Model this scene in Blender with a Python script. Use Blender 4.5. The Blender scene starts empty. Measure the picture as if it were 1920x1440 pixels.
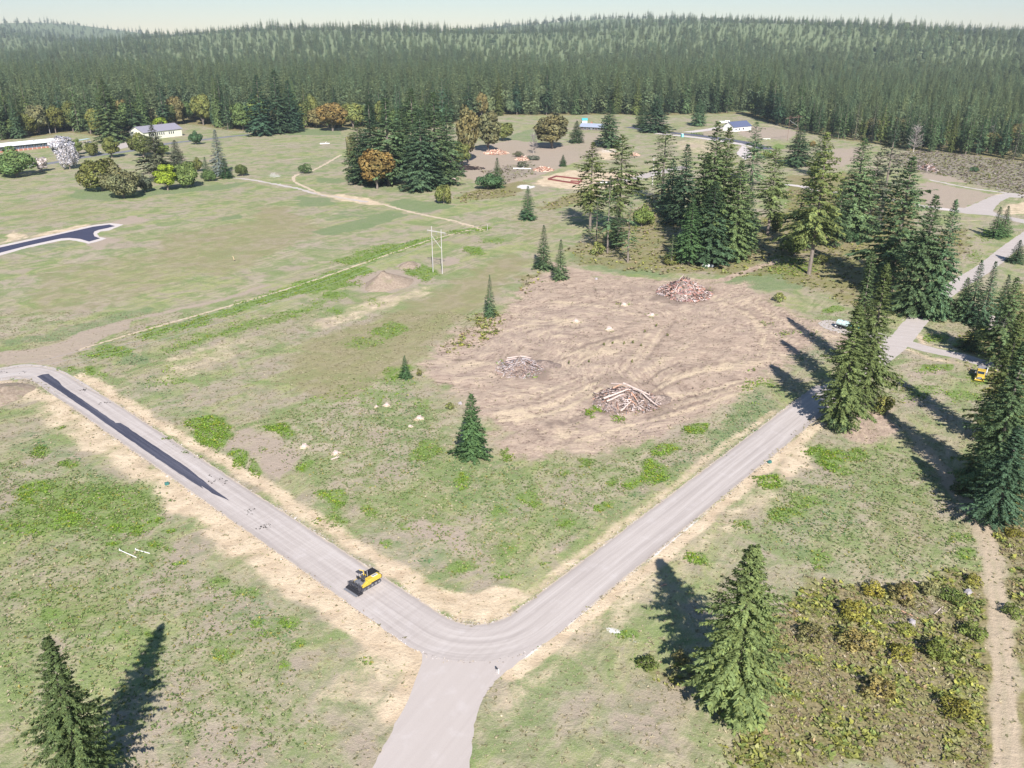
import bpy, bmesh, math, random
import numpy as np
from mathutils import Vector, Matrix
from mathutils.geometry import tessellate_polygon

random.seed(7)
SC = bpy.context.scene
COL = SC.collection

# ------------------------------------------------------------------ camera
CAM_H = 95.0
FOCAL = 1600.0                       # focal length in pixels of a 1920 px wide picture
PITCH = math.radians(22.4)
cam_d = bpy.data.cameras.new('camera')
cam_d.sensor_width = 36.0
cam_d.lens = 36.0 * FOCAL / 1920.0
cam_d.clip_start = 1.0
cam_d.clip_end = 30000.0
cam = bpy.data.objects.new('camera', cam_d)
cam.location = (0, 0, CAM_H)
cam.rotation_euler = (math.radians(90) - PITCH, 0, 0)
COL.objects.link(cam)
SC.camera = cam

# ------------------------------------------------------------------ light
SUN_EL = math.radians(36.0)
SHADOW_AZ = math.radians(-6.5)       # heading of the shadows, clockwise from +Y
sun_dir = Vector((-math.sin(SHADOW_AZ) * math.cos(SUN_EL), -math.cos(SHADOW_AZ) * math.cos(SUN_EL), math.sin(SUN_EL)))
sl = bpy.data.lights.new('sun', 'SUN')
sl.energy = 4.6
sl.angle = math.radians(0.5)
sl.color = (1.0, 0.95, 0.905)
so = bpy.data.objects.new('sun', sl)
so.rotation_euler = (-sun_dir).to_track_quat('-Z', 'Y').to_euler()
so.location = (40, -200, 300)
COL.objects.link(so)

W = bpy.data.worlds.new('World')
SC.world = W
W.use_nodes = True
nt = W.node_tree
nt.nodes.clear()
sky = nt.nodes.new('ShaderNodeTexSky')
sky.sky_type = 'NISHITA'
sky.sun_disc = False
sky.sun_elevation = SUN_EL
sky.sun_rotation = math.atan2(sun_dir.x, sun_dir.y)
sky.altitude = 100
sky.air_density = 1.0
sky.dust_density = 0.0
sky.ozone_density = 4.0
bg = nt.nodes.new('ShaderNodeBackground')
bg.inputs['Strength'].default_value = 0.06
wo = nt.nodes.new('ShaderNodeOutputWorld')
nt.links.new(sky.outputs[0], bg.inputs[0])
nt.links.new(bg.outputs[0], wo.inputs[0])

vs = SC.view_settings
vs.view_transform = 'Standard'
vs.look = 'None'
vs.gamma = 1.0
vs.use_curve_mapping = False
vs.exposure = 0.93
SC.cycles.max_bounces = 5
SC.cycles.diffuse_bounces = 2
SC.cycles.transparent_max_bounces = 8

# ------------------------------------------------------------------ where a point of the picture lies on the ground
cP, sP = math.cos(PITCH), math.sin(PITCH)


def at(x, y, z=0.0):
    u = (x - 960) / FOCAL
    v = (720 - y) / FOCAL
    d = (u, cP + v * sP, -sP + v * cP)
    t = (z - CAM_H) / d[2]
    return Vector((d[0] * t, d[1] * t, z))


def depth(Y, z=0.0):
    return Y * cP - (z - CAM_H) * sP


def top_height(by, ty):
    Y = at(960, by).y
    v = (720 - ty) / FOCAL
    return CAM_H + (v * Y * cP - Y * sP) / (cP + v * sP)


def px_m(by):
    """metres per picture pixel at ground row by"""
    return depth(at(960, by).y) / FOCAL


# ------------------------------------------------------------------ small helpers
def tag(o, label=None, cat=None, group=None, kind=None):
    if label: o['label'] = label
    if cat: o['category'] = cat
    if group: o['group'] = group
    if kind: o['kind'] = kind
    return o


def empty(name, loc, rz=0.0, label=None, cat=None, group=None):
    o = bpy.data.objects.new(name, None)
    o.empty_display_size = 0.5
    o.location = loc
    o.rotation_euler = (0, 0, rz)
    COL.objects.link(o)
    return tag(o, label, cat, group)


def obj(name, me, parent=None, mat=None):
    o = bpy.data.objects.new(name, me)
    COL.objects.link(o)
    if parent is not None: o.parent = parent
    if mat is not None:
        if len(me.materials) == 0: me.materials.append(mat)
    return o


def np_mesh(name, V, F, tone=None, smooth=False, normals=None):
    """mesh from numpy arrays; F is (n,3) or (n,4); tone = per-vertex RGBA"""
    V = np.asarray(V, np.float32); F = np.asarray(F, np.int32)
    me = bpy.data.meshes.new(name)
    me.vertices.add(len(V)); me.vertices.foreach_set('co', V.ravel())
    k = F.shape[1]
    me.loops.add(F.size); me.loops.foreach_set('vertex_index', F.ravel())
    me.polygons.add(len(F)); me.polygons.foreach_set('loop_start', np.arange(len(F), dtype=np.int32) * k)
    me.update(calc_edges=True)
    if smooth: me.polygons.foreach_set('use_smooth', np.ones(len(F), bool))
    if tone is not None:
        a = me.color_attributes.new('tone', 'FLOAT_COLOR', 'POINT')
        a.data.foreach_set('color', np.asarray(tone, np.float32).ravel())
    me.validate()
    if normals is not None:
        normals = normals / (np.linalg.norm(normals, axis=1, keepdims=True) + 1e-9)
        me.normals_split_custom_set_from_vertices(normals.astype(np.float32))
    return me


class MB:
    """collects boxes, tubes, prisms and plates into one mesh"""
    def __init__(s):
        s.v = []; s.f = []

    def add(s, vs_, fs):
        n = len(s.v)
        s.v += [tuple(v) for v in vs_]
        s.f += [tuple(i + n for i in f) for f in fs]
        return s

    def box(s, x0, x1, y0, y1, z0, z1, taper=0.0):
        t = taper
        return s.add([(x0, y0, z0), (x1, y0, z0), (x1, y1, z0), (x0, y1, z0),
                      (x0 + t, y0 + t, z1), (x1 - t, y0 + t, z1), (x1 - t, y1 - t, z1), (x0 + t, y1 - t, z1)],
                     [(3, 2, 1, 0), (4, 5, 6, 7), (0, 1, 5, 4), (1, 2, 6, 5), (2, 3, 7, 6), (3, 0, 4, 7)])

    def tube(s, a, b, r0, r1=None, n=8, cap=True):
        a, b = Vector(a), Vector(b)
        r1 = r0 if r1 is None else r1
        d = (b - a).normalized()
        u = d.orthogonal().normalized(); w = d.cross(u)
        vs_ = []
        for p, r in ((a, r0), (b, r1)):
            for i in range(n):
                an = 2 * math.pi * i / n
                vs_.append(p + (u * math.cos(an) + w * math.sin(an)) * r)
        fs = [(i, (i + 1) % n, n + (i + 1) % n, n + i) for i in range(n)]
        if cap: fs += [tuple(range(n - 1, -1, -1)), tuple(range(n, 2 * n))]
        return s.add(vs_, fs)

    def prism(s, prof, y0, y1, axis='y'):
        """profile of (x,z) points pushed from y0 to y1"""
        n = len(prof)
        if axis == 'y':
            vs_ = [(x, y0, z) for x, z in prof] + [(x, y1, z) for x, z in prof]
        else:
            vs_ = [(y0, x, z) for x, z in prof] + [(y1, x, z) for x, z in prof]
        fs = [(i, (i + 1) % n, n + (i + 1) % n, n + i) for i in range(n)] + [tuple(range(n - 1, -1, -1)), tuple(range(n, 2 * n))]
        return s.add(vs_, fs)

    def build(s, name, mat, parent=None, bevel=0.0, smooth=False):
        me = bpy.data.meshes.new(name)
        me.from_pydata(s.v, [], s.f)
        bm = bmesh.new(); bm.from_mesh(me)
        bmesh.ops.recalc_face_normals(bm, faces=bm.faces)
        if bevel > 0:
            bmesh.ops.bevel(bm, geom=[e for e in bm.edges if len(e.link_faces) == 2 and e.calc_face_angle(0) > 0.6],
                            offset=bevel, segments=1, affect='EDGES')
        bm.to_mesh(me); bm.free()
        if smooth:
            for p in me.polygons: p.use_smooth = True
        me.materials.append(mat)
        return obj(name, me, parent)


# ------------------------------------------------------------------ materials
class NT:
    def __init__(s, name):
        s.m = bpy.data.materials.new(name)
        s.m.use_nodes = True
        s.t = s.m.node_tree
        s.t.nodes.clear()
        s.out = s.t.nodes.new('ShaderNodeOutputMaterial')

    def n(s, kind, **kw):
        nd = s.t.nodes.new(kind)
        for k, v in kw.items(): setattr(nd, k, v)
        return nd

    def link(s, a, b): s.t.links.new(a, b)

    def put(s, inp, val):
        if hasattr(val, 'is_output') or isinstance(val, bpy.types.NodeSocket): s.link(val, inp)
        else:
            if isinstance(val, tuple) and len(val) == 3 and inp.type == 'RGBA': val = (*val, 1.0)
            inp.default_value = val

    def math(s, op, a, b=0.0, c=None, clamp=False):
        nd = s.n('ShaderNodeMath', operation=op, use_clamp=clamp)
        s.put(nd.inputs[0], a); s.put(nd.inputs[1], b)
        if c is not None: s.put(nd.inputs[2], c)
        return nd.outputs[0]

    def mix(s, f, a, b, mode='MIX'):
        nd = s.n('ShaderNodeMix', data_type='RGBA', blend_type=mode)
        s.put(nd.inputs[0], f); s.put(nd.inputs[6], a); s.put(nd.inputs[7], b)
        return nd.outputs[2]

    def noise(s, vec, scale, detail=3.0, rough=0.55, dist=0.0):
        nd = s.n('ShaderNodeTexNoise')
        s.link(vec, nd.inputs['Vector'])
        nd.inputs['Scale'].default_value = scale
        nd.inputs['Detail'].default_value = detail
        nd.inputs['Roughness'].default_value = rough
        nd.inputs['Distortion'].default_value = dist
        return nd.outputs[0]

    def pos(s, rot=0.0, scale=(1, 1, 1), obj_space=False):
        if obj_space:
            src = s.n('ShaderNodeTexCoord').outputs['Object']
        else:
            src = s.n('ShaderNodeNewGeometry').outputs['Position']
        a = src
        if rot:
            mp = s.n('ShaderNodeMapping'); mp.inputs['Rotation'].default_value = (0, 0, rot)
            s.link(a, mp.inputs[0]); a = mp.outputs[0]
        if scale != (1, 1, 1):
            mp = s.n('ShaderNodeMapping'); mp.inputs['Scale'].default_value = scale
            s.link(a, mp.inputs[0]); a = mp.outputs[0]
        return a

    def step(s, v, lo, hi):
        nd = s.n('ShaderNodeMapRange', interpolation_type='SMOOTHSTEP')
        s.put(nd.inputs[0], v); s.put(nd.inputs[1], lo); s.put(nd.inputs[2], hi)
        return nd.outputs[0]

    def bsdf(s, col, rough=0.9, spec=0.2, metal=0.0, bump=None, bump_d=0.05, bump_s=0.6):
        b = s.n('ShaderNodeBsdfPrincipled')
        s.put(b.inputs['Base Color'], col)
        s.put(b.inputs['Roughness'], rough)
        b.inputs['Specular IOR Level'].default_value = spec
        b.inputs['Metallic'].default_value = metal
        if bump is not None:
            bp = s.n('ShaderNodeBump')
            bp.inputs['Strength'].default_value = bump_s
            bp.inputs['Distance'].default_value = bump_d
            s.link(bump, bp.inputs['Height'])
            s.link(bp.outputs[0], b.inputs['Normal'])
        s.link(b.outputs[0], s.out.inputs[0])
        return s.m


_mats = {}


def paint(name, col, rough=0.6, spec=0.3, metal=0.0, var=0.18, scale=3.0):
    """a plain coat with a little wear in it"""
    if name in _mats: return _mats[name]
    N = NT(name)
    p = N.pos(obj_space=True)
    n1 = N.noise(p, scale, 4, 0.6)
    dark = tuple(c * (1 - var) for c in col); light = tuple(min(1, c * (1 + var * 0.6)) for c in col)
    c = N.mix(n1, dark, light)
    _mats[name] = N.bsdf(c, rough, spec, metal)
    return _mats[name]


def foliage_mat(name):
    """leaf colour = object colour, varied leaf by leaf and tree by tree; alpha of the object colour = how much turns brown"""
    N = NT(name)
    oi = N.n('ShaderNodeObjectInfo')
    at_ = N.n('ShaderNodeAttribute', attribute_name='tone')
    sep = N.n('ShaderNodeSeparateColor'); N.link(at_.outputs['Color'], sep.inputs[0])
    val = N.math('MULTIPLY_ADD', sep.outputs[0], 1.15, 0.45)
    rv = N.math('MULTIPLY_ADD', oi.outputs['Random'], 0.55, 0.74)
    val = N.math('MULTIPLY', val, rv)
    base = oi.outputs['Color']
    turn = N.mix(1.0, base, (1.5, 1.02, 0.75), 'MULTIPLY')
    amt = N.math('MULTIPLY', N.step(sep.outputs[1], 0.35, 0.75), oi.outputs['Alpha'], clamp=True)
    c = N.mix(amt, base, turn)
    r2 = N.math('FRACT', N.math('MULTIPLY', oi.outputs['Random'], 7.31))
    c = N.mix(N.math('MULTIPLY', N.step(r2, 0.6, 1.0), 0.22), c, N.mix(1.0, c, (1.35, 1.05, 0.7), 'MULTIPLY'))
    c = N.mix(N.math('MULTIPLY', N.step(N.math('SUBTRACT', 1.0, r2), 0.6, 1.0), 0.45), c, N.mix(1.0, c, (0.75, 0.98, 1.15), 'MULTIPLY'))
    yel = N.mix(1.0, c, (1.35, 1.15, 0.75), 'MULTIPLY')
    c = N.mix(N.math('MULTIPLY', sep.outputs[2], 0.6), c, yel)
    comb = N.n('ShaderNodeCombineColor')
    for i in range(3): N.link(val, comb.inputs[i])
    c = N.mix(1.0, c, comb.outputs[0], 'MULTIPLY')
    d = N.n('ShaderNodeBsdfDiffuse'); N.link(c, d.inputs[0])
    t = N.n('ShaderNodeBsdfTranslucent'); N.link(c, t.inputs[0])
    mx = N.n('ShaderNodeMixShader'); mx.inputs[0].default_value = 0.36
    N.link(d.outputs[0], mx.inputs[1]); N.link(t.outputs[0], mx.inputs[2])
    N.link(mx.outputs[0], N.out.inputs[0])
    return N.m


def tone_mat(name, trans=0.2, rough=None):
    """colour straight from the leaf/stick colour stored on the mesh"""
    N = NT(name)
    at_ = N.n('ShaderNodeAttribute', attribute_name='tone')
    d = N.n('ShaderNodeBsdfDiffuse'); N.link(at_.outputs['Color'], d.inputs[0])
    if trans > 0:
        t = N.n('ShaderNodeBsdfTranslucent'); N.link(at_.outputs['Color'], t.inputs[0])
        mx = N.n('ShaderNodeMixShader'); mx.inputs[0].default_value = trans
        N.link(d.outputs[0], mx.inputs[1]); N.link(t.outputs[0], mx.inputs[2])
        N.link(mx.outputs[0], N.out.inputs[0])
    else:
        N.link(d.outputs[0], N.out.inputs[0])
    return N.m


M_FOL = foliage_mat('foliage')
M_TONE = tone_mat('weed leaves', 0.25)
M_STICK = tone_mat('dead wood', 0.0)


def bark_mat(name, a, b):
    N = NT(name)
    p = N.pos(obj_space=True, scale=(1, 1, 0.25))
    n = N.noise(p, 6, 4, 0.65)
    return N.bsdf(N.mix(n, a, b), 0.95, 0.1, bump=n, bump_d=0.05)


M_BARK = bark_mat('fir bark', (0.10, 0.075, 0.06), (0.30, 0.26, 0.23))
M_BARK_PALE = bark_mat('pale bark', (0.28, 0.24, 0.21), (0.5, 0.46, 0.43))
M_LOG = bark_mat('weathered log', (0.36, 0.27, 0.235), (0.66, 0.56, 0.51))
M_REDLOG = bark_mat('fresh cut log', (0.40, 0.20, 0.13), (0.66, 0.42, 0.30))


def ground_mat():
    N = NT('ground cover')
    A = N.n('ShaderNodeAttribute', attribute_name='mask_a')
    B = N.n('ShaderNodeAttribute', attribute_name='mask_b')
    C = N.n('ShaderNodeAttribute', attribute_name='mask_c')
    D = N.n('ShaderNodeAttribute', attribute_name='mask_d')
    sd = N.n('ShaderNodeSeparateColor'); N.link(D.outputs['Color'], sd.inputs[0])
    rut, sand, olive = sd.outputs
    sa = N.n('ShaderNodeSeparateColor'); N.link(A.outputs['Color'], sa.inputs[0])
    sb = N.n('ShaderNodeSeparateColor'); N.link(B.outputs['Color'], sb.inputs[0])
    sc = N.n('ShaderNodeSeparateColor'); N.link(C.outputs['Color'], sc.inputs[0])
    green, straw, scrape = sa.outputs
    dirt, brush, lush = sb.outputs
    white, wheel, slash = sc.outputs
    P = N.pos()
    n_fine = N.noise(P, 1.6, 4, 0.7)             # tufts
    n_spk = N.noise(P, 4.5, 2, 0.6)
    n_mid = N.noise(P, 0.22, 5, 0.62, 0.3)
    n_big = N.noise(P, 0.028, 4, 0.55, 0.4)
    st1 = N.noise(N.pos(rot=math.radians(-57), scale=(0.05, 0.9, 1)), 1.0, 5, 0.65, 0.6)   # mowing lines of the field
    st2 = N.noise(N.pos(rot=math.radians(-28), scale=(0.06, 0.8, 1)), 1.0, 5, 0.65, 1.2)
    st3 = N.noise(N.pos(rot=math.radians(-78), scale=(0.06, 0.8, 1)), 1.0, 5, 0.65, 1.2)
    # dry mown grass
    st0 = N.noise(N.pos(rot=math.radians(-60), scale=(0.035, 0.42, 1)), 1.0, 5, 0.7, 0.5)
    dry = N.mix(N.step(st1, 0.36, 0.64), (0.235, 0.232, 0.125), (0.385, 0.345, 0.215))
    dry = N.mix(N.math('MULTIPLY', N.step(st0, 0.5, 0.66), 0.6), dry, (0.47, 0.41, 0.275))
    dry = N.mix(N.math('MULTIPLY', N.step(N.math('SUBTRACT', 1.0, st0), 0.52, 0.66), 0.4), dry, (0.205, 0.22, 0.10))
    dry = N.mix(N.step(n_big, 0.44, 0.60), dry, N.mix(n_mid, (0.42, 0.35, 0.27), (0.28, 0.25, 0.175)))
    n_b2 = N.noise(P, 0.075, 5, 0.65, 0.8)
    n_b3 = N.noise(N.pos(rot=math.radians(-57), scale=(0.012, 0.05, 1)), 1.0, 6, 0.68, 1.0)
    dry = N.mix(N.math('MULTIPLY', N.step(n_b3, 0.48, 0.62), 0.65), dry, N.mix(n_fine, (0.235, 0.285, 0.085), (0.365, 0.38, 0.155)))
    dry = N.mix(N.math('MULTIPLY', N.step(N.math('SUBTRACT', 1.0, n_b3), 0.54, 0.66), 0.75), dry, N.mix(n_fine, (0.38, 0.315, 0.23), (0.48, 0.41, 0.31)))
    dry = N.mix(N.math('MULTIPLY', N.step(n_b2, 0.47, 0.62), 0.75), dry, N.mix(n_fine, (0.118, 0.19, 0.055), (0.225, 0.29, 0.105)))
    dry = N.mix(N.math('MULTIPLY', N.step(N.math('SUBTRACT', 1.0, n_b2), 0.50, 0.64), 0.75), dry, N.mix(n_fine, (0.27, 0.215, 0.165), (0.40, 0.335, 0.265)))
    dry = N.mix(N.math('MULTIPLY', N.step(n_mid, 0.48, 0.64), 0.5), dry, (0.165, 0.205, 0.09))
    dry = N.mix(N.math('MULTIPLY', N.step(n_fine, 0.52, 0.70), 0.5), dry, (0.165, 0.175, 0.085))
    dry = N.mix(N.math('MULTIPLY', N.step(n_spk, 0.54, 0.70), 0.55), dry, (0.47, 0.415, 0.32))
    col = dry
    om = N.step(N.math('ADD', olive, N.math('MULTIPLY_ADD', n_mid, 0.9, -0.45)), 0.2, 0.8)
    col = N.mix(N.math('MULTIPLY', om, 0.7), col, N.mix(n_fine, (0.20, 0.18, 0.095), (0.33, 0.29, 0.16)))
    # lush low grass
    lm = N.step(N.math('ADD', lush, N.math('ADD', N.math('MULTIPLY_ADD', n_mid, 1.2, -0.62), N.math('MULTIPLY_ADD', n_fine, 0.6, -0.3))), 0.2, 0.85)
    lcol = N.mix(N.step(n_fine, 0.3, 0.7), (0.105, 0.17, 0.075), (0.25, 0.285, 0.145))
    col = N.mix(N.math('MULTIPLY', lm, 0.85), col, lcol)
    # weeds (real tufts stand on these)
    nz = N.math('ADD', N.math('MULTIPLY', n_mid, 0.6), N.math('MULTIPLY', n_fine, 0.5))
    gm = N.step(N.math('ADD', green, N.math('ADD', nz, -0.55)), 0.28, 0.62)
    gcol = N.mix(N.step(n_spk, 0.35, 0.7), (0.11, 0.18, 0.045), (0.22, 0.31, 0.075))
    col = N.mix(N.math('MULTIPLY', gm, 0.8), col, gcol)
    # brush
    bm_ = N.step(N.math('ADD', brush, N.math('MULTIPLY_ADD', n_mid, 1.0, -0.5)), 0.3, 0.75)
    bcol = N.mix(N.step(n_fine, 0.35, 0.7), (0.17, 0.14, 0.07), (0.33, 0.28, 0.155))
    bcol = N.mix(N.math('MULTIPLY', N.step(n_mid, 0.46, 0.64), 0.6), bcol, N.mix(n_spk, (0.17, 0.18, 0.06), (0.29, 0.29, 0.10)))
    col = N.mix(N.math('MULTIPLY', bm_, 0.9), col, bcol)
    # cleared, raked soil
    wv = N.n('ShaderNodeTexNoise'); N.link(P, wv.inputs['Vector']); wv.inputs['Scale'].default_value = 0.022; wv.inputs['Detail'].default_value = 1.0
    sub = N.n('ShaderNodeVectorMath', operation='SUBTRACT'); N.link(wv.outputs['Color'], sub.inputs[0]); sub.inputs[1].default_value = (0.5, 0.5, 0.5)
    scl = N.n('ShaderNodeVectorMath', operation='SCALE'); N.link(sub.outputs[0], scl.inputs[0]); scl.inputs['Scale'].default_value = 52.0
    wp = N.n('ShaderNodeVectorMath', operation='ADD'); N.link(P, wp.inputs[0]); N.link(scl.outputs[0], wp.inputs[1])

    def swirl(rot, sc_):
        mp = N.n('ShaderNodeMapping'); mp.inputs['Rotation'].default_value = (0, 0, rot); N.link(wp.outputs[0], mp.inputs[0])
        m2 = N.n('ShaderNodeMapping'); m2.inputs['Scale'].default_value = sc_; N.link(mp.outputs[0], m2.inputs[0])
        return N.noise(m2.outputs[0], 1.0, 6, 0.72, 0.3)
    f1 = swirl(math.radians(-20), (0.07, 0.75, 1)); f2 = swirl(math.radians(-62), (0.08, 0.6, 1))
    fan = N.math('MULTIPLY_ADD', f1, 0.6, N.math('MULTIPLY', f2, 0.4))
    sm = N.step(N.math('ADD', scrape, N.math('ADD', N.math('MULTIPLY_ADD', n_mid, 1.5, -0.75), N.math('MULTIPLY_ADD', n_fine, 0.4, -0.2))), 0.22, 0.76)
    fa = N.math('ADD', fan, N.math('ADD', N.math('MULTIPLY_ADD', n_mid, 0.35, -0.175), N.math('MULTIPLY_ADD', n_fine, 0.22, -0.11)))
    scol = N.mix(N.step(fa, 0.38, 0.60), (0.325, 0.242, 0.19), (0.46, 0.358, 0.275))
    scol = N.mix(N.math('MULTIPLY', N.step(N.math('ADD', fa, N.math('MULTIPLY_ADD', n_big, 0.5, -0.25)), 0.53, 0.64), 0.85), scol, (0.60, 0.485, 0.335))
    scol = N.mix(N.math('MULTIPLY', N.step(n_big, 0.46, 0.62), 0.45), scol, (0.37, 0.285, 0.235))
    scol = N.mix(N.math('MULTIPLY', N.step(N.math('SUBTRACT', 1.0, fa), 0.55, 0.66), 0.75), scol, (0.17, 0.125, 0.095))
    scol = N.mix(N.math('MULTIPLY', N.step(n_fine, 0.55, 0.70), 0.45), scol, (0.24, 0.18, 0.14))
    scol = N.mix(N.math('MULTIPLY', N.step(n_spk, 0.6, 0.72), 0.5), scol, (0.60, 0.50, 0.37))
    sdm = N.step(N.math('ADD', sand, N.math('ADD', N.math('MULTIPLY_ADD', fan, 1.3, -0.65), N.math('MULTIPLY_ADD', n_fine, 0.7, -0.35))), 0.25, 0.75)
    scol = N.mix(N.math('MULTIPLY', sdm, 0.85), scol, N.mix(n_spk, (0.50, 0.395, 0.27), (0.68, 0.56, 0.39)))
    rtm = N.step(N.math('ADD', rut, N.math('ADD', N.math('MULTIPLY_ADD', fan, 1.2, -0.6), N.math('MULTIPLY_ADD', n_fine, 0.8, -0.4))), 0.28, 0.78)
    scol = N.mix(N.math('MULTIPLY', rtm, 0.85), scol, N.mix(n_spk, (0.15, 0.11, 0.09), (0.29, 0.22, 0.175)))
    col = N.mix(sm, col, scol)
    col = N.mix(N.math('MULTIPLY', N.math('MULTIPLY', rtm, rut), 0.5), col, (0.24, 0.19, 0.15))
    # bare brown soil
    dm = N.step(N.math('ADD', dirt, N.math('MULTIPLY_ADD', n_mid, 0.8, -0.4)), 0.3, 0.7)
    dcol = N.mix(n_fine, (0.29, 0.23, 0.18), (0.46, 0.375, 0.305))
    col = N.mix(N.math('MULTIPLY', dm, 0.9), col, dcol)
    # slash left by logging
    slm = N.step(N.math('ADD', slash, N.math('MULTIPLY_ADD', n_mid, 0.9, -0.45)), 0.3, 0.7)
    slcol = N.mix(N.step(n_fine, 0.3, 0.75), (0.16, 0.125, 0.105), (0.42, 0.36, 0.32))
    slcol = N.mix(N.math('MULTIPLY', N.step(n_mid, 0.44, 0.6), 0.7), slcol, N.mix(n_fine, (0.16, 0.18, 0.07), (0.28, 0.27, 0.12)))
    col = N.mix(N.math('MULTIPLY', slm, 0.9), col, slcol)
    # spread straw / pale sand
    stm = N.step(N.math('ADD', straw, N.math('ADD', N.math('MULTIPLY_ADD', n_mid, 0.9, -0.45), N.math('MULTIPLY_ADD', n_fine, 0.75, -0.375))), 0.30, 0.86)
    stc = N.mix(N.step(n_mid, 0.3, 0.7), (0.50, 0.385, 0.265), (0.68, 0.555, 0.395))
    stc = N.mix(N.math('MULTIPLY', N.step(n_fine, 0.5, 0.68), 0.45), stc, (0.38, 0.29, 0.20))
    stc = N.mix(N.math('MULTIPLY', N.step(n_spk, 0.58, 0.70), 0.5), stc, (0.33, 0.25, 0.16))
    col = N.mix(N.math('MULTIPLY', stm, 0.95), col, stc)
    # wheel-worn ground
    wm = N.step(N.math('ADD', wheel, N.math('MULTIPLY_ADD', n_mid, 0.5, -0.25)), 0.35, 0.7)
    wc = N.mix(n_fine, (0.34, 0.27, 0.195), (0.50, 0.41, 0.30))
    col = N.mix(N.math('MULTIPLY', wm, 0.8), col, wc)
    # pale gravel spill
    whm = N.step(N.math('ADD', white, N.math('ADD', N.math('MULTIPLY_ADD', n_mid, 0.8, -0.4), N.math('MULTIPLY_ADD', n_spk, 0.6, -0.3))), 0.4, 0.65)
    col = N.mix(N.math('MULTIPLY', whm, 0.9), col, N.mix(n_spk, (0.55, 0.51, 0.49), (0.88, 0.85, 0.82)))
    h = N.math('ADD', N.math('MULTIPLY', n_mid, 2.2), N.math('ADD', N.math('MULTIPLY', n_fine, 0.7), N.math('MULTIPLY', n_spk, 0.3)))
    return N.bsdf(col, 0.97, 0.05, bump=h, bump_d=0.35, bump_s=0.55)


def gravel_mat(name, rot, a=(0.40, 0.352, 0.322), b=(0.505, 0.452, 0.418), streak=0.35, lane=None):
    N = NT(name)
    P = N.pos()
    s1 = N.noise(N.pos(rot=rot, scale=(0.02, 1.1, 1)), 1.0, 4, 0.6, 0.5)
    n1 = N.noise(P, 0.3, 4, 0.6)
    n2 = N.noise(P, 5.0, 3, 0.7)
    n3 = N.noise(P, 0.09, 3, 0.6)
    c = N.mix(N.math('MULTIPLY_ADD', N.step(s1, 0.25, 0.75), 0.55, N.math('MULTIPLY', n3, 0.45)), a, b)
    c = N.mix(N.math('MULTIPLY', N.step(n1, 0.52, 0.75), streak), c, (0.60, 0.555, 0.54))
    c = N.mix(N.math('MULTIPLY', N.step(n2, 0.52, 0.75), 0.3), c, (0.33, 0.29, 0.285))
    if lane:        # worn lanes: paler where wheels run, loose and darker at the rims ('lane' = across, along, rim)
        la = N.n('ShaderNodeAttribute', attribute_name='lane')
        ls = N.n('ShaderNodeSeparateXYZ'); N.link(la.outputs['Vector'], ls.inputs[0])
        cx = N.n('ShaderNodeCombineXYZ')
        N.link(N.math('MULTIPLY', ls.outputs[0], 4.2), cx.inputs[0]); N.link(N.math('MULTIPLY', ls.outputs[1], 0.025), cx.inputs[1])
        sl_ = N.noise(cx.outputs[0], 1.1, 5, 0.65, 0.3)
        c = N.mix(N.math('MULTIPLY', N.step(sl_, 0.45, 0.68), 0.5), c, (0.58, 0.53, 0.495))
        c = N.mix(N.math('MULTIPLY', N.step(N.math('SUBTRACT', 1.0, sl_), 0.5, 0.7), 0.5), c, (0.335, 0.295, 0.275))
        d_ = N.math('ADD', N.math('ABSOLUTE', ls.outputs[0]), N.math('MULTIPLY_ADD', n1, 0.22, -0.11))
        rim = N.math('MULTIPLY', N.step(d_, 0.66, 0.92), ls.outputs[2])
        c = N.mix(N.math('MULTIPLY', rim, 0.5), c, (0.30, 0.26, 0.235))
        dust = N.math('MULTIPLY', N.step(N.math('ADD', d_, N.math('MULTIPLY_ADD', n2, 0.2, -0.1)), 0.90, 1.0), ls.outputs[2])
        c = N.mix(N.math('MULTIPLY', dust, 0.7), c, (0.56, 0.46, 0.34))
    return N.bsdf(c, 0.95, 0.1, bump=n2, bump_d=0.04, bump_s=0.4)


def asphalt_mat(name, a, b, rot=0.0):
    N = NT(name)
    P = N.pos()
    s1 = N.noise(N.pos(rot=rot, scale=(0.03, 1.0, 1)), 1.0, 4, 0.6)
    n2 = N.noise(P, 3.0, 4, 0.65)
    c = N.mix(N.step(s1, 0.35, 0.75), a, b)
    c = N.mix(N.math('MULTIPLY', N.step(n2, 0.55, 0.75), 0.3), c, tuple(x * 1.7 for x in b))
    return N.bsdf(c, 0.75, 0.3, bump=n2, bump_d=0.02, bump_s=0.3)

# ------------------------------------------------------------------ the ground, one sheet to the horizon
def hill(x, y):
    x = np.asarray(x, float); y = np.asarray(y, float)
    t = np.clip((y - 1450) / 3600, 0, 1); t = t * t * (3 - 2 * t)
    a = 95 + 42 * np.sin(x * 0.0011 + 0.6) + 26 * np.sin(x * 0.0027 + y * 0.0006 + 2.0) + 18 * np.sin(y * 0.0021 + x * 0.0009)
    return t * a


def axis(parts):
    out = []
    for a, b, d in parts: out.append(np.arange(a, b, d))
    return np.concatenate(out)


def grow(a, b, d, k):
    r = [a]
    while r[-1] < b:
        r.append(r[-1] + d); d *= k
    return np.array(r)


gy = np.concatenate([np.arange(-150, 60, 10.0), grow(60, 9600, 0.48, 1.008)])
gu = np.concatenate([[-5, -2.5, -1.6, -1.25, -1.08], np.linspace(-1, 1, 441), [1.08, 1.25, 1.6, 2.5, 5]])


def half_w(y): return 75 + 0.74 * np.maximum(y, 0)


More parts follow.
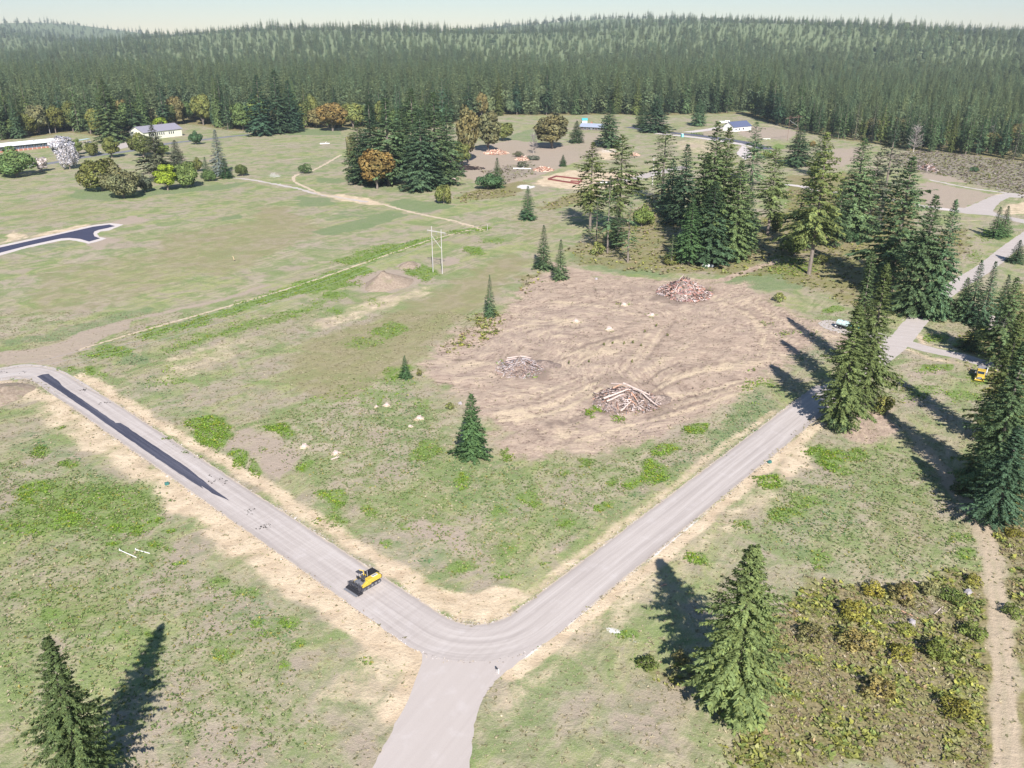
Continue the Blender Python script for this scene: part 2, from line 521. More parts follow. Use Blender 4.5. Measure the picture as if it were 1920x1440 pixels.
GU, GY = np.meshgrid(gu, gy)
GX = GU * half_w(GY)
gx_f, gy_f = GX.ravel(), GY.ravel()
NV = gx_f.size
WX = gx_f + 1.6 * np.sin(.19 * gx_f + .31 * gy_f) + 1.1 * np.sin(.53 * gx_f - .27 * gy_f + 1) + .6 * np.sin(1.1 * gy_f + .4 * gx_f)
WY = gy_f + 1.6 * np.sin(.23 * gx_f - .17 * gy_f + 2) + 1.1 * np.sin(.41 * gx_f + .47 * gy_f) + .6 * np.sin(1.3 * gx_f - .5 * gy_f)
mask = {k: np.zeros(NV) for k in ('green', 'straw', 'scrape', 'dirt', 'brush', 'lush', 'white', 'wheel', 'slash', 'rut', 'sand', 'olive')}


def seg_dist(X, Y, pts, closed):
    d = np.full(X.shape, 1e9)
    n = len(pts)
    for i in range(n if closed else n - 1):
        ax, ay = pts[i][:2]; bx, by = pts[(i + 1) % n][:2]
        ex, ey = bx - ax, by - ay
        L = ex * ex + ey * ey + 1e-9
        t = np.clip(((X - ax) * ex + (Y - ay) * ey) / L, 0, 1)
        d = np.minimum(d, np.hypot(X - ax - t * ex, Y - ay - t * ey))
    return d


def inside(X, Y, pts):
    r = np.zeros(X.shape, bool)
    n = len(pts)
    for i in range(n):
        ax, ay = pts[i][:2]; bx, by = pts[(i + 1) % n][:2]
        if ay == by: continue
        c = ((ay > Y) != (by > Y)) & (X < (bx - ax) * (Y - ay) / (by - ay) + ax)
        r ^= c
    return r


def _apply(ch, sd_fn, pts, pad, strength, soft, warp=1.0):
    xs = [p[0] for p in pts]; ys = [p[1] for p in pts]
    sel = np.where((WX > min(xs) - pad) & (WX < max(xs) + pad) & (WY > min(ys) - pad) & (WY < max(ys) + pad))[0]
    if not len(sel): return
    sd = sd_fn(gx_f[sel] + (WX[sel] - gx_f[sel]) * warp, gy_f[sel] + (WY[sel] - gy_f[sel]) * warp)
    m = np.clip((sd + soft) / (2 * soft), 0, 1); m = m * m * (3 - 2 * m) * abs(strength)
    if strength < 0:
        mask[ch][sel] *= 1 - m
    else:
        mask[ch][sel] = np.maximum(mask[ch][sel], m)


def curve(pts, n=6):
    """rounds a polyline (Catmull-Rom)"""
    out = []
    for i in range(len(pts) - 1):
        p0 = pts[max(0, i - 1)]; p1 = pts[i]; p2 = pts[i + 1]; p3 = pts[min(len(pts) - 1, i + 2)]
        for j in range(n):
            t = j / n
            out.append(tuple(0.5 * ((2 * p1[k]) + (p2[k] - p0[k]) * t + (2 * p0[k] - 5 * p1[k] + 4 * p2[k] - p3[k]) * t * t + (3 * p1[k] - p0[k] - 3 * p2[k] + p3[k]) * t ** 3) for k in range(2)))
    out.append(pts[-1])
    return out


def poly(ch, px, strength=1.0, soft=3.0):
    pts = [at(*p) for p in px]

    def f(X, Y):
        d = seg_dist(X, Y, pts, True)
        return np.where(inside(X, Y, pts), d, -d)
    _apply(ch, f, pts, soft * 2 + 3, strength, soft, min(1.0, soft / 2.5))


def stroke(ch, px, width, strength=1.0, soft=1.0):
    pts = [at(*p) for p in px]
    _apply(ch, lambda X, Y: width / 2 - seg_dist(X, Y, pts, False), pts, width + soft * 2 + 3, strength, soft, min(0.9, max(0.0, (width - 1.8) / 9)))


def blob(ch, x, y, rx, ry, strength=1.0, soft=None):
    pts = [(x + rx * math.cos(a), y + ry * math.sin(a)) for a in np.linspace(0, 2 * math.pi, 14, endpoint=False)]
    poly(ch, pts, strength, soft if soft else max(1.0, rx * px_m(y) * 0.45))


# pale straw and sand on the verges
stroke('straw', [(150, 704), (330, 812), (480, 903), (640, 1004), (800, 1100), (880, 1150)], 4.6, 0.95, 2.6)
poly('straw', [(700, 1040), (790, 1085), (860, 1108), (950, 1108), (985, 1118), (950, 1160), (900, 1180), (850, 1172), (770, 1120), (700, 1072)], 1.0, 1.5)
stroke('straw', [(905, 1165), (985, 1120), (1110, 1025), (1240, 930), (1350, 840), (1450, 772)], 3.0, 0.75, 1.8)
stroke('straw', [(-20, 722), (60, 735), (140, 790), (250, 862), (350, 935)], 9, 0.85, 4.5)
stroke('straw', [(330, 925), (480, 1020), (610, 1110), (720, 1190), (770, 1240), (780, 1320)], 9.5, 0.95, 3.6)
stroke('straw', [(960, 1265), (1080, 1170), (1200, 1080), (1345, 958), (1450, 865), (1540, 795)], 3.6, 1.0, 1.6)
stroke('straw', [(940, 1330), (1080, 1215), (1180, 1130), (1290, 1050), (1400, 960), (1500, 860)], 7, 0.6, 5)
poly('straw', [(1440, 880), (1500, 835), (1540, 850), (1520, 880), (1460, 905)], 0.8, 2.0)
poly('straw', [(690, 1180), (740, 1200), (785, 1240), (770, 1330), (600, 1330), (650, 1230)], 0.6, 3.0)
stroke('straw', [(1535, 622), (1590, 640), (1640, 655)], 2.5, 0.9, 1.0)
stroke('straw', [(1400, 585), (1470, 600), (1540, 622)], 2.2, 0.7, 1.2)
stroke('straw', [(1700, 655), (1745, 672), (1800, 682)], 3.5, 0.7, 1.5)
stroke('straw', [(1722, 628), (1735, 645), (1790, 655)], 3.0, 0.8, 1.5)
stroke('straw', [(1800, 397), (1835, 385), (1880, 364)], 5, 0.9, 2.0)
poly('straw', [(1868, 400), (1880, 384), (1930, 376), (1960, 400), (1900, 404)], 0.8, 3.0)
stroke('straw', [(1780, 416), (1850, 412), (1900, 412)], 3.5, 0.6, 1.5)
# straw strips in the field
stroke('straw', [(150, 655), (260, 622), (430, 574), (560, 535), (700, 487), (800, 452), (905, 426)], 1.3, 0.95, 0.6)
poly('straw', [(280, 690), (370, 650), (470, 625), (480, 640), (400, 690), (310, 725)], 0.5, 3.0)
poly('straw', [(570, 610), (660, 575), (800, 535), (830, 530), (820, 545), (690, 590), (600, 620)], 0.58, 2.5)
poly('straw', [(960, 1090), (1060, 1000), (1110, 975), (1090, 1010), (990, 1090)], 0.45, 2.5)
# far straw and sand
poly('straw', [(590, 363), (640, 365), (690, 372), (730, 385), (690, 384), (640, 377)], 1.0, 1.2)
stroke('straw', [(720, 383), (770, 398), (840, 412), (905, 432)], 2.2, 0.9, 1.0)
stroke('straw', [(585, 352), (640, 330), (700, 318)], 1.6, 0.6, 1.0)
poly('straw', [(1000, 345), (1020, 330), (1070, 318), (1110, 322), (1200, 325), (1180, 350), (1100, 358), (1040, 352)], 1.0, 3.0)
poly('straw', [(1120, 282), (1150, 278), (1165, 288), (1150, 300), (1125, 300)], 0.9, 3.0)
poly('straw', [(1260, 265), (1320, 260), (1370, 275), (1330, 290), (1270, 285)], 0.55, 4.0)
stroke('straw', [(1400, 232), (1450, 236), (1500, 243)], 7, 0.9, 3.0)
poly('straw', [(20, 430), (60, 448), (170, 426), (165, 420), (100, 432), (10, 455)], 0.8, 1.5)
stroke('straw', [(-10, 458), (60, 443), (160, 423)], 2.5, 0.8, 1.2)
# cleared building lot
poly('scrape', [(800, 660), (850, 622), (925, 592), (975, 545), (1010, 512), (1075, 505), (1150, 520), (1240, 530), (1290, 525), (1400, 532),
                (1445, 560), (1515, 600), (1545, 640), (1490, 672), (1445, 715), (1350, 765), (1240, 815), (1130, 845), (1000, 864),
                (955, 850), (915, 800), (870, 750), (790, 706), (800, 680)], 1.0, 8.0)
stroke('scrape', [(1020, 490), (1080, 508), (1180, 522), (1260, 530), (1350, 525), (1410, 505), (1460, 487)], 4.5, 0.95, 1.5)
stroke('scrape', [(1380, 560), (1460, 585), (1540, 615), (1590, 650)], 10, 0.75, 4.0)
poly('scrape', [(1660, 760), (1690, 810), (1640, 830), (1570, 810), (1590, 780)], 0.75, 2.5)
poly('brush', [(1570, 720), (1700, 700), (1720, 740), (1690, 770), (1600, 780)], 0.35, 3.0)
frs = random.Random(40)


def fan(starts, mids, ends, n, w, s):
    for k in range(n):
        t = (k + frs.uniform(0.1, 0.9)) / n
        def on(pl):
            q = t * (len(pl) - 1); i = min(int(q), len(pl) - 2); f = q - i
            return (pl[i][0] + (pl[i + 1][0] - pl[i][0]) * f + frs.gauss(0, 2), pl[i][1] + (pl[i + 1][1] - pl[i][1]) * f + frs.gauss(0, 1.5))
        a, m, b = on(starts), on(mids), on(ends)
        pts_ = curve([a, m, b], 5)
        i0 = frs.randint(0, 4); i1 = frs.randint(i0 + 4, 10)
        stroke(frs.choice(['sand', 'rut', 'sand']), pts_[i0:i1 + 1], frs.uniform(0.5, w), frs.uniform(0.3, 0.9) * s, 1.0)


fan([(1150, 700), (1235, 735)], [(1180, 650), (1330, 700)], [(1195, 575), (1300, 590), (1440, 655), (1450, 700)], 46, 1.6, 1.0)
fan([(1310, 560), (1330, 540)], [(1400, 600), (1440, 560)], [(1430, 700), (1540, 650), (1530, 610)], 30, 1.5, 1.0)
fan([(830, 640), (930, 590), (985, 530)], [(960, 640), (1060, 580), (1120, 535)], [(1080, 640), (1180, 600), (1250, 555)], 40, 1.6, 1.0)
fan([(800, 690), (830, 655)], [(900, 690), (930, 650)], [(1000, 650), (1050, 615)], 18, 1.4, 0.9)
fan([(870, 740), (920, 800), (1000, 858)], [(980, 730), (1060, 770), (1120, 840)], [(1100, 690), (1130, 730), (1260, 800)], 44, 1.7, 1.0)
fan([(1040, 690), (1060, 660)], [(1090, 680), (1110, 640)], [(1150, 640), (1230, 610)], 20, 1.5, 1.0)
fan([(1240, 740), (1200, 800)], [(1320, 730), (1300, 770)], [(1470, 690), (1420, 730)], 26, 1.5, 1.0)
for b in [(1175, 755, 78, 30), (985, 692, 56, 20), (1283, 552, 66, 18)]: blob('rut', *b, 0.75)
for b in [(1120, 660, 40, 10), (1060, 600, 40, 8), (1400, 680, 50, 10), (960, 780, 50, 14), (1060, 815, 50, 12), (900, 680, 40, 8), (1180, 640, 40, 8)]: blob('sand', *b, 0.55)
for b in [(1150, 712, 34, 10), (1010, 660, 30, 8), (1330, 640, 40, 8), (1200, 540, 50, 8)]: blob('rut', *b, 0.5)
# brown soil
poly('dirt', [(-40, 662), (90, 652), (160, 618), (230, 600), (250, 606), (170, 650), (100, 684), (40, 680), (-40, 694)], 1.0, 2.0)
stroke('dirt', [(200, 610), (300, 588), (420, 562), (500, 535)], 4.5, 0.75, 2.0)
stroke('dirt', [(500, 535), (640, 490), (800, 438), (960, 395), (1060, 355)], 5.0, 0.45, 3.0)
stroke('dirt', [(440, 335), (530, 352), (600, 378), (720, 400), (880, 425)], 1.6, 0.6, 1.0)
blob('dirt', 725, 528, 62, 22, 1.0, 2.5)
blob('dirt', 765, 498, 22, 8, 1.0)
blob('dirt', 652, 527, 11, 4, 0.9)
blob('dirt', 845, 490, 18, 9, 0.7)
poly('dirt', [(500, 850), (540, 835), (562, 850), (560, 880), (520, 905), (490, 880)], 0.8, 1.5)
poly('dirt', [(430, 800), (470, 800), (530, 830), (540, 850), (480, 860), (425, 845)], 0.6, 1.5)
poly('dirt', [(750, 968), (790, 962), (890, 1005), (860, 1040), (780, 1020), (740, 985)], 0.65, 2.0)
poly('dirt', [(1040, 1005), (1080, 1000), (1060, 1040), (1010, 1060)], 0.6, 2.0)
poly('dirt', [(180, 700), (220, 680), (300, 730), (430, 800), (390, 790), (270, 730)], 0.45, 2.0)
poly('dirt', [(160, 440), (195, 442), (225, 452), (180, 470), (155, 462)], 0.7, 2.0)
poly('dirt', [(210, 418), (240, 404), (290, 410), (240, 424)], 0.8, 2.0)
blob('dirt', 0, 740, 30, 20, 1.0)
poly('dirt', [(820, 300), (870, 280), (960, 262), (1080, 275), (1090, 300), (1010, 330), (950, 345), (900, 345), (840, 318)], 0.85, 4.0)
poly('dirt', [(1400, 235), (1450, 240), (1500, 247), (1480, 262), (1400, 258), (1380, 250)], 0.9, 4.0)
poly('dirt', [(1320, 242), (1380, 230), (1370, 245), (1300, 262)], 0.6, 4.0)
poly('dirt', [(1080, 250), (1130, 248), (1140, 290), (1090, 300), (1060, 280)], 0.6, 4.0)
poly('dirt', [(1560, 280), (1620, 275), (1620, 300), (1560, 320), (1540, 300)], 0.7, 4.0)
poly('dirt', [(1735, 340), (1800, 352), (1870, 365), (1810, 390), (1760, 395), (1720, 370)], 0.9, 3.0)
poly('dirt', [(1720, 318), (1760, 320), (1830, 345), (1740, 338)], 0.8, 3.0)
poly('dirt', [(1820, 440), (1880, 430), (1870, 470), (1800, 520), (1800, 480)], 0.5, 3.0)
poly('dirt', [(1690, 690), (1760, 690), (1780, 700), (1700, 720)], 0.6, 2.0)
poly('dirt', [(1180, 290), (1240, 285), (1260, 310), (1200, 320), (1150, 315)], 0.4, 4.0)
poly('dirt', [(-20, 440), (40, 340), (150, 330), (160, 380), (60, 440)], 0.3, 8.0)
# two-wheel tracks
trk = [(1735, 845), (1765, 880), (1800, 918), (1832, 960), (1852, 1010), (1864, 1070), (1872, 1140), (1878, 1210), (1883, 1290), (1888, 1450)]
stroke('wheel', trk, 5.0, 0.85, 1.5); stroke('straw', trk, 3.6, 0.42, 1.5)
for off in (-1, 1):
    stroke('sand', [(x + off * (3 + (y - 845) * .022), y) for x, y in trk], 1.3, 0.9, 0.8)
    stroke('straw', [(x + off * (3 + (y - 845) * .022), y) for x, y in trk], 1.3, 0.9, 0.7)
stroke('wheel', [(1700, 800), (1745, 855)], 4.0, 0.6, 1.5)
stroke('wheel', [(640, 800), (720, 720), (800, 650), (860, 600), (990, 500), (1010, 470), (960, 440), (900, 425)], 1.6, 0.55, 1.0)
stroke('wheel', [(560, 535), (700, 465), (860, 420), (980, 390)], 1.2, 0.5, 0.8)
stroke('wheel', [(560, 325), (545, 338), (590, 360), (640, 375)], 2.2, 0.75, 1.2)
for k in range(5):
    stroke('straw', [(20 + 22 * k, 362 - 2 * k), (60 + 22 * k, 385 - 3 * k), (110 + 14 * k, 412 - 5 * k)], 1.0, 0.45, 1.2)
for k in range(6):
    stroke('straw', [(215 + 6 * k, 296 + 3 * k), (262 + k * 3, 300 + 3.2 * k)], 1.0, 0.5, 1.2)
stroke('wheel', [(90, 560), (330, 470), (520, 425)], 1.0, 0.4, 0.8)
stroke('wheel', [(-10, 580), (260, 500), (300, 470)], 1.0, 0.4, 0.8)
stroke('wheel', [(0, 640), (130, 590), (420, 530)], 1.0, 0.35, 0.8)
stroke('wheel', [(260, 410), (330, 420), (440, 440), (520, 428)], 0.9, 0.35, 0.8)
# browner and greener swathes of the fields
for p_, q_ in [([(560, 640), (700, 600), (860, 520), (960, 470), (1000, 490), (900, 580), (780, 680), (640, 760), (520, 720)], .7), ([(590, 660), (680, 640), (690, 700), (600, 740)], .5), ([(300, 440), (560, 400), (620, 430), (420, 520), (280, 500)], .6),
               ([(480, 390), (540, 385), (570, 420), (520, 440), (470, 425)], .7), ([(80, 500), (300, 470), (420, 500), (200, 580), (20, 600)], .5), ([(1600, 960), (1720, 900), (1790, 1000), (1650, 1060)], .45), ([(60, 1080), (260, 1110), (300, 1180), (100, 1190)], .5),
               ([(0, 380), (140, 370), (200, 400), (60, 430)], .4), ([(940, 400), (1060, 380), (1060, 440), (980, 460)], .4)]:
    poly('olive', p_, q_, 5.0)
for p_ in [[(20, 540), (200, 470), (380, 440)], [(330, 520), (420, 450), (440, 400)], [(250, 520), (330, 440), (420, 500)], [(60, 620), (260, 540), (480, 470)], [(85, 545), (100, 580)], [(92, 543), (108, 578)], [(280, 480), (300, 530)], [(270, 440), (300, 520), (330, 450)]]:
    stroke('straw', curve(p_, 4), 0.8, 0.42, 0.8)
for p_ in [[(480, 600), (700, 520), (880, 450), (1000, 400)], [(500, 720), (640, 650), (800, 560), (930, 480)], [(520, 740), (660, 665), (815, 572), (945, 492)], [(640, 850), (740, 740), (850, 640)], [(700, 960), (900, 930), (1130, 900), (1400, 760)], [(1000, 1080), (1150, 960), (1330, 850)],
           [(1500, 1100), (1580, 980), (1680, 880)], [(1520, 1105), (1610, 990), (1700, 895)], [(1450, 1000), (1530, 940), (1600, 870)]]:
    stroke('wheel', curve(p_, 4), 1.0, 0.4, 0.9)
# weeds: strips and patches
poly('green', [(150, 662), (200, 640), (245, 650), (250, 662), (190, 676)], 0.8, 3.0)
poly('green', [(245, 625), (320, 603), (400, 584), (480, 555), (560, 530), (640, 505), (700, 492), (690, 530), (640, 545), (600, 548), (500, 568), (420, 595), (320, 630), (270, 640)], 0.72, 4.0)
poly('green', [(300, 650), (440, 605), (560, 575), (640, 545), (660, 552), (560, 595), (430, 630), (310, 668)], 0.55, 4.5)
poly('green', [(620, 490), (700, 462), (830, 440), (850, 445), (760, 470), (660, 502)], 0.7, 3.5)
blob('green', 860, 434, 22, 6, 0.9); blob('green', 905, 430, 18, 5, 0.9); blob('green', 890, 470, 22, 8, 0.8); blob('green', 925, 452, 30, 7, 0.45)
blob('green', 620, 552, 16, 5, 0.95)
poly('green', [(745, 500), (800, 495), (830, 515), (800, 530), (770, 515)], 0.7, 1.5)
blob('green', 625, 585, 22, 8, 0.5); blob('green', 560, 592, 20, 7, 0.55); blob('green', 700, 565, 25, 9, 0.45)
blob('green', 735, 620, 30, 16, 0.75, 3); blob('green', 690, 640, 40, 14, 0.5, 4)
blob('green', 170, 695, 14, 8, 0.95); blob('green', 195, 702, 8, 6, 0.9); blob('green', 310, 705, 30, 20, 0.45); blob('green', 335, 715, 22, 10, 0.55)
poly('green', [(345, 790), (395, 778), (435, 795), (432, 815), (420, 845), (390, 830), (370, 812)], 1.0, 1.3)
blob('green', 452, 858, 18, 16, 0.8); blob('green', 482, 876, 9, 16, 0.9)
poly('green', [(490, 800), (540, 790), (560, 815), (530, 825)], 0.9, 1.5)
blob('green', 495, 840, 10, 6, 0.7)
poly('green', [(560, 880), (580, 862), (590, 870), (575, 890)], 0.95, 1.0)
poly('green', [(590, 920), (650, 910), (655, 950), (620, 960), (600, 940)], 0.8, 1.5)
poly('green', [(470, 790), (620, 720), (740, 680), (800, 720), (850, 790), (900, 860), (960, 865), (1130, 850), (1330, 800), (1430, 740), (1440, 770), (1230, 920),
               (1080, 1030), (960, 1095), (870, 1085), (760, 1020), (640, 960), (560, 890)], 0.36, 6.0)
for b in [(735, 700, 24, 14, .65), (770, 690, 12, 8, .6), (790, 760, 22, 9, .6), (800, 840, 30, 25, .62), (870, 900, 16, 18, .85), (1000, 935, 22, 14, .65), (1060, 885, 14, 7, .6),
          (1225, 885, 22, 26, .95), (1250, 845, 24, 12, .9), (1200, 910, 30, 9, .8), (1150, 905, 10, 9, .85), (1310, 805, 20, 12, .85), (1130, 950, 20, 8, .75), (1060, 980, 22, 10, .7),
          (1420, 720, 30, 12, .75), (1410, 690, 14, 8, .6), (960, 850, 20, 14, .7), (1100, 865, 20, 10, .6), (930, 960, 22, 12, .55), (690, 960, 25, 14, .6), (725, 1015, 12, 8, .7),
          (870, 1060, 26, 12, .6), (940, 1080, 18, 6, .8), (960, 1030, 40, 20, .5), (1130, 800, 22, 8, .0), (755, 985, 14, 8, .75), (840, 1000, 14, 8, .5), (620, 975, 30, 14, .6)]:
    if b[4] > 0: blob('green', *b)
# lower left field
poly('green', [(-80, 880), (60, 840), (130, 880), (230, 930), (330, 1000), (430, 1080), (520, 1160), (600, 1260), (640, 1440), (-80, 1440)], 0.36, 6.0)
for b in [(55, 925, 30, 18, .85), (85, 915, 16, 12, .95), (120, 970, 30, 22, .95), (60, 985, 50, 14, .75), (20, 980, 26, 10, .7), (195, 930, 12, 14, .75), (235, 945, 10, 8, .9), (275, 985, 40, 10, .95), (300, 975, 16, 10, .9),
          (230, 985, 22, 12, .9), (320, 998, 10, 5, .95), (290, 1022, 16, 10, .8), (325, 1030, 10, 8, .75), (340, 1050, 16, 7, .75), (210, 1020, 16, 6, .8), (75, 845, 16, 10, .7), (125, 870, 18, 10, .75), (90, 1150, 30, 14, .65),
          (60, 1000, 26, 8, .9), (400, 1095, 40, 12, .55), (460, 1110, 28, 10, .55), (500, 1190, 16, 10, .65), (440, 1225, 34, 16, .6), (545, 1250, 12, 10, .9), (535, 1170, 20, 14, .8), (560, 1205, 14, 10, .8), (270, 1195, 16, 16, .6),
          (200, 1200, 40, 16, .5), (230, 1170, 30, 8, .55), (485, 1160, 14, 10, .75), (20, 1120, 20, 10, .5), (690, 1240, 10, 12, .8)]:
    blob('green', *b)
for b in [(115, 800, 6, 6, .8), (25, 715, 9, 4, .8), (20, 750, 6, 6, .9), (320, 935, 6, 5, .7), (140, 770, 5, 4, .6), (135, 692, 8, 4, .8), (105, 690, 8, 5, .6), (315, 822, 8, 5, .7), (335, 830, 7, 5, .7), (350, 842, 7, 4, .7), (370, 858, 8, 4, .7)]:
    blob('green', *b, soft=1.0)
blob('green', 150, 950, 170, 62, 0.58, 7.0); blob('green', 110, 1140, 160, 70, 0.45, 9.0); blob('green', 470, 1180, 110, 60, 0.42, 7.0)
# right fields
poly('green', [(1430, 930), (1520, 860), (1640, 830), (1740, 860), (1800, 930), (1840, 1010), (1845, 1080), (1700, 1090), (1560, 1080), (1480, 1060), (1410, 1010)], 0.36, 5.0)
for b in [(1455, 905, 26, 16, 1.0), (1540, 845, 30, 12, .8), (1565, 860, 30, 22, .8), (1600, 850, 26, 14, .7), (1590, 880, 24, 10, .6), (1510, 935, 40, 14, .65), (1470, 960, 30, 16, .65), (1650, 840, 24, 10, .55), (1315, 1050, 28, 16, .85), (1395, 985, 22, 10, .6),
          (1330, 1010, 8, 4, .6), (1540, 1050, 30, 20, .6), (1805, 1010, 30, 16, .6), (1810, 1040, 20, 10, .7), (1745, 690, 30, 8, .85), (1780, 690, 20, 8, .9), (1730, 735, 40, 20, .5), (1800, 740, 40, 12, .6), (1830, 710, 20, 10, .7),
          (1560, 580, 22, 8, .8), (1480, 622, 18, 8, .75), (1525, 624, 10, 4, .9), (1440, 605, 14, 5, .6), (1465, 505, 30, 14, .55), (1490, 500, 36, 18, .8), (1530, 490, 14, 8, .95), (1460, 480, 20, 8, .6), (1755, 630, 26, 8, .7), (1800, 640, 20, 10, .6),
          (1850, 440, 20, 14, .7), (1830, 480, 16, 14, .6), (1500, 350, 36, 8, .6), (1480, 380, 26, 14, .6), (1690, 560, 30, 20, .6), (1460, 275, 14, 6, .8), (1125, 1060, 10, 6, .0), (1175, 1190, 26, 10, .7), (1200, 1240, 10, 14, .7), (1025, 1060, 14, 6, .6)]:
    if b[4] > 0: blob('green', *b)
# pile feet
for b in [(1118, 770, 22, 12, .8), (1160, 785, 14, 6, .95), (1195, 772, 14, 6, .9), (945, 680, 12, 6, .8), (985, 702, 22, 5, .85), (1015, 694, 12, 7, .85), (1330, 540, 10, 3, .8), (1170, 570, 14, 4, .7), (1225, 590, 13, 4, .7), (1080, 602, 13, 4, .8), (1142, 618, 13, 5, .7)]:
    blob('green', *b, soft=0.9)
# lush, damp grass
for p in [([(555, 368), (610, 370), (640, 385), (560, 388)], .8), ([(575, 435), (650, 418), (730, 395), (765, 402), (700, 425), (620, 442)], .9), ([(640, 395), (740, 392), (760, 400), (660, 410), (600, 415)], .5),
          ([(725, 378), (760, 372), (860, 385), (800, 400), (740, 392)], .75), ([(140, 355), (250, 360), (330, 350), (420, 345), (470, 340), (430, 355), (300, 365), (200, 378), (130, 370)], .8),
          ([(590, 335), (640, 332), (650, 342), (600, 345)], .8), ([(680, 340), (760, 335), (850, 330), (860, 345), (760, 365), (690, 360)], .5), ([(500, 245), (560, 240), (640, 245), (640, 253), (540, 254)], .8),
          ([(0, 462), (120, 452), (170, 458), (90, 470), (0, 480)], .5), ([(410, 410), (450, 402), (455, 408), (420, 415)], .9), ([(1040, 225), (990, 250), (960, 300), (1000, 300), (1030, 270)], .3),
          ([(950, 255), (1000, 240), (1010, 270), (985, 292), (950, 290)], .55), ([(1060, 280), (1085, 275), (1090, 292), (1040, 292)], .8), ([(0, 650), (100, 640), (240, 600), (300, 580), (280, 572), (100, 620), (0, 640)], .6),
          ([(930, 330), (960, 322), (990, 330), (960, 345)], .5), ([(1200, 455), (1230, 445), (1250, 455), (1230, 465), (1205, 464)], .9), ([(1060, 470), (1130, 480), (1240, 505), (1260, 522), (1150, 512), (1070, 490)], .65),
          ([(1350, 525), (1430, 500), (1500, 520), (1520, 540), (1420, 545), (1360, 540)], .7), ([(480, 315), (560, 300), (640, 290), (640, 320), (560, 330), (490, 335)], .35), ([(740, 690), (780, 720), (830, 860), (760, 900), (700, 800)], .35),
          ([(850, 850), (960, 860), (1000, 950), (900, 1000), (820, 930)], .4), ([(700, 1000), (820, 1040), (860, 1075), (800, 1060)], .5), ([(1380, 760), (1430, 730), (1460, 760), (1350, 850), (1300, 860)], .55), ([(1240, 880), (1340, 820), (1360, 830), (1100, 1010), (1060, 1020)], .4),
          ([(0, 850), (60, 800), (160, 850), (260, 920), (200, 930), (80, 850)], .4), ([(370, 1140), (480, 1100), (560, 1170), (560, 1230), (440, 1180)], .4), ([(250, 720), (290, 700), (400, 780), (440, 800), (380, 790)], .35),
          ([(1500, 620), (1560, 640), (1540, 690), (1480, 680)], .4), ([(1440, 960), (1600, 900), (1620, 1000), (1480, 1060)], .4), ([(220, 655), (280, 665), (270, 685), (220, 680)], .8)]:
    poly('lush', p[0], min(1.0, p[1] * 1.2), 1.6)
# brush and rough ground
poly('brush', [(1350, 1225), (1400, 1180), (1480, 1125), (1600, 1090), (1720, 1085), (1850, 1075), (1862, 1160), (1866, 1300), (1870, 1440), (1360, 1440), (1330, 1260)], 1.0, 4.0)
poly('brush', [(1220, 1240), (1300, 1210), (1360, 1230), (1340, 1300), (1240, 1300)], 0.6, 2.5)
poly('brush', [(1780, 880), (1830, 930), (1880, 1020), (1900, 1150), (1905, 1440), (2100, 1440), (2100, 860), (1850, 860)], 0.95, 3.0)
poly('brush', [(1060, 465), (1110, 440), (1200, 380), (1260, 340), (1300, 420), (1450, 400), (1600, 380), (1700, 400), (1720, 540), (1620, 600), (1560, 560), (1450, 520), (1380, 520), (1330, 515), (1250, 515), (1140, 505), (1080, 500)], 0.62, 6.0)
poly('brush', [(1470, 330), (1620, 320), (1730, 380), (1700, 480), (1600, 480), (1470, 440)], 0.7, 6.0)
poly('brush', [(840, 640), (880, 600), (930, 580), (960, 600), (920, 640), (850, 670)], 0.6, 2.5)
poly('brush', [(900, 345), (960, 335), (1000, 345), (960, 370), (880, 375)], 0.7, 3.0)
poly('brush', [(1000, 390), (1060, 365), (1120, 352), (1130, 372), (1040, 395)], 0.7, 3.0)
poly('brush', [(855, 370), (900, 350), (930, 352), (870, 380)], 0.75, 2.0)
poly('brush', [(960, 520), (1020, 505), (1030, 540), (990, 560)], 0.6, 2.0)
poly('brush', [(1860, 560), (2000, 500), (2000, 860), (1840, 860), (1850, 720), (1800, 640)], 0.75, 5.0)
poly('brush', [(1750, 440), (1820, 420), (1830, 470), (1760, 520)], 0.6, 4.0)
poly('slash', [(1660, 290), (1740, 280), (1830, 292), (1960, 308), (1990, 390), (1900, 362), (1850, 352), (1780, 330), (1700, 318)], 1.0, 5.0)
poly('slash', [(900, 320), (1000, 300), (1010, 325), (940, 345)], 0.6, 3.0)
poly('slash', [(1650, 1120), (1760, 1110), (1800, 1160), (1700, 1200), (1640, 1170)], 0.6, 3.0)
# forest floor
far_edge = [(-200, 272), (0, 264), (60, 258), (130, 248), (180, 256), (250, 248), (350, 232), (440, 246), (560, 241), (640, 239), (700, 241), (760, 250), (850, 232), (940, 216), (1050, 217), (1150, 214), (1230, 218), (1300, 214),
            (1390, 213), (1440, 229), (1500, 247), (1560, 260), (1640, 270), (1720, 286), (1820, 292), (1960, 308), (2200, 330)]
poly('brush', far_edge + [(2200, 66), (-200, 66)], 1.0, 6.0)
mask['brush'][gy_f > 1150] = 0.0
mask['lush'][gy_f > 1150] = 1.0
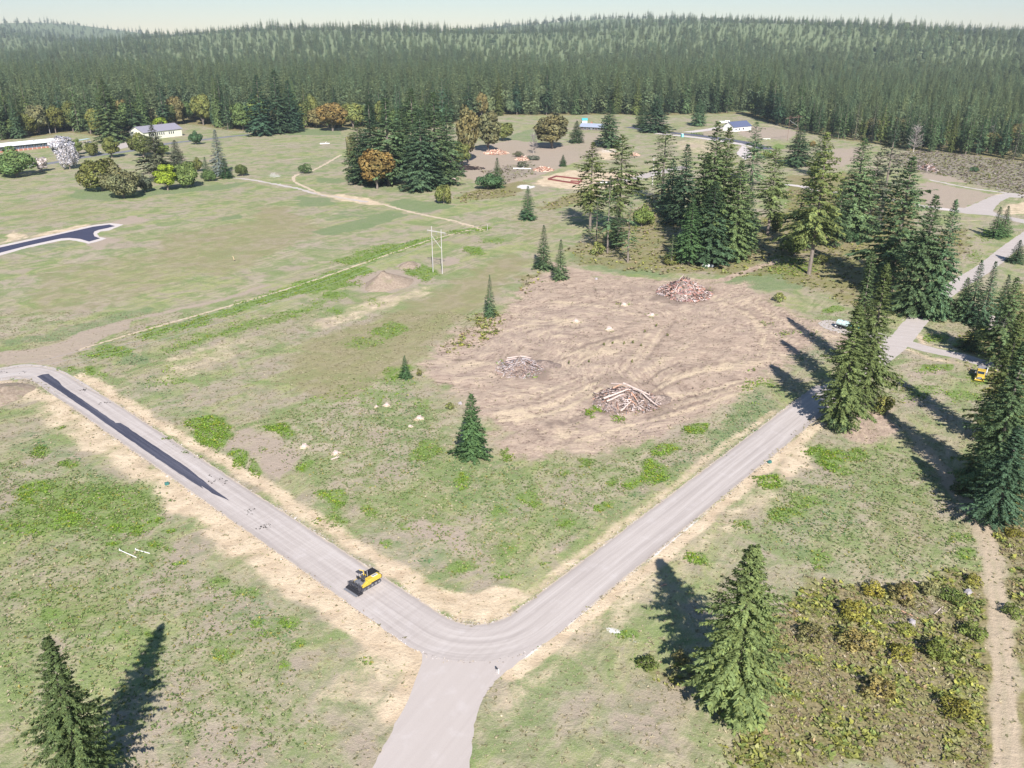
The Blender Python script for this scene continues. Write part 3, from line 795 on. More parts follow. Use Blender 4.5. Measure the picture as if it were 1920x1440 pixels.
# pale gravel spill along the road edges
for px, w, s in [([(0, 690), (45, 683), (60, 684)], 1.0, .8), ([(130, 704), (160, 722)], .8, .5), ([(190, 745), (215, 760)], 1.2, .7), ([(225, 768), (260, 788)], 1.0, .5), ([(520, 950), (575, 985), (610, 1008)], 1.3, .85), ([(430, 893), (470, 918)], 1.1, .75),
                 ([(640, 1030), (700, 1068)], 1.0, .7), ([(190, 812), (215, 826)], 1.6, .8), ([(310, 890), (360, 925), (400, 950)], 1.5, .85), ([(425, 960), (450, 980)], 1.2, .8), ([(600, 1086), (660, 1122)], 1.8, .85), ([(675, 1140), (700, 1155)], 1.2, .7),
                 ([(980, 1237), (1062, 1172), (1130, 1118), (1250, 1022), (1330, 955)], 1.3, .95), ([(1335, 950), (1430, 865)], 1.2, .7), ([(1310, 890), (1345, 865)], 1.0, .85), ([(1445, 785), (1480, 760)], 1.4, .8), ([(965, 1152), (990, 1132)], .8, .7),
                 ([(1536, 606), (1545, 615), (1590, 628)], 1.1, .9), ([(1690, 602), (1745, 556)], 1.4, .8), ([(1708, 627), (1712, 618)], 1.0, .8), ([(1880, 478), (1925, 432)], 1.6, .7), ([(500, 340), (560, 352), (590, 362)], 2.2, .9), ([(440, 333), (500, 340)], 1.4, .7),
                 ([(630, 366), (690, 379)], 1.6, .6), ([(1745, 338), (1800, 349), (1850, 357), (1920, 366)], 2.2, .9), ([(1150, 1183), (1170, 1195)], 1.5, .0)]:
    if s > 0: stroke('white', px, w * 0.55, s * 0.8, 0.5)
blob('white', 1155, 1186, 12, 8, .75, 1.0); blob('white', 1185, 1205, 26, 18, .4, 2.0)
blob('white', 1326, 498, 12, 5, 1.0, 0.8); blob('white', 985, 350, 18, 4, .8, 1.5); blob('white', 515, 328, 14, 6, .5, 2.0)
blob('white', 1140, 283, 22, 4, .5, 3)
blob('straw', 690, 1230, 1, 1, .0) if False else None

gz = hill(gx_f, gy_f)
# the cleared lot is left in low humps
_k = np.clip((mask['scrape'] - 0.55) / 0.45, 0, 1) * (gy_f < 345)
gz = gz + _k * 0.28 * (np.sin(gx_f * .41 + 1.3 * np.sin(gy_f * .19)) * np.sin(gy_f * .33 + 1.1 * np.sin(gx_f * .23)) + 0.5 * np.sin(gx_f * .95 - gy_f * .5) * np.sin(gy_f * .8 + .3 * gx_f))
ny, nx = GX.shape
idx = np.arange(NV).reshape(ny, nx)
Fq = np.stack([idx[:-1, :-1].ravel(), idx[:-1, 1:].ravel(), idx[1:, 1:].ravel(), idx[1:, :-1].ravel()], 1)
gme = np_mesh('ground', np.stack([gx_f, gy_f, gz], 1), Fq, smooth=True)
for nm, ks in (('mask_a', ('green', 'straw', 'scrape')), ('mask_b', ('dirt', 'brush', 'lush')), ('mask_c', ('white', 'wheel', 'slash')), ('mask_d', ('rut', 'sand', 'olive'))):
    a = gme.color_attributes.new(nm, 'FLOAT_COLOR', 'POINT')
    a.data.foreach_set('color', np.stack([mask[k] for k in ks] + [np.ones(NV)], 1).astype(np.float32).ravel())
ground = obj('ground', gme, mat=ground_mat())
tag(ground, kind='structure')


def mask_at(ch, x, y):
    """nearest ground value"""
    i = np.clip(np.searchsorted(gy, y), 0, ny - 1); j = np.clip(np.searchsorted(gu, x / half_w(y)), 0, nx - 1)
    return mask[ch].reshape(ny, nx)[i, j]


# ------------------------------------------------------------------ roads: sheets with crumbling edges
def resample(pts, step, rag, rng):
    out = []
    n = len(pts)
    for i in range(n):
        a, b = pts[i], pts[(i + 1) % n]
        L = (b - a).length
        k = max(1, int(L / step))
        nrm = Vector((-(b - a).y, (b - a).x, 0)).normalized() if L > 1e-6 else Vector((0, 0, 0))
        for j in range(k):
            p = a.lerp(b, j / k)
            if rag: p = p + nrm * rng.gauss(0, rag)
            out.append(p)
    return out


def sheet(name, px, z, mat, step=1.2, rag=0.12, seed=1, world=False):
    rng = random.Random(seed)
    pts = [Vector((p[0], p[1], 0)) if world else at(*p) for p in px]
    pts = resample(pts, step, rag, rng)
    V = [(p.x, p.y, z) for p in pts]
    tris = tessellate_polygon([[Vector(v) for v in V]])
    me = bpy.data.meshes.new(name)
    me.from_pydata(V, [], [tuple(t) for t in tris])
    bm = bmesh.new(); bm.from_mesh(me)
    for f in bm.faces:
        if f.normal.z < 0: f.normal_flip()
    bm.to_mesh(me); bm.free()
    o = obj(name, me, mat=mat)
    return tag(o, kind='structure')


def ribbon(px, widths):
    """outline of a road from its centre line"""
    pts = [at(*p) for p in px]
    if not isinstance(widths, (list, tuple)): widths = [widths] * len(pts)
    L, R = [], []
    for i, p in enumerate(pts):
        a = pts[max(0, i - 1)]; b = pts[min(len(pts) - 1, i + 1)]
        d = (b - a).normalized(); n = Vector((-d.y, d.x, 0)) * widths[i] / 2
        L.append((p + n).to_2d()); R.append((p - n).to_2d())
    return L + R[::-1]


dirA = at(792, 1129) - at(140, 707); rotA = -math.atan2(dirA.y, dirA.x)
dirB = at(1440, 790) - at(960, 1155); rotB = -math.atan2(dirB.y, dirB.x)


def lane_of(p_edge, q_edge, p_other):
    a, b, c = at(*p_edge), at(*q_edge), at(*p_other)
    d = (b - a).normalized(); n = Vector((-d.y, d.x, 0))
    o1, o2 = a.dot(n), c.dot(n)
    return (n.x, n.y, (o1 + o2) / 2, abs(o2 - o1) / 2)


lnA = lane_of((350, 842), (705, 1072), (312, 890)); lnB = lane_of((1160, 1000), (1440, 790), (1200, 1061))
print('road half widths', lnA[3], lnB[3])
mA = gravel_mat('gravel road surface', math.radians(-62), (0.43, 0.378, 0.346), (0.485, 0.432, 0.398), 0.25)
mB = gravel_mat('gravel road surface second leg', rotB, (0.39, 0.343, 0.315), (0.495, 0.443, 0.41), 0.3, True)
inner = [(705, 1072), (792, 1129), (842, 1160), (880, 1175), (917, 1173), (960, 1155)]
inner = curve(inner, 3)
outer = curve([(700, 1155), (740, 1180), (772, 1204), (789, 1228), (788, 1252), (770, 1300), (735, 1370), (690, 1450)], 3)
road_a = curve([(-60, 700), (0, 690), (50, 683), (100, 689), (140, 707)], 4)[:-1] + [(140, 707), (350, 842), (470, 920), (640, 1030)] + inner[:-1]
road_a_low = curve([(600, 1086), (312, 890), (160, 782), (120, 755), (95, 728), (70, 713), (30, 711), (-60, 722)], 3)
# the two legs meet in the corner: one sheet
leg_b_up = [(960, 1155), (1160, 1000), (1440, 790), (1480, 758), (1530, 722)]
leg_b_low = [(1582, 738), (1522, 782), (1440, 852), (1332, 950), (1200, 1061), (1060, 1172), (960, 1252)]
bottom = curve([(960, 1252), (930, 1277), (905, 1310), (890, 1360), (880, 1450)], 3)
sheet('gravel_road', road_a + leg_b_up + leg_b_low[:-1] + bottom + outer[::-1] + road_a_low, 0.02, mA, 1.0, 0.10, 3)


def on_centre(px, ln):
    q = at(*px); n = Vector((ln[0], ln[1], 0))
    return q + n * (ln[2] - q.dot(n))


def lane_road(name, line, half, z, mat, seed):
    """a road swept along its centre line, with its own across/along coordinates"""
    rng = random.Random(seed)
    cs = [-1, -.93, -.75, -.5, -.25, 0, .25, .5, .75, .93, 1]
    V, LN, F = [], [], []
    u = 0
    for i, (q, hw, rl, rr_) in enumerate(line):
        a_ = line[max(0, i - 1)][0]; b_ = line[min(len(line) - 1, i + 1)][0]
        d = (b_ - a_).normalized(); n = Vector((-d.y, d.x, 0))
        if i: u += (q - line[i - 1][0]).length
        for c_ in cs:
            jit = rng.gauss(0, .09) if abs(c_) == 1 else 0
            pt = q + n * (c_ * hw + jit)
            V.append((pt.x, pt.y, z)); LN.append((c_, u, rl if c_ > 0 else rr_))
    m_ = len(cs)
    for i in range(len(line) - 1):
        for k in range(m_ - 1): F.append((i * m_ + k, (i + 1) * m_ + k, (i + 1) * m_ + k + 1, i * m_ + k + 1))
    me = bpy.data.meshes.new(name); me.from_pydata(V, [], [f[::-1] for f in F])
    a_ = me.attributes.new('lane', 'FLOAT_VECTOR', 'POINT'); a_.data.foreach_set('vector', np.array(LN, np.float32).ravel())
    bm = bmesh.new(); bm.from_mesh(me)
    for f in bm.faces:
        if f.normal.z < 0: f.normal_flip()
    bm.to_mesh(me); bm.free()
    return tag(obj(name, me, mat=mat), kind='structure')


hA, hB = lnA[3], lnB[3]
pa0, pa1 = on_centre((160, 757), lnA), on_centre((640, 1060), lnA)
pb0, pb1 = on_centre((1180, 1040), lnB), on_centre((1552, 727), lnB)
uA = (pa1 - pa0).normalized(); uB = (pb1 - pb0).normalized()
det = uA.x * (-uB.y) + uB.x * uA.y
dx_ = pb0 - pa0; tA = (dx_.x * (-uB.y) + uB.x * dx_.y) / det
corner = pa0 + uA * tA
phi = math.acos(max(-1, min(1, uA.dot(uB)))); RAD = 13.0; tl_ = RAD * math.tan(phi / 2)
s0 = corner - uA * tl_; s1 = corner + uB * tl_
bis = (uB - uA).normalized(); cen_ = corner + bis * (RAD / math.cos(phi / 2))
line = []
for q in curve([(-70, 712), (0, 702), (50, 697), (92, 708), (128, 733)], 5)[:-1]: line.append((at(*q), hA * (0.94), 1, 1))
nA_ = int((s0 - pa0).length / 1.5)
for i in range(nA_): line.append((pa0.lerp(s0, i / nA_), hA, 1, min(1, max(0, ((s0 - pa0.lerp(s0, i / nA_)).length - 12) / 10))))
a0_ = math.atan2((s0 - cen_).y, (s0 - cen_).x); a1_ = math.atan2((s1 - cen_).y, (s1 - cen_).x)
while a1_ - a0_ > math.pi: a1_ -= 2 * math.pi
while a1_ - a0_ < -math.pi: a1_ += 2 * math.pi
for i in range(14):
    a_ = a0_ + (a1_ - a0_) * i / 14
    line.append((cen_ + Vector((math.cos(a_), math.sin(a_), 0)) * RAD, hA + (hB - hA) * i / 14, 1, 0))
nB_ = int((pb1 - s1).length / 1.5)
for i in range(nB_ + 1): line.append((s1.lerp(pb1, i / nB_), hB, 1, min(1, max(0, ((s1.lerp(pb1, i / nB_) - s1).length - 6) / 10))))
lane_road('gravel_road', line, hA, 0.026, mB, 4)
crn = np.random.default_rng(2)
fresh = [(69, 706), (80, 702), (91, 701), (110, 715), (117, 724), (165, 757), (217, 793), (226, 793), (240, 802), (275, 826), (350, 876), (386, 905), (400, 917), (431, 939), (398, 925), (377, 911), (381, 917), (372, 911), (350, 897), (300, 864), (217, 807), (175, 777), (120, 739)]
m_fresh = asphalt_mat('fresh asphalt', (0.048, 0.05, 0.075), (0.10, 0.10, 0.13), rotA)
sheet('asphalt_strip', fresh, 0.045, m_fresh, 1.5, 0.04, 5)
cds = [(0, 474), (-60, 489), (-60, 476), (0, 464), (100, 442), (175, 425), (205, 421), (216, 424), (200, 428), (185, 431), (177, 434), (175, 438), (177, 443), (188, 447), (178, 450), (167, 453), (150, 448), (130, 446), (115, 447), (100, 450), (50, 461)]
cds_sh = [(0, 479), (-70, 496), (-70, 472), (0, 460), (100, 439), (175, 422), (208, 418), (232, 421), (205, 432), (188, 434), (182, 439), (186, 444), (200, 447), (180, 454), (166, 457), (150, 453), (130, 450), (115, 451), (100, 454), (50, 465)]
m_sh = gravel_mat('pale gravel shoulder', 0, (0.50, 0.44, 0.41), (0.64, 0.58, 0.55))
sheet('gravel_shoulder', cds_sh, 0.012, m_sh, 1.5, 0.15, 6)
sheet('asphalt_road', cds, 0.03, asphalt_mat('new asphalt', (0.045, 0.048, 0.085), (0.06, 0.06, 0.10)), 2.0, 0.0, 7)
mG = gravel_mat('gravel track surface', 0.4)
sheet('gravel_road', ribbon(curve([(1548, 742), (1625, 690), (1680, 646), (1715, 606), (1750, 566), (1800, 531), (1850, 500), (1895, 464), (1960, 418)], 4), 7.2), 0.022, mG, 1.5, 0.12, 8, True)
sheet('gravel_road', ribbon(curve([(1675, 636), (1740, 655), (1800, 668), (1870, 688), (1990, 712)], 4), 6.0), 0.026, mG, 1.5, 0.12, 9, True)
sheet('gravel_pad', [(1533, 606), (1545, 600), (1556, 600), (1590, 608), (1690, 636), (1680, 650), (1640, 640), (1592, 628), (1545, 616)], 0.03, mG, 1.2, 0.1, 10)
sheet('gravel_road', [(1795, 389), (1809, 390), (1840, 377), (1862, 367), (1886, 362), (1990, 368), (1990, 374), (1892, 370), (1876, 378), (1866, 388), (1861, 396), (1875, 403), (1902, 408), (1990, 424), (1990, 434), (1902, 415), (1860, 404), (1815, 401), (1790, 397)], 0.03, mG, 3.0, 0.2, 11)
m_old = asphalt_mat('old grey asphalt', (0.17, 0.17, 0.19), (0.24, 0.24, 0.26))
sheet('driveway', ribbon(curve([(-60, 322), (30, 314), (95, 306), (150, 296), (200, 289), (250, 282), (310, 270), (380, 262), (440, 255), (500, 250)], 4), 9), 0.03, m_old, 4, 0.1, 12, True)
sheet('driveway', [(205, 268), (235, 258), (250, 262), (240, 276), (215, 282)], 0.034, gravel_mat('pale yard gravel', 0.2), 4, 0.2, 13)
sheet('gravel_road', ribbon(curve([(1125, 344), (1160, 340), (1195, 334), (1228, 325), (1290, 312)], 4), 11), 0.03, mG, 3, 0.2, 14, True)
m_far = asphalt_mat('grey asphalt', (0.10, 0.10, 0.13), (0.16, 0.16, 0.19))
sheet('asphalt_road', ribbon(curve([(1180, 238), (1230, 246), (1270, 250), (1330, 257), (1400, 268), (1440, 280)], 4), 13), 0.03, m_far, 5, 0.0, 15, True)
sheet('gravel_shoulder', ribbon(curve([(1230, 250), (1270, 254), (1330, 261), (1400, 272), (1425, 277)], 4), 9), 0.02, m_sh, 5, 0.3, 16, True)
sheet('gravel_yard', [(1380, 288), (1392, 272), (1402, 278), (1412, 290), (1398, 300)], 0.034, m_sh, 4, 0.3, 17)
sheet('driveway', ribbon(curve([(1290, 248), (1330, 243), (1370, 236), (1395, 238)], 4), 12), 0.036, m_sh, 5, 0.3, 18, True)
sheet('gravel_road', ribbon(curve([(1470, 346), (1500, 349), (1530, 356), (1580, 362), (1650, 370), (1720, 385), (1800, 396)], 4), 7), 0.028, m_sh, 4, 0.3, 19, True)

m_trk = gravel_mat('pale gravel track', 0.5, (0.42, 0.37, 0.34), (0.58, 0.52, 0.48))
m_drt = gravel_mat('sandy track', 0.5, (0.46, 0.37, 0.27), (0.62, 0.51, 0.37))
sheet('gravel_track', ribbon(curve([(432, 333), (470, 337), (520, 346), (560, 354), (592, 363), (640, 371), (690, 379)], 4), 3.2), 0.02, m_trk, 2.5, 0.45, 31, True)
sheet('sandy_track', ribbon(curve([(715, 382), (745, 391), (790, 402), (845, 413), (880, 422), (908, 431)], 4), [2.2] * 6 * 4), 0.024, m_drt, 1.6, 0.4, 32, True) if False else None
sheet('sandy_track', ribbon(curve([(715, 382), (745, 391), (790, 402), (845, 413), (880, 422), (908, 431)], 4), 2.2), 0.024, m_drt, 1.6, 0.4, 32, True)
sheet('sandy_track', ribbon(curve([(150, 655), (260, 622), (430, 574), (560, 535), (700, 487), (800, 452), (880, 431)], 4), 1.0), 0.022, m_drt, 1.0, 0.22, 33, True)
sheet('dirt_track', ribbon(curve([(640, 290), (590, 318), (556, 328), (552, 340), (575, 352), (610, 366), (660, 376)], 4), 2.4), 0.028, m_drt, 2.5, 0.4, 34, True)
sheet('gravel_track', ribbon(curve([(1742, 337), (1800, 349), (1850, 357), (1925, 366)], 4), 3.4), 0.02, m_trk, 2.5, 0.4, 35, True)

# ------------------------------------------------------------------ trees
def face_out(V, F, nrm):
    """turns every leaf so that its upper side looks outwards"""
    Q = V.reshape(-1, 4, 3)
    gn = np.cross(Q[:, 2] - Q[:, 0], Q[:, 3] - Q[:, 1])
    fl = (gn * nrm).sum(1) < 0
    F = F.copy(); F[fl] = F[fl][:, ::-1]
    return F


def kites(P, D, L, Wd, droop, rng):
    """leaf sprays: base point P, unit heading D (n,3), length L, width Wd -> verts (4n,3), quads"""
    n = len(P)
    up = np.array([0, 0, 1.0])
    side = np.cross(D, up); side /= np.linalg.norm(side, axis=1, keepdims=True) + 1e-9
    roll = rng.normal(0, 0.6, (n, 1))
    nrm = np.cross(side, D)
    side = side * np.cos(roll) + nrm * np.sin(roll)
    L = L[:, None]; Wd = Wd[:, None]
    mid = P + D * L * 0.45 + up * (L * 0.04)
    tip = P + D * L - up * (L * droop[:, None])
    V = np.stack([P, mid - side * Wd, tip, mid + side * Wd], 1)
    return V.reshape(-1, 3), np.arange(4 * n).reshape(n, 4)


def conifer(name, seed, H=30.0, cb=0.04, R=4.6, whorls=54, per=6, pairs=16, irr=0.2, droop=0.2, power=0.8, gaps=0.0, hang=7, belly=0.1, trunk_r=0.4, twig=0.215):
    rng = np.random.default_rng(seed)
    zs = cb * H + (H * 0.985 - cb * H) * (np.linspace(0, 1, whorls) ** 0.92)
    Ps, Ds, Ls, Ws, Dr, T, HU = [], [], [], [], [], [], []
    sway = rng.uniform(0, 2 * math.pi, 3)
    for zi, z0 in enumerate(zs):
        t = (z0 - cb * H) / (H - cb * H)
        prof = (1 - t) ** power * min(1.0, 0.55 + t / max(belly, 1e-3) * 0.45)
        k = max(3, int(round(per * (0.75 + 0.25 * (1 - t)))))
        a0 = rng.uniform(0, 2 * math.pi)
        lob = 1 + irr * 0.8 * math.sin(z0 * 0.55 + sway[0])
        for b in range(k):
            if rng.random() < gaps * (1.3 - t): continue
            az = a0 + 2 * math.pi * b / k + rng.normal(0, 0.22)
            BL = max(0.35, R * prof * lob * (1 + irr * (rng.normal() + 0.8 * math.sin(2 * az + sway[1] + z0 * 0.2))))
            BL = min(BL, R * 1.35)
            z = z0 + rng.normal(0, 0.18)
            slope = -0.22 + 0.85 * t + rng.normal(0, 0.10)
            d2 = np.array([math.cos(az), math.sin(az)])
            tone_b = rng.uniform(0, 1); hue_b = rng.uniform(0, 1)
            npair = max(2, int(round(pairs * (0.45 + 0.55 * BL / R))))
            for j in range(npair):
                s = 0.14 + 0.80 * (j + rng.uniform(0.1, 0.9)) / npair
                p = np.array([d2[0] * BL * s, d2[1] * BL * s, z + BL * (slope * s - droop * s * s)])
                for sg in (-1, 1):
                    an = az + sg * rng.uniform(0.35, 1.25)
                    tl = max(0.35, BL * twig * (1.15 - 0.5 * s) * rng.uniform(0.7, 1.25))
                    v = np.array([math.cos(an), math.sin(an), slope * 0.6 - droop * s - rng.uniform(0.0, 0.3)]); v /= np.linalg.norm(v)
                    Ps.append(p); Ds.append(v); Ls.append(tl); Ws.append(tl * rng.uniform(0.13, 0.23)); Dr.append(0.12); T.append(0.55 * tone_b + 0.45 * rng.random()); HU.append(hue_b)
            for j in range(hang):
                s = rng.uniform(0.25, 0.95)
                p = np.array([d2[0] * BL * s, d2[1] * BL * s, z + BL * (slope * s - droop * s * s)])
                an = az + rng.normal(0, 0.8)
                v = np.array([math.cos(an) * 0.7, math.sin(an) * 0.7, -0.75]); v /= np.linalg.norm(v)
                tl = max(0.3, BL * twig * 0.85 * rng.uniform(0.7, 1.3))
                Ps.append(p); Ds.append(v); Ls.append(tl); Ws.append(tl * 0.3); Dr.append(0.1); T.append(0.55 * tone_b + 0.45 * rng.random()); HU.append(hue_b)
            s = 0.88
            p = np.array([d2[0] * BL * s, d2[1] * BL * s, z + BL * (slope * s - droop * s * s)])
            v = np.array([d2[0], d2[1], slope - 1.6 * droop * s]); v /= np.linalg.norm(v)
            Ps.append(p); Ds.append(v); Ls.append(max(0.25, BL * twig * 0.95)); Ws.append(max(0.06, BL * twig * 0.2)); Dr.append(0.05); T.append(0.55 * tone_b + 0.45 * rng.random()); HU.append(hue_b)
    # leader
    for k in range(6):
        an = rng.uniform(0, 6.28)
        v = np.array([math.cos(an) * 0.35, math.sin(an) * 0.35, 1.0]); v /= np.linalg.norm(v)
        Ps.append(np.array([0, 0, H * 0.962])); Ds.append(v); Ls.append(H * 0.04); Ws.append(H * 0.006); Dr.append(0.0); T.append(0.6); HU.append(0.5)
    V, F = kites(np.array(Ps), np.array(Ds), np.array(Ls), np.array(Ws), np.array(Dr), rng)
    tone = np.repeat(np.stack([np.array(T), np.array(HU), rng.random(len(T)) ** 3, np.ones(len(T))], 1), 4, 0)
    cen = V.reshape(-1, 4, 3).mean(1)
    ax = cen.copy(); rad_ = np.linalg.norm(cen[:, :2], axis=1, keepdims=True) + 1e-6
    nrm = np.concatenate([cen[:, :2] / rad_ * 0.75, np.full((len(cen), 1), 0.5)], 1) + rng.normal(0, 0.38, (len(cen), 3))
    F = face_out(V, F, nrm)
    me = np_mesh(name, V, F, tone, normals=np.repeat(nrm, 4, 0))
    me.materials.append(M_FOL)
    # trunk with dead stubs
    mb = MB()
    nseg = 5; bend = rng.normal(0, 0.012 * H, 2)
    pr = None
    for i in range(nseg + 1):
        t = i / nseg
        q = Vector((bend[0] * t * (1 - t) * 0.5, bend[1] * t * (1 - t) * 0.5, H * 0.985 * t))
        r = trunk_r * (1 - t) ** 0.85 + 0.03
        if pr is not None: mb.tube(pr[0], q, pr[1], r, 7, False)
        pr = (q, r)
    for i in range(int(cb * 40)):
        z = rng.uniform(0.12, 0.95) * cb * H
        a = rng.uniform(0, 6.28); L = rng.uniform(0.4, 1.6)
        mb.tube((0, 0, z), (math.cos(a) * L, math.sin(a) * L, z - 0.25 * L), 0.06, 0.02, 4, False)
    tm = bpy.data.meshes.new(name + '_trunk'); tm.from_pydata(mb.v, [], mb.f)
    tm.materials.append(M_BARK)
    return me, tm, H, R


def broadleaf(name, seed, H=14.0, R=6.0, lobes=16, leaves=4200, base=0.1, leaf=0.5, flat=1.0, open_=0.0):
    rng = np.random.default_rng(seed)
    cz = H * (base + 1) / 2; rz = H * (1 - base) / 2
    C, LR = [], []
    C.append((0, 0, cz)); LR.append(min(R, rz) * 0.72)
    for i in range(lobes):
        a = rng.uniform(0, 6.28); e = math.asin(rng.uniform(-0.75, 0.98))
        k = rng.uniform(0.55, 0.78)
        C.append((R * k * math.cos(a) * math.cos(e), R * k * math.sin(a) * math.cos(e), cz + rz * k * math.sin(e)))
        LR.append(R * rng.uniform(0.26, 0.42))
    C = np.array(C); LR = np.array(LR)
    n = int(leaves * 1.9)
    li = rng.choice(len(C), n, p=LR ** 2 / (LR ** 2).sum())
    d = rng.normal(size=(n, 3)); d /= np.linalg.norm(d, axis=1, keepdims=True)
    rad = LR[li] * (0.72 + 0.36 * rng.random(n) ** 0.6)
    P = C[li] + d * rad[:, None]
    keep = np.ones(n, bool)
    for j in range(len(C)):
        keep &= ~((np.linalg.norm(P - C[j], axis=1) < LR[j] * 0.68) & (li != j))
    keep &= P[:, 2] > 0.15
    if open_ > 0:
        keep &= (np.sin(P[:, 0] * 1.7 + 1) * np.sin(P[:, 1] * 1.9) * np.sin(P[:, 2] * 1.6 + 2)) > -open_
    P, d, li = P[keep][:leaves], d[keep][:leaves], li[keep][:leaves]
    n = len(P)
    nr = d + rng.normal(0, 0.55, (n, 3)); nr /= np.linalg.norm(nr, axis=1, keepdims=True)
    u = np.cross(nr, rng.normal(size=(n, 3))); u /= np.linalg.norm(u, axis=1, keepdims=True)
    w = np.cross(nr, u)
    s = (leaf * rng.uniform(0.6, 1.35, n))[:, None]
    V = np.stack([P - u * s, P - w * s * 0.7, P + u * s, P + w * s * 0.75], 1).reshape(-1, 3)
    F = np.arange(4 * n).reshape(n, 4)
    lt = rng.random(len(C)); lh = rng.random(len(C))
    T = 0.5 * lt[li] + 0.5 * rng.random(n)
    # the side that turns first: outer, upper lobes
    HU = np.clip(0.5 * lh[li] + 0.35 * rng.random(n) + 0.25 * (P[:, 2] / H), 0, 1)
    tone = np.repeat(np.stack([T, HU, rng.random(n) ** 3, np.ones(n)], 1), 4, 0)
    nv = d * 0.75 + np.array([0, 0, 0.25]) + rng.normal(0, 0.35, (n, 3))
    F = face_out(V, F, nv)
    me = np_mesh(name, V, F, tone, normals=np.repeat(nv, 4, 0)); me.materials.append(M_FOL)
    mb = MB()
    zb = H * base
    mb.tube((0, 0, -0.1), (0, 0, cz), R * 0.055 + 0.08, R * 0.03 + 0.04, 7, False)
    for i in range(1, min(9, len(C))):
        mb.tube((0, 0, zb + (cz - zb) * 0.4 * rng.random()), C[i], R * 0.022 + 0.03, 0.03, 5, False)
    tm = bpy.data.meshes.new(name + '_trunk'); tm.from_pydata(mb.v, [], mb.f)
    tm.materials.append(M_BARK)
    return me, tm, H, R


def bare(name, seed, H=12.0, R=4.0, n=70):
    """leafless tree: twigs fanning from the stem"""
    rng = np.random.default_rng(seed)
    mb = MB()
    for i in range(n):
        z = H * rng.uniform(0.12, 0.85); a = rng.uniform(0, 6.28)
        L = R * (1.1 - 0.75 * z / H) * rng.uniform(0.6, 1.1)
        tip = Vector((math.cos(a) * L, math.sin(a) * L, z + L * rng.uniform(0.3, 1.1)))
        mb.tube((0, 0, z), tip, 0.09, 0.03, 4, False)
        for j in range(7):
            p = Vector((0, 0, z)).lerp(tip, rng.uniform(0.3, 0.95))
            q = p + Vector((rng.normal(0, .5), rng.normal(0, .5), rng.uniform(0.1, 0.7))) * (L * 0.28)
            mb.tube(p, q, 0.045, 0.02, 3, False)
    V = np.array(mb.v); cm = bpy.data.meshes.new(name); cm.from_pydata(mb.v, [], mb.f)
    cm.materials.append(bpy.data.materials.get('grey twigs') or bark_mat('grey twigs', (0.17, 0.145, 0.13), (0.36, 0.33, 0.31)))
    mb = MB(); mb.tube((0, 0, -0.1), (0, 0, H * 0.95), 0.24, 0.04, 6, False)
    tm = bpy.data.meshes.new(name + '_trunk'); tm.from_pydata(mb.v, [], mb.f); tm.materials.append(M_BARK_PALE)
    return cm, tm, H, R


PROTO = {
    'full': [conifer('fir_full_%d' % i, 10 + i, R=5.2, cb=0.03, irr=0.14, power=0.70, per=8) for i in range(3)],
    'near': [conifer('fir_near_%d' % i, 15 + i, R=5.0, cb=0.06, irr=0.2, power=0.74, gaps=0.04, whorls=66, per=9, pairs=26, hang=12, twig=0.135, belly=0.25) for i in range(3)],
    'tall': [conifer('fir_tall_%d' % i, 20 + i, R=4.9, cb=0.09, irr=0.24, power=0.66, gaps=0.04, per=7, belly=0.25) for i in range(3)],
    'bare': [conifer('fir_high_%d' % i, 30 + i, R=4.6, cb=0.25, irr=0.28, power=0.62, gaps=0.06, per=7, whorls=38, belly=0.3, trunk_r=0.32) for i in range(2)],
    'ragged': [conifer('fir_ragged_%d' % i, 40 + i, R=4.6, cb=0.10, irr=0.34, power=0.62, gaps=0.22, whorls=42, belly=0.35) for i in range(2)],
    'spire': [conifer('fir_spire_%d' % i, 50 + i, R=4.7, cb=0.01, irr=0.08, power=0.85, whorls=40, per=7, droop=0.12, belly=0.03) for i in range(2)],
    'thin': [conifer('fir_thin_%d' % i, 60 + i, R=3.4, cb=0.22, irr=0.34, power=0.6, gaps=0.35, whorls=30, per=5, hang=1, belly=0.4, trunk_r=0.26) for i in range(2)],
    'spruce': [conifer('spruce_0', 70, R=4.2, cb=0.03, irr=0.1, power=0.7, droop=0.28, belly=0.05)],
    'mid': [conifer('forest_fir_%d' % i, 80 + i, R=4.6, cb=0.05 if i % 2 else 0.12, irr=0.22, power=0.75, whorls=36, per=7, pairs=6, hang=4, twig=0.34, belly=0.2) for i in range(4)],
    'round': [broadleaf('round_tree_%d' % i, 100 + i, H=12, R=6.2, base=0.02, leaves=4600, leaf=0.36) for i in range(3)],
    'maple': [broadleaf('maple_%d' % i, 110 + i, H=16, R=6.0, base=0.06, lobes=20, leaves=4800, leaf=0.42, open_=0.45) for i in range(3)],
    'oval': [broadleaf('oval_tree_%d' % i, 120 + i, H=15, R=4.4, base=0.03, lobes=18, leaves=4200, leaf=0.36) for i in range(2)],
    'shrub': [broadleaf('shrub_%d' % i, 130 + i, H=3.0, R=2.0, base=0.0, lobes=9, leaves=900, leaf=0.16, open_=0.6) for i in range(3)],
    'leafless': [bare('leafless_%d' % i, 140 + i) for i in range(2)],
}
BROAD = {'round', 'maple', 'oval', 'shrub', 'leafless'}
G_FIR = (0.130, 0.198, 0.100, 0.0)
G_FIR_L = (0.178, 0.232, 0.094, 0.0)
G_FIR_D = (0.096, 0.160, 0.094, 0.0)
G_FIR_Y = (0.105, 0.195, 0.088, 0.0)
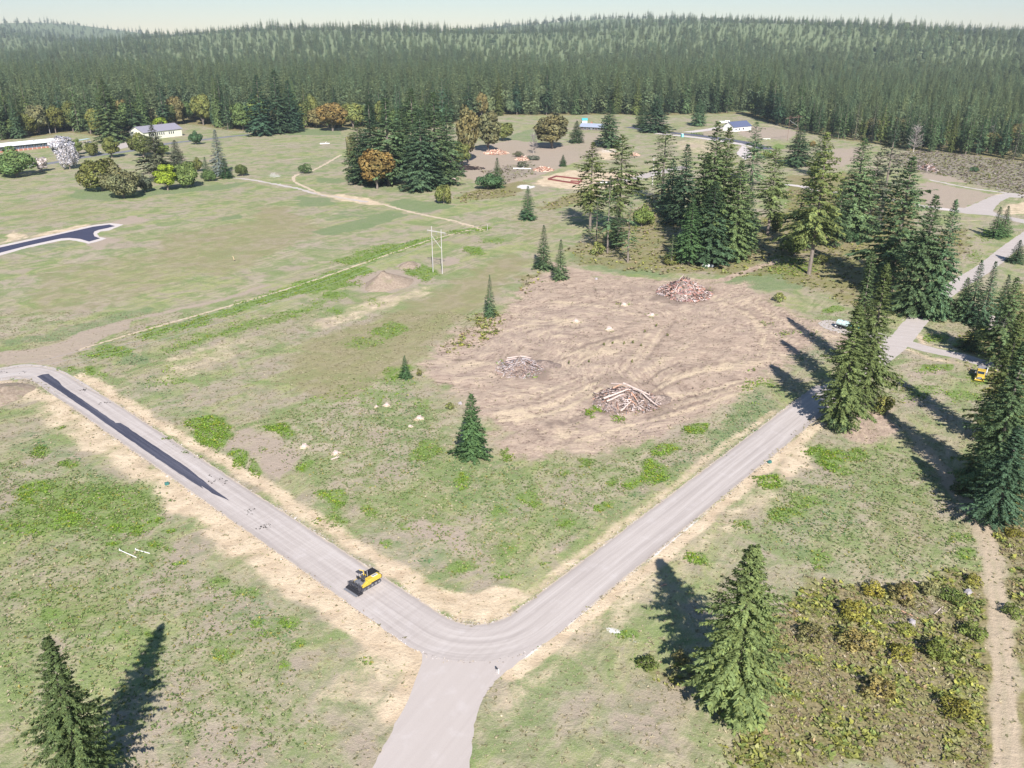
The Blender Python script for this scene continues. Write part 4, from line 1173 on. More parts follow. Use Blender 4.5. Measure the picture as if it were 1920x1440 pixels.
COLS = {'fir': G_FIR, 'firl': G_FIR_L, 'fird': G_FIR_D, 'firy': G_FIR_Y, 'blue': (0.22, 0.27, 0.26, 0.0), 'grey': (0.155, 0.19, 0.135, 0.2),
        'olive': (0.21, 0.255, 0.095, 0.25), 'green': (0.155, 0.23, 0.09, 0.15), 'dgreen': (0.09, 0.17, 0.085, 0.0), 'lime': (0.26, 0.36, 0.055, 0.0), 'orange': (0.255, 0.215, 0.095, 0.32),
        'brown': (0.225, 0.222, 0.115, 0.2), 'silver': (0.58, 0.57, 0.62, 0.0), 'yellow': (0.28, 0.285, 0.075, 0.15), 'twig': (0.3, 0.3, 0.3, 0), 'scrub': (0.235, 0.235, 0.11, 0.25), 'bright': (0.19, 0.255, 0.08, 0.1)}
_k = [0]
_trees = []


def put_tree(name, kind, x, y, h, r, col, label, cat, group, single=False, z=0.0):
    _k[0] += 1
    ps = PROTO[kind]
    me, tm, H0, R0 = ps[_k[0] * 7 % len(ps)]
    rz = (_k[0] * 2.399) % 6.283
    sc = (r / R0, r / R0, h / H0)
    if single:
        o = obj(name, me); o.location = (x, y, z); o.rotation_euler = (0, 0, rz); o.scale = sc; o.color = col
        tag(o, label, cat, group)
        return o
    root = empty(name, (x, y, z), rz, label, cat, group)
    root.scale = sc
    c = obj('crown', me, root); c.color = col
    obj('trunk', tm, root)
    return root


def tree(tx, ty, by, w, kind, col, label, group=None, name=None, cat=None):
    """tx,ty = top, by = row of the foot, w = crown width, all as seen in the photograph"""
    Y = at(960, by).y
    h = top_height(by, ty)
    X = (tx - 960) / FOCAL * depth(Y, h)
    r = w / 2 * depth(Y, h * 0.35) / FOCAL * (1.0 if kind in BROAD else 1.04 if kind == 'near' else 1.13)
    nm = name or {'spruce': 'spruce_tree', 'round': 'broadleaf_tree', 'oval': 'broadleaf_tree', 'maple': 'maple_tree', 'shrub': 'shrub', 'leafless': 'leafless_tree'}.get(kind, 'fir_tree')
    ct = cat or ('shrub' if kind == 'shrub' else 'tree')
    o = put_tree(nm, kind, X, Y, h, r, COLS[col], label, ct, group)
    _trees.append((X, Y, r))
    return o


T = tree
g = 'firs beside the gravel road'
T(1415, 1022, 1338, 200, 'near', 'firl', 'big fir at the lower right casting a tall shadow over the straw verge', g)
T(88, 1196, 1504, 150, 'near', 'firl', 'fir cut by the bottom edge whose pointed shadow falls on the lower left field', g)
T(1612, 572, 802, 112, 'near', 'firl', 'broad fir at the far end of the gravel road, its shadow across the road', g)
T(1664, 493, 764, 96, 'near', 'firl', 'tall fir just behind the broad fir at the end of the gravel road', g)
T(1637, 470, 690, 62, 'near', 'fir', 'narrow fir rising behind the two firs at the end of the gravel road', g)
g = 'firs along the right edge'
T(1916, 585, 835, 92, 'near', 'firl', 'tall fir directly right of the yellow dump truck', g)
T(1882, 765, 905, 92, 'near', 'firl', 'fir below the dump truck, by the top of the wheel track', g)
T(1925, 640, 930, 130, 'near', 'fir', 'big fir cut by the right edge below the dump truck', g)
T(1912, 800, 985, 120, 'near', 'fird', 'lowest fir of the dark clump on the right edge', g)
T(1824, 860, 925, 46, 'spire', 'firl', 'small pointed fir in front of the dark clump beside the wheel track', g)
T(1838, 583, 655, 46, 'spire', 'fir', 'small fir above the shaded side road, left of a cut trunk', g)
T(1908, 520, 690, 80, 'tall', 'fir', 'fir behind the leafless bush on the right edge', g)
T(1842, 488, 605, 50, 'spire', 'fird', 'leftmost fir of the tight young row at the right edge', g)
T(1868, 490, 612, 50, 'spire', 'fird', 'second fir of the tight young row at the right edge', g)
T(1893, 515, 605, 46, 'spire', 'fird', 'third fir of the tight young row at the right edge', g)
T(1816, 520, 600, 42, 'full', 'fir', 'short fir between the big road firs and the young row', g)
T(1877, 388, 446, 34, 'spire', 'firy', 'left one of two touching young firs by the upper side road', g)
T(1892, 386, 443, 34, 'spire', 'firy', 'right one of two touching young firs by the upper side road', g)
T(1914, 450, 492, 36, 'spire', 'fird', 'young fir overhanging the side road at the right edge', g)
g = 'tall firs of the right hand grove'
T(1712, 293, 545, 118, 'tall', 'fir', 'largest fir left of the side road, with a wide dark crown', g)
T(1756, 365, 590, 92, 'full', 'fir', 'wide fir whose foot touches the shaded bend of the side road', g)
T(1794, 374, 596, 66, 'full', 'fir', 'pointed fir leaning over the shaded bend of the side road', g)
T(1692, 420, 520, 50, 'ragged', 'firl', 'lower fir tucked against the largest fir', g)
T(1668, 448, 512, 30, 'thin', 'firl', 'thin young fir in the yellow brush before the largest fir', g)
T(1680, 238, 430, 70, 'ragged', 'grey', 'greyish ragged fir at the back of the right hand grove', g)
T(1650, 285, 440, 60, 'ragged', 'grey', 'grey fir half hidden between two green firs', g)
T(1622, 258, 445, 92, 'full', 'fir', 'dense fir right of the tall bare trunked fir', g)
T(1553, 247, 514, 92, 'bare', 'firl', 'tall fir with a bare pale lower trunk standing in the rough', g)
T(1530, 300, 470, 66, 'tall', 'fir', 'fir crowded behind the tall bare trunked fir', g)
T(1583, 340, 465, 50, 'tall', 'fir', 'fir filling the gap right of the tall bare trunked fir', g)
T(1458, 276, 441, 66, 'bare', 'firl', 'high crowned fir with a long bare trunk left of the clearing edge', g)
T(1420, 228, 345, 52, 'ragged', 'fir', 'slim fir in front of the white house with the dark roof', g)
T(1504, 232, 312, 48, 'full', 'fir', 'dark fir just right of the far double pole', g)
T(1543, 245, 330, 34, 'ragged', 'fir', 'thin fir above the pale heap beyond the grove', g)
g = 'firs of the middle grove'
T(1347, 226, 482, 92, 'tall', 'firl', 'tallest left fir of the dense middle grove', g)
T(1369, 238, 470, 84, 'full', 'firl', 'tall right fir of the dense middle grove', g)
T(1326, 292, 468, 80, 'full', 'fir', 'dark fir on the left flank of the dense middle grove', g)
T(1392, 300, 486, 84, 'full', 'firl', 'broad fir on the right flank of the dense middle grove', g)
T(1343, 340, 492, 88, 'full', 'fir', 'foremost broad fir of the dense middle grove', g)
T(1410, 335, 470, 46, 'full', 'fird', 'dark slim fir at the right end of the dense middle grove', g)
T(1250, 236, 386, 60, 'ragged', 'firl', 'ragged fir by the white utility pole', g)
T(1290, 270, 420, 66, 'full', 'fird', 'dark rounded fir left of the dense middle grove', g)
T(1264, 300, 402, 52, 'tall', 'fir', 'fir behind the ragged fir by the utility pole', g)
T(1301, 372, 497, 50, 'tall', 'firy', 'young green fir in front of the middle grove', g)
T(1284, 425, 496, 34, 'tall', 'firy', 'low green fir at the left foot of the middle grove', g)
T(1262, 440, 498, 26, 'thin', 'fir', 'small spindly fir at the shaded edge of the middle grove', g)
T(1378, 395, 478, 34, 'thin', 'fir', 'spindly fir with a pale stem before the middle grove', g)
g = 'high crowned firs by the field corner'
T(1112, 266, 432, 62, 'bare', 'firl', 'left of the two high crowned firs near the field corner', g)
T(1168, 252, 440, 74, 'bare', 'firl', 'right of the two high crowned firs near the field corner', g)
T(1145, 330, 474, 36, 'thin', 'fir', 'white stemmed thin fir between the two high crowned firs', g)
T(1183, 378, 492, 42, 'thin', 'fir', 'thin fir standing foremost below the high crowned firs', g)
T(1121, 372, 464, 36, 'thin', 'fir', 'thin fir below the left high crowned fir', g)
T(1158, 392, 466, 40, 'tall', 'fir', 'bushy low fir beneath the right high crowned fir', g)
g = 'lone firs on the open field'
T(990, 349, 412, 36, 'spire', 'firy', 'lone cone shaped fir on the mown strip', g)
T(1020, 422, 505, 36, 'spire', 'fir', 'left one of a pair of firs at the top of the clearing', g)
T(1052, 449, 524, 32, 'spire', 'fir', 'right one of a pair of firs at the top of the clearing', g)
T(918, 515, 594, 24, 'spire', 'fir', 'slim fir at the left edge of the clearing', g)
T(883, 738, 858, 64, 'full', 'firy', 'bushy fir at the lower left of the clearing', g)
T(758, 667, 709, 25, 'spire', 'firy', 'small round fir alone in the green field', g)
T(932, 296, 352, 32, 'spire', 'firy', 'dark pointed fir rising from a bush beside the logged ground', g)
T(1056, 290, 312, 14, 'full', 'firy', 'tiny fir beside the fresh log piles', g)
g = 'firs of the left hand grove'
T(668, 226, 338, 62, 'full', 'fir', 'leftmost fir of the big left hand grove', g)
T(690, 190, 345, 74, 'full', 'fird', 'fir behind the orange maple in the left hand grove', g)
T(722, 183, 348, 78, 'tall', 'fir', 'tall fir above the orange maple', g)
T(752, 200, 332, 64, 'tall', 'fir', 'fir in the middle of the left hand grove', g)
T(786, 205, 356, 78, 'full', 'fird', 'foremost dark fir of the left hand grove', g)
T(812, 172, 346, 84, 'full', 'fir', 'tallest fir of the left hand grove', g)
T(836, 195, 330, 60, 'full', 'fir', 'rightmost fir of the left hand grove', g)
T(770, 165, 320, 70, 'tall', 'fir', 'fir at the back of the left hand grove', g)
T(838, 290, 330, 22, 'full', 'firy', 'low bushy fir at the right foot of the left hand grove', g)
g = 'firs around the left hand houses'
T(283, 233, 342, 56, 'tall', 'grey', 'dark ragged fir in front of the grey roofed building', g)
T(326, 262, 322, 36, 'full', 'grey', 'small fir between the grey roofed building and the hedge trees', g)
T(402, 243, 330, 34, 'spruce', 'blue', 'slender blue spruce in the open field', 'firs around the left hand houses')
T(383, 294, 334, 24, 'spire', 'firy', 'small dark fir left of the blue spruce', g)
T(419, 297, 334, 28, 'spire', 'firy', 'small dark fir right of the blue spruce', g)
T(190, 150, 266, 66, 'full', 'fir', 'big dense fir behind the white blossoming tree', g)
T(240, 168, 258, 52, 'full', 'fird', 'dark fir just left of the grey roofed building', g)
T(480, 140, 254, 54, 'full', 'fird', 'large dark fir at the left end of the field edge row', g)
T(512, 130, 250, 52, 'full', 'fird', 'large dark fir second in the field edge row', g)
T(538, 150, 248, 46, 'full', 'fird', 'large dark fir at the right end of the field edge row', g)
T(1145, 188, 276, 46, 'full', 'fird', 'round dark fir right of the low grey blue house', g)
T(1082, 226, 268, 28, 'full', 'fir', 'small fir left of the low grey blue house', g)
T(1313, 186, 236, 34, 'full', 'fir', 'lone fir shading the drive of the white house', g)
T(1232, 185, 248, 52, 'full', 'fird', 'wide dark fir behind the grey far road', g)
T(1207, 190, 240, 30, 'full', 'fir', 'slim fir beside the grey far road', g)

g = 'leafy trees around the left hand houses'
T(20, 277, 332, 70, 'round', 'green', 'round green tree in front of the long white roofed building', g)
T(-10, 290, 326, 60, 'round', 'green', 'round tree cut by the left edge', g)
T(182, 296, 358, 78, 'round', 'olive', 'large round tree, left one of a touching pair in the field', g)
T(222, 311, 371, 72, 'round', 'brown', 'round browning tree, right one of a touching pair in the field', g)
T(307, 305, 357, 44, 'oval', 'lime', 'bright lime green tree', g)
T(345, 302, 352, 46, 'round', 'green', 'round dark green tree right of the lime tree', g)
T(266, 325, 360, 30, 'round', 'grey', 'low greyish tree between the browning tree and the lime tree', g)
T(262, 247, 294, 50, 'round', 'olive', 'olive tree by the drive to the grey roofed building', g)
T(203, 254, 296, 33, 'oval', 'olive', 'small browning tree beside the grey drive', g)
T(364, 246, 271, 24, 'round', 'dgreen', 'dark round bush right of the grey roofed building', g)
T(452, 307, 330, 25, 'round', 'olive', 'small round tree alone right of the blue spruce', g)
T(390, 318, 340, 26, 'round', 'green', 'low green bush at the foot of the blue spruce', g)
T(366, 296, 322, 22, 'round', 'olive', 'thin bush left of the small dark firs', g)
T(112, 244, 300, 44, 'oval', 'silver', 'tall pale silvery tree beside the long white roofed building', g)
T(122, 268, 317, 38, 'round', 'silver', 'pale silvery tree in front of the tall silvery one', g)
T(72, 288, 322, 26, 'oval', 'silver', 'small pale silvery tree on the lawn edge', g)
T(142, 258, 290, 18, 'oval', 'olive', 'small yellow green tree right of the silvery trees', g)
T(170, 266, 292, 30, 'round', 'olive', 'low spreading tree beside the grey drive', g)
T(300, 268, 290, 30, 'round', 'bright', 'bright bush below the grey roofed building', g)
g = 'maples and leafy trees by the groves'
T(703, 277, 354, 66, 'maple', 'orange', 'orange turning maple in front of the left hand grove', g)
T(831, 345, 382, 34, 'round', 'olive', 'round yellow green bush by the trail', g)
T(570, 307, 325, 26, 'shrub', 'green', 'spreading green shrub beside the trail', g)
T(1036, 214, 278, 74, 'maple', 'brown', 'big brown turning maple in the back meadow', g)
T(1000, 246, 288, 26, 'leafless', 'twig', 'leafless grey tree beside the brown maple', g)
T(876, 198, 305, 44, 'maple', 'brown', 'browning maple right of the left hand grove', g)
T(915, 205, 285, 56, 'maple', 'brown', 'high branched maple above the fresh log heap', g)
T(942, 225, 264, 40, 'maple', 'olive', 'olive tree in front of the back meadow', g)
T(866, 265, 312, 34, 'maple', 'olive', 'leafy tree leaning over the dark pile beside the left hand grove', g)
T(750, 240, 318, 30, 'maple', 'brown', 'brown maple inside the left hand grove', g)
T(655, 245, 312, 20, 'maple', 'brown', 'brown leafed tree at the left flank of the grove', g)
T(915, 325, 355, 46, 'round', 'dgreen', 'wide dark green bush under the pointed fir', g)
T(620, 192, 246, 58, 'maple', 'orange', 'brown orange maple at the far edge of the field', g)
T(590, 198, 240, 40, 'maple', 'brown', 'thin brown maple left of the orange one at the far field edge', g)
T(1205, 385, 425, 40, 'round', 'bright', 'bright bush in the gap behind the high crowned firs', g)
T(1390, 430, 460, 36, 'round', 'bright', 'bright bush below the middle grove', g)
T(1460, 395, 435, 30, 'round', 'bright', 'bright bush beside the long bare trunk', g)
T(1590, 405, 445, 30, 'leafless', 'twig', 'grey leafless bush right of the bare trunked fir', g)
T(1885, 592, 628, 40, 'leafless', 'twig', 'leafless bush beside the cut trunk', g)
T(1645, 402, 422, 50, 'shrub', 'yellow', 'bright yellow flowering shrub in the right hand grove', g)
T(1495, 440, 478, 36, 'round', 'bright', 'yellow green bush left of the bare trunked fir', g)
T(1525, 262, 275, 14, 'shrub', 'orange', 'orange shrub by the pale heap beyond the grove', g)
T(1722, 230, 285, 34, 'leafless', 'twig', 'leafless grey tree at the edge of the logged slope', g)
T(1862, 232, 275, 26, 'leafless', 'twig', 'leafless tree before the dark forest on the right', g)
T(1828, 312, 322, 18, 'shrub', 'dgreen', 'dark green bush on the logged slope', g)
T(300, 222, 240, 46, 'shrub', 'lime', 'bright yellow hedge behind the grey roofed building', g)
T(1440, 282, 296, 34, 'shrub', 'bright', 'bright green brush below the far double pole', g)
for k, (x, y0, y1, w, c, l) in enumerate([
        (1290, 452, 470, 30, 'yellow', 'yellow shrub at the left foot of the middle grove'), (1260, 478, 496, 34, 'olive', 'olive shrub above the far debris pile'),
        (785, 692, 706, 11, 'olive', 'small shrub right of the small round fir'), (843, 752, 768, 16, 'olive', 'small shrub left of the white stump'),
        (1512, 410, 436, 30, 'bright', 'yellow green shrub beside the leaning dead stem'), (1545, 478, 496, 26, 'olive', 'olive shrub at the foot of the bare trunked fir'),
        (1860, 615, 640, 26, 'olive', 'olive shrub below the cut trunk'), (1470, 450, 470, 24, 'bright', 'low bright shrub in the rough'),
        (1465, 548, 566, 24, 'olive', 'olive shrub at the right of the clearing'), (1600, 430, 455, 24, 'dgreen', 'dark shrub under the dense right fir'),
        (1120, 455, 478, 30, 'olive', 'brown green shrub under the thin firs'), (1218, 398, 420, 26, 'bright', 'bright shrub in the shade gap'),
        (1785, 560, 585, 30, 'dgreen', 'dark shrub at the bend of the side road'), (1660, 745, 775, 46, 'olive', 'olive shrub at the foot of the tall road fir'),
        (1575, 780, 808, 44, 'fir', 'dark low branches at the foot of the broad road fir')]):
    T(x, y0, y1, w, 'shrub', c, l, 'shrubs in the rough ground')
# shrubs of the rough corner, lower right
rs = random.Random(11)
for x, y, w, c, l in [(1640, 1108, 46, 'yellow', 'yellow green shrub at the upper left end of the rough corner'), (1700, 1122, 60, 'scrub', 'wide olive shrub in the upper middle of the rough corner'),
                      (1745, 1108, 44, 'scrub', 'tall olive shrub left of the small grey stump by the wheel track'), (1790, 1120, 50, 'bright', 'green shrub below the grey stump by the wheel track'),
                      (1832, 1092, 34, 'yellow', 'yellow shrub at the top of the rough corner beside the wheel track'), (1826, 1190, 52, 'bright', 'leafy green shrub beside the lower wheel track'),
                      (1700, 1180, 36, 'yellow', 'small yellow shrub beside the grey stump in the middle of the rough corner'), (1606, 1150, 62, 'yellow', 'spreading yellow shrub at the left of the rough corner'),
                      (1612, 1212, 70, 'scrub', 'broad low olive shrub below the small grey stump'), (1692, 1228, 50, 'yellow', 'yellow shrub low in the middle of the rough corner'),
                      (1760, 1222, 64, 'bright', 'broad green shrub low in the rough corner'), (1525, 1195, 54, 'scrub', 'olive shrub right of the big lower right fir'),
                      (1215, 1248, 44, 'bright', 'bright green shrub left of the foot of the big lower right fir'), (1275, 1236, 40, 'scrub', 'olive shrub under the shadow of the big lower right fir'),
                      (1905, 1150, 40, 'bright', 'green shrub right of the lower wheel track'), (1905, 1002, 34, 'yellow', 'yellow shrub right of the upper wheel track'), (1650, 1300, 70, 'scrub', 'olive shrub at the bottom edge of the rough corner'),
                      (1800, 1330, 60, 'yellow', 'yellow shrub at the bottom edge beside the wheel track')]:
    T(x, y - w * .34, y + w * .1, w, 'shrub', c, l, 'shrubs of the rough lower right corner')

# ------------------------------------------------------------------ the forest behind
frng = np.random.default_rng(5)
edge_w = np.array([at(*p)[:2] for p in far_edge])
edge_w = edge_w[np.argsort(edge_w[:, 0] / edge_w[:, 1])]
e_ang = edge_w[:, 0] / edge_w[:, 1]


def where(a):
    for lim, ph in ((-0.40, 'behind the long white roofed building'), (-0.34, 'left of the grey roofed building'), (-0.27, 'behind the blue spruce'), (-0.16, 'at the far edge of the open field'), (-0.05, 'behind the left hand grove'),
                    (0.05, 'behind the back meadow'), (0.13, 'behind the low blue grey house'), (0.22, 'behind the grey far road'), (0.30, 'behind the white house'), (0.36, 'behind the far double pole'), (9, 'above the logged slope')):
        if a < lim: return ph


HUE = {'fir': 'mid green', 'fird': 'dark green', 'firl': 'pale green', 'grey': 'greyish', 'olive': 'olive', 'brown': 'browning', 'green': 'green', 'orange': 'orange'}


def edge_y(a): return np.interp(a, e_ang, edge_w[:, 1])


for ang in np.arange(-0.62, 0.62, 0.021):
    an = ang + frng.normal(0, 0.004)
    y = edge_y(an) + frng.uniform(1, 16); x = an * y
    if any((x - t[0]) ** 2 + (y - t[1]) ** 2 < (t[2] + 5) ** 2 for t in _trees): continue
    if an < -0.03 and frng.random() < 0.5:
        r = frng.uniform(8, 12); hu = ['olive', 'brown', 'olive', 'green', 'green', 'brown'][int(frng.integers(6))]
        put_tree('maple_tree', 'maple', x, y, frng.uniform(24, 34), r, COLS[hu],
                 'large %s leafy tree in the front row %s' % (HUE[hu], where(an)), 'tree', 'large leafy trees of the far forest edge')
    elif an < 0.34:
        r = frng.uniform(6, 8.5); hu = ['fir', 'fird', 'firl', 'fird'][int(frng.integers(4))]
        put_tree('fir_tree', ['full', 'tall'][int(frng.integers(2))], x, y, frng.uniform(40, 56), r, COLS[hu],
                 'large %s front row fir %s' % (HUE[hu], where(an)), 'tree', 'large firs of the far forest edge')
    else:
        r = frng.uniform(4, 5.5); hu = ['fir', 'fird', 'firl', 'grey'][int(frng.integers(4))]
        put_tree('fir_tree', ['full', 'tall', 'ragged'][int(frng.integers(3))], x, y, frng.uniform(26, 36), r, COLS[hu],
                 'slim %s front row fir %s' % (HUE[hu], where(an)), 'tree', 'slim firs above the logged slope')
    _trees.append((x, y, r))
pts = []
for Yr in grow(560, 1750, 10, 1.006):
    wd = Yr * 0.72
    xs = np.arange(-wd, wd, 10.5) + frng.uniform(-3, 3)
    xs = xs + frng.normal(0, 3.6, len(xs)); ys = Yr + frng.normal(0, 3.6, len(xs))
    for x, y in zip(xs, ys):
        if y < edge_y(x / y) + 4: continue
        if np.sin(x * .031 + 2 * np.sin(y * .013)) * np.sin(y * .027 + 1.4 * np.sin(x * .019)) > 0.62 and frng.random() < 0.75: continue
        if any((x - t[0]) ** 2 + (y - t[1]) ** 2 < (t[2] * 0.8 + 2.5) ** 2 for t in _trees if t[1] > 500): continue
        pts.append((x, y))
pts = np.array(pts)
back = pts[:, 1] - edge_y(pts[:, 0] / pts[:, 1])
rank = pts[:, 1] + back * 3.0
order = np.argsort(rank)
pts = pts[order]; back = back[order]
inview = np.abs(pts[:, 0]) < pts[:, 1] * 0.64
n_ind = 0
rest = []
for i, (x, y) in enumerate(pts):
    a = x / y
    leafy = frng.random() < (0.38 if a < -0.12 else 0.08) * (1.0 if back[i] < 70 else 0.35)
    right = a > 0.30
    hh = (frng.uniform(19, 37) if right else frng.uniform(26, 54)) * (0.72 if frng.random() < 0.2 else 1.0)
    if inview[i] and n_ind < 240:
        n_ind += 1
        if leafy:
            hu = ['olive', 'brown', 'green', 'brown', 'olive'][int(frng.integers(5))]
            o = put_tree('maple_tree', 'maple', x, y, hh * 0.66, frng.uniform(7.0, 10.5), COLS[hu],
                         '%s leafy tree of the inner forest rows %s' % (HUE[hu], where(a)), 'tree', 'leafy trees of the far forest edge')
        else:
            hu = ['fir', 'firl', 'fird', 'fir'][int(frng.integers(4))]
            o = put_tree('fir_tree', 'mid', x, y, hh, hh * (0.125 if right else 0.15) * frng.uniform(0.85, 1.25), COLS[hu], '%s fir of the inner forest rows %s' % (HUE[hu], where(a)), 'tree', 'firs of the far forest edge')
    else:
        rest.append((x, y, hh, 1.0 if leafy else 0.0))
# beyond: hills of forest
for Yr in grow(1750, 8500, 22, 1.035):
    wd = Yr * 0.66
    sp = 9 + (Yr - 1750) * 0.0075
    xs = np.arange(-wd, wd, sp); xs = xs + frng.normal(0, sp * 0.6, len(xs)); ys = Yr + frng.normal(0, 14, len(xs))
    for x, y in zip(xs, ys):
        st = 0.5 + 0.5 * math.sin(x * .006 + 2 * math.sin(y * .004)) * math.sin(y * .005 + 1.3 * math.sin(x * .0037))
        rest.append((x, y, frng.uniform(14, 46) * (0.55 + 0.6 * st) * (1 + (Yr - 1750) * 0.00008), 1.0 if frng.random() < 0.12 * (1 - st) + .02 else 0.0))
rest = np.array(rest)


def forest_nodes(name, srcs):
    """stands copies of the given tree meshes on the points"""
    ng = bpy.data.node_groups.new(name, 'GeometryNodeTree')
    ng.interface.new_socket('Geometry', in_out='INPUT', socket_type='NodeSocketGeometry')
    ng.interface.new_socket('Geometry', in_out='OUTPUT', socket_type='NodeSocketGeometry')
    N = ng.nodes; L = ng.links
    gi = N.new('NodeGroupInput'); go = N.new('NodeGroupOutput')
    join = N.new('GeometryNodeJoinGeometry')
    for s in srcs[::-1]:
        oi = N.new('GeometryNodeObjectInfo'); oi.inputs['Object'].default_value = s
        oi.inputs['As Instance'].default_value = True
        L.new(oi.outputs['Geometry'], join.inputs[0])
    inst = N.new('GeometryNodeInstanceOnPoints')
    L.new(gi.outputs[0], inst.inputs['Points'])
    L.new(join.outputs[0], inst.inputs['Instance'])
    inst.inputs['Pick Instance'].default_value = True
    for nm, tp, so_ in (('pick', 'INT', 'Instance Index'), ('size', 'FLOAT_VECTOR', 'Scale'), ('turn', 'FLOAT_VECTOR', 'Rotation')):
        na = N.new('GeometryNodeInputNamedAttribute'); na.data_type = tp; na.inputs['Name'].default_value = nm
        L.new(na.outputs['Attribute'], inst.inputs[so_])
    L.new(inst.outputs[0], go.inputs[0])
    return ng


def masses(name, P, kinds, label=None):
    srcs = []
    for me in kinds:
        s = bpy.data.objects.new('seedling', me)
        srcs.append(s)
    me = bpy.data.meshes.new(name)
    n = len(P)
    V = np.stack([P[:, 0], P[:, 1], hill(P[:, 0], P[:, 1])], 1).astype(np.float32)
    me.vertices.add(n); me.vertices.foreach_set('co', V.ravel())
    rr = np.random.default_rng(3)
    firs = [i for i, k in enumerate(kinds) if k.name.startswith('forest')]
    leafs = [i for i, k in enumerate(kinds) if not k.name.startswith('forest')]
    pick = np.where(P[:, 3] > 0.5, rr.choice(leafs, n), rr.choice(firs, n)).astype(np.int32)
    hh = np.where(P[:, 3] > 0.5, P[:, 2] * 0.62 / 16.0, P[:, 2] / 30.0)
    wd = hh * np.where(P[:, 3] > 0.5, rr.uniform(0.9, 1.3, n), rr.uniform(0.9, 1.25, n))
    a = me.attributes.new('pick', 'INT', 'POINT'); a.data.foreach_set('value', pick)
    a = me.attributes.new('size', 'FLOAT_VECTOR', 'POINT'); a.data.foreach_set('vector', np.stack([wd, wd, hh], 1).astype(np.float32).ravel())
    a = me.attributes.new('turn', 'FLOAT_VECTOR', 'POINT'); a.data.foreach_set('vector', np.stack([np.zeros(n), np.zeros(n), rr.uniform(0, 6.28, n)], 1).astype(np.float32).ravel())
    o = obj(name, me)
    md = o.modifiers.new('trees', 'NODES'); md.node_group = forest_nodes(name, srcs)
    o.color = (0.180, 0.240, 0.135, 0.12)
    return tag(o, label, kind='stuff')


masses('forest', rest, [p[0] for p in PROTO['mid']] + [p[0] for p in PROTO['maple'][:2]], 'dense dark fir forest covering the far slopes')

# ------------------------------------------------------------------ low growth: thousands of tufts
def tufts(name, X, Y, S, Hh, colf, blades, seed, mat=None):
    """leafy tufts: each a handful of leaf faces; colf(rng, n) -> base colours"""
    rng = np.random.default_rng(seed)
    n = len(X)
    b = blades
    x = np.repeat(X, b); y = np.repeat(Y, b); s = np.repeat(S, b); h = np.repeat(Hh, b)
    m = n * b
    a = rng.uniform(0, 2 * math.pi, m)
    r0 = s * rng.uniform(0.0, 0.55, m)
    cx, cy = x + np.cos(a) * r0, y + np.sin(a) * r0
    a2 = a + rng.normal(0, 0.7, m)
    L = s * rng.uniform(0.45, 0.9, m)
    zc = h * rng.uniform(0.35, 1.0, m)
    up = rng.uniform(-0.3, 0.5, m) * L
    ca, sa_ = np.cos(a2), np.sin(a2)
    w = L * rng.uniform(0.35, 0.6, m)
    P0 = np.stack([cx - ca * L * .3, cy - sa_ * L * .3, np.maximum(0.02, zc - h * 0.45)], 1)
    P1 = np.stack([cx + sa_ * w, cy - ca * w, zc], 1)
    P2 = np.stack([cx + ca * L, cy + sa_ * L, np.maximum(0.03, zc + up)], 1)
    P3 = np.stack([cx - sa_ * w, cy + ca * w, zc + h * .1], 1)
    V = np.stack([P0, P1, P2, P3], 1).reshape(-1, 3)
    base = colf(rng, n)
    c = np.repeat(base, b, 0) * rng.uniform(0.7, 1.3, (m, 1))
    c = np.concatenate([c, np.ones((m, 1))], 1)
    me = np_mesh(name, V, np.arange(4 * m).reshape(m, 4), np.repeat(c, 4, 0))
    o = obj(name, me, mat=mat or M_TONE)
    return tag(o, kind='stuff')


def scatter(n, y0, y1, ch, thr, seed, x_k=0.66, gain=1.0, clump=0.0):
    rng = np.random.default_rng(seed)
    # even on the ground
    Y = np.sqrt(rng.uniform(y0 ** 2, y1 ** 2, n)); X = rng.uniform(-1, 1, n) * (Y * x_k + 10)
    m = mask_at(ch, X, Y)
    w = np.clip((m - thr) / (1 - thr), 0, 1) ** 1.2 * gain
    if clump:
        w = w * (0.35 + 1.3 * (np.sin(X * .9 + 2 * np.sin(Y * .35)) * np.sin(Y * .8 + 2 * np.sin(X * .31)) > -0.1))
    k = rng.random(n) < w
    return X[k], Y[k]


def weed_cols(rng, n, m=None):
    t = rng.random((n, 1)); u = rng.random((n, 1))
    c = (1 - t) * np.array([[0.15, 0.265, 0.04]]) + t * np.array([[0.27, 0.39, 0.07]])
    if m is not None:       # sparse weeds are duller than the thick patches
        k = np.clip((m[:, None] - 0.3) / 0.5, 0, 1)
        d = (1 - t) * np.array([[0.125, 0.185, 0.07]]) + t * np.array([[0.26, 0.31, 0.14]])
        c = c * k + d * (1 - k)
    return np.where(u < 0.12, c * np.array([[1.5, 1.05, 0.8]]), c)


def teal_cols(rng, n):
    t = rng.random((n, 1))
    return (1 - t) * np.array([[0.10, 0.19, 0.085]]) + t * np.array([[0.22, 0.31, 0.15]])


def dry_cols(rng, n):
    t = rng.random((n, 1))
    return (1 - t) * np.array([[0.24, 0.23, 0.12]]) + t * np.array([[0.46, 0.40, 0.27]])


def patch(X, Y):
    return np.sin(X * .31 + 1.7 * np.sin(Y * .17)) * np.sin(Y * .27 + 1.5 * np.sin(X * .13 + 1)) + 0.6 * np.sin(X * .83 + Y * .55) * np.sin(Y * .71 - X * .3)


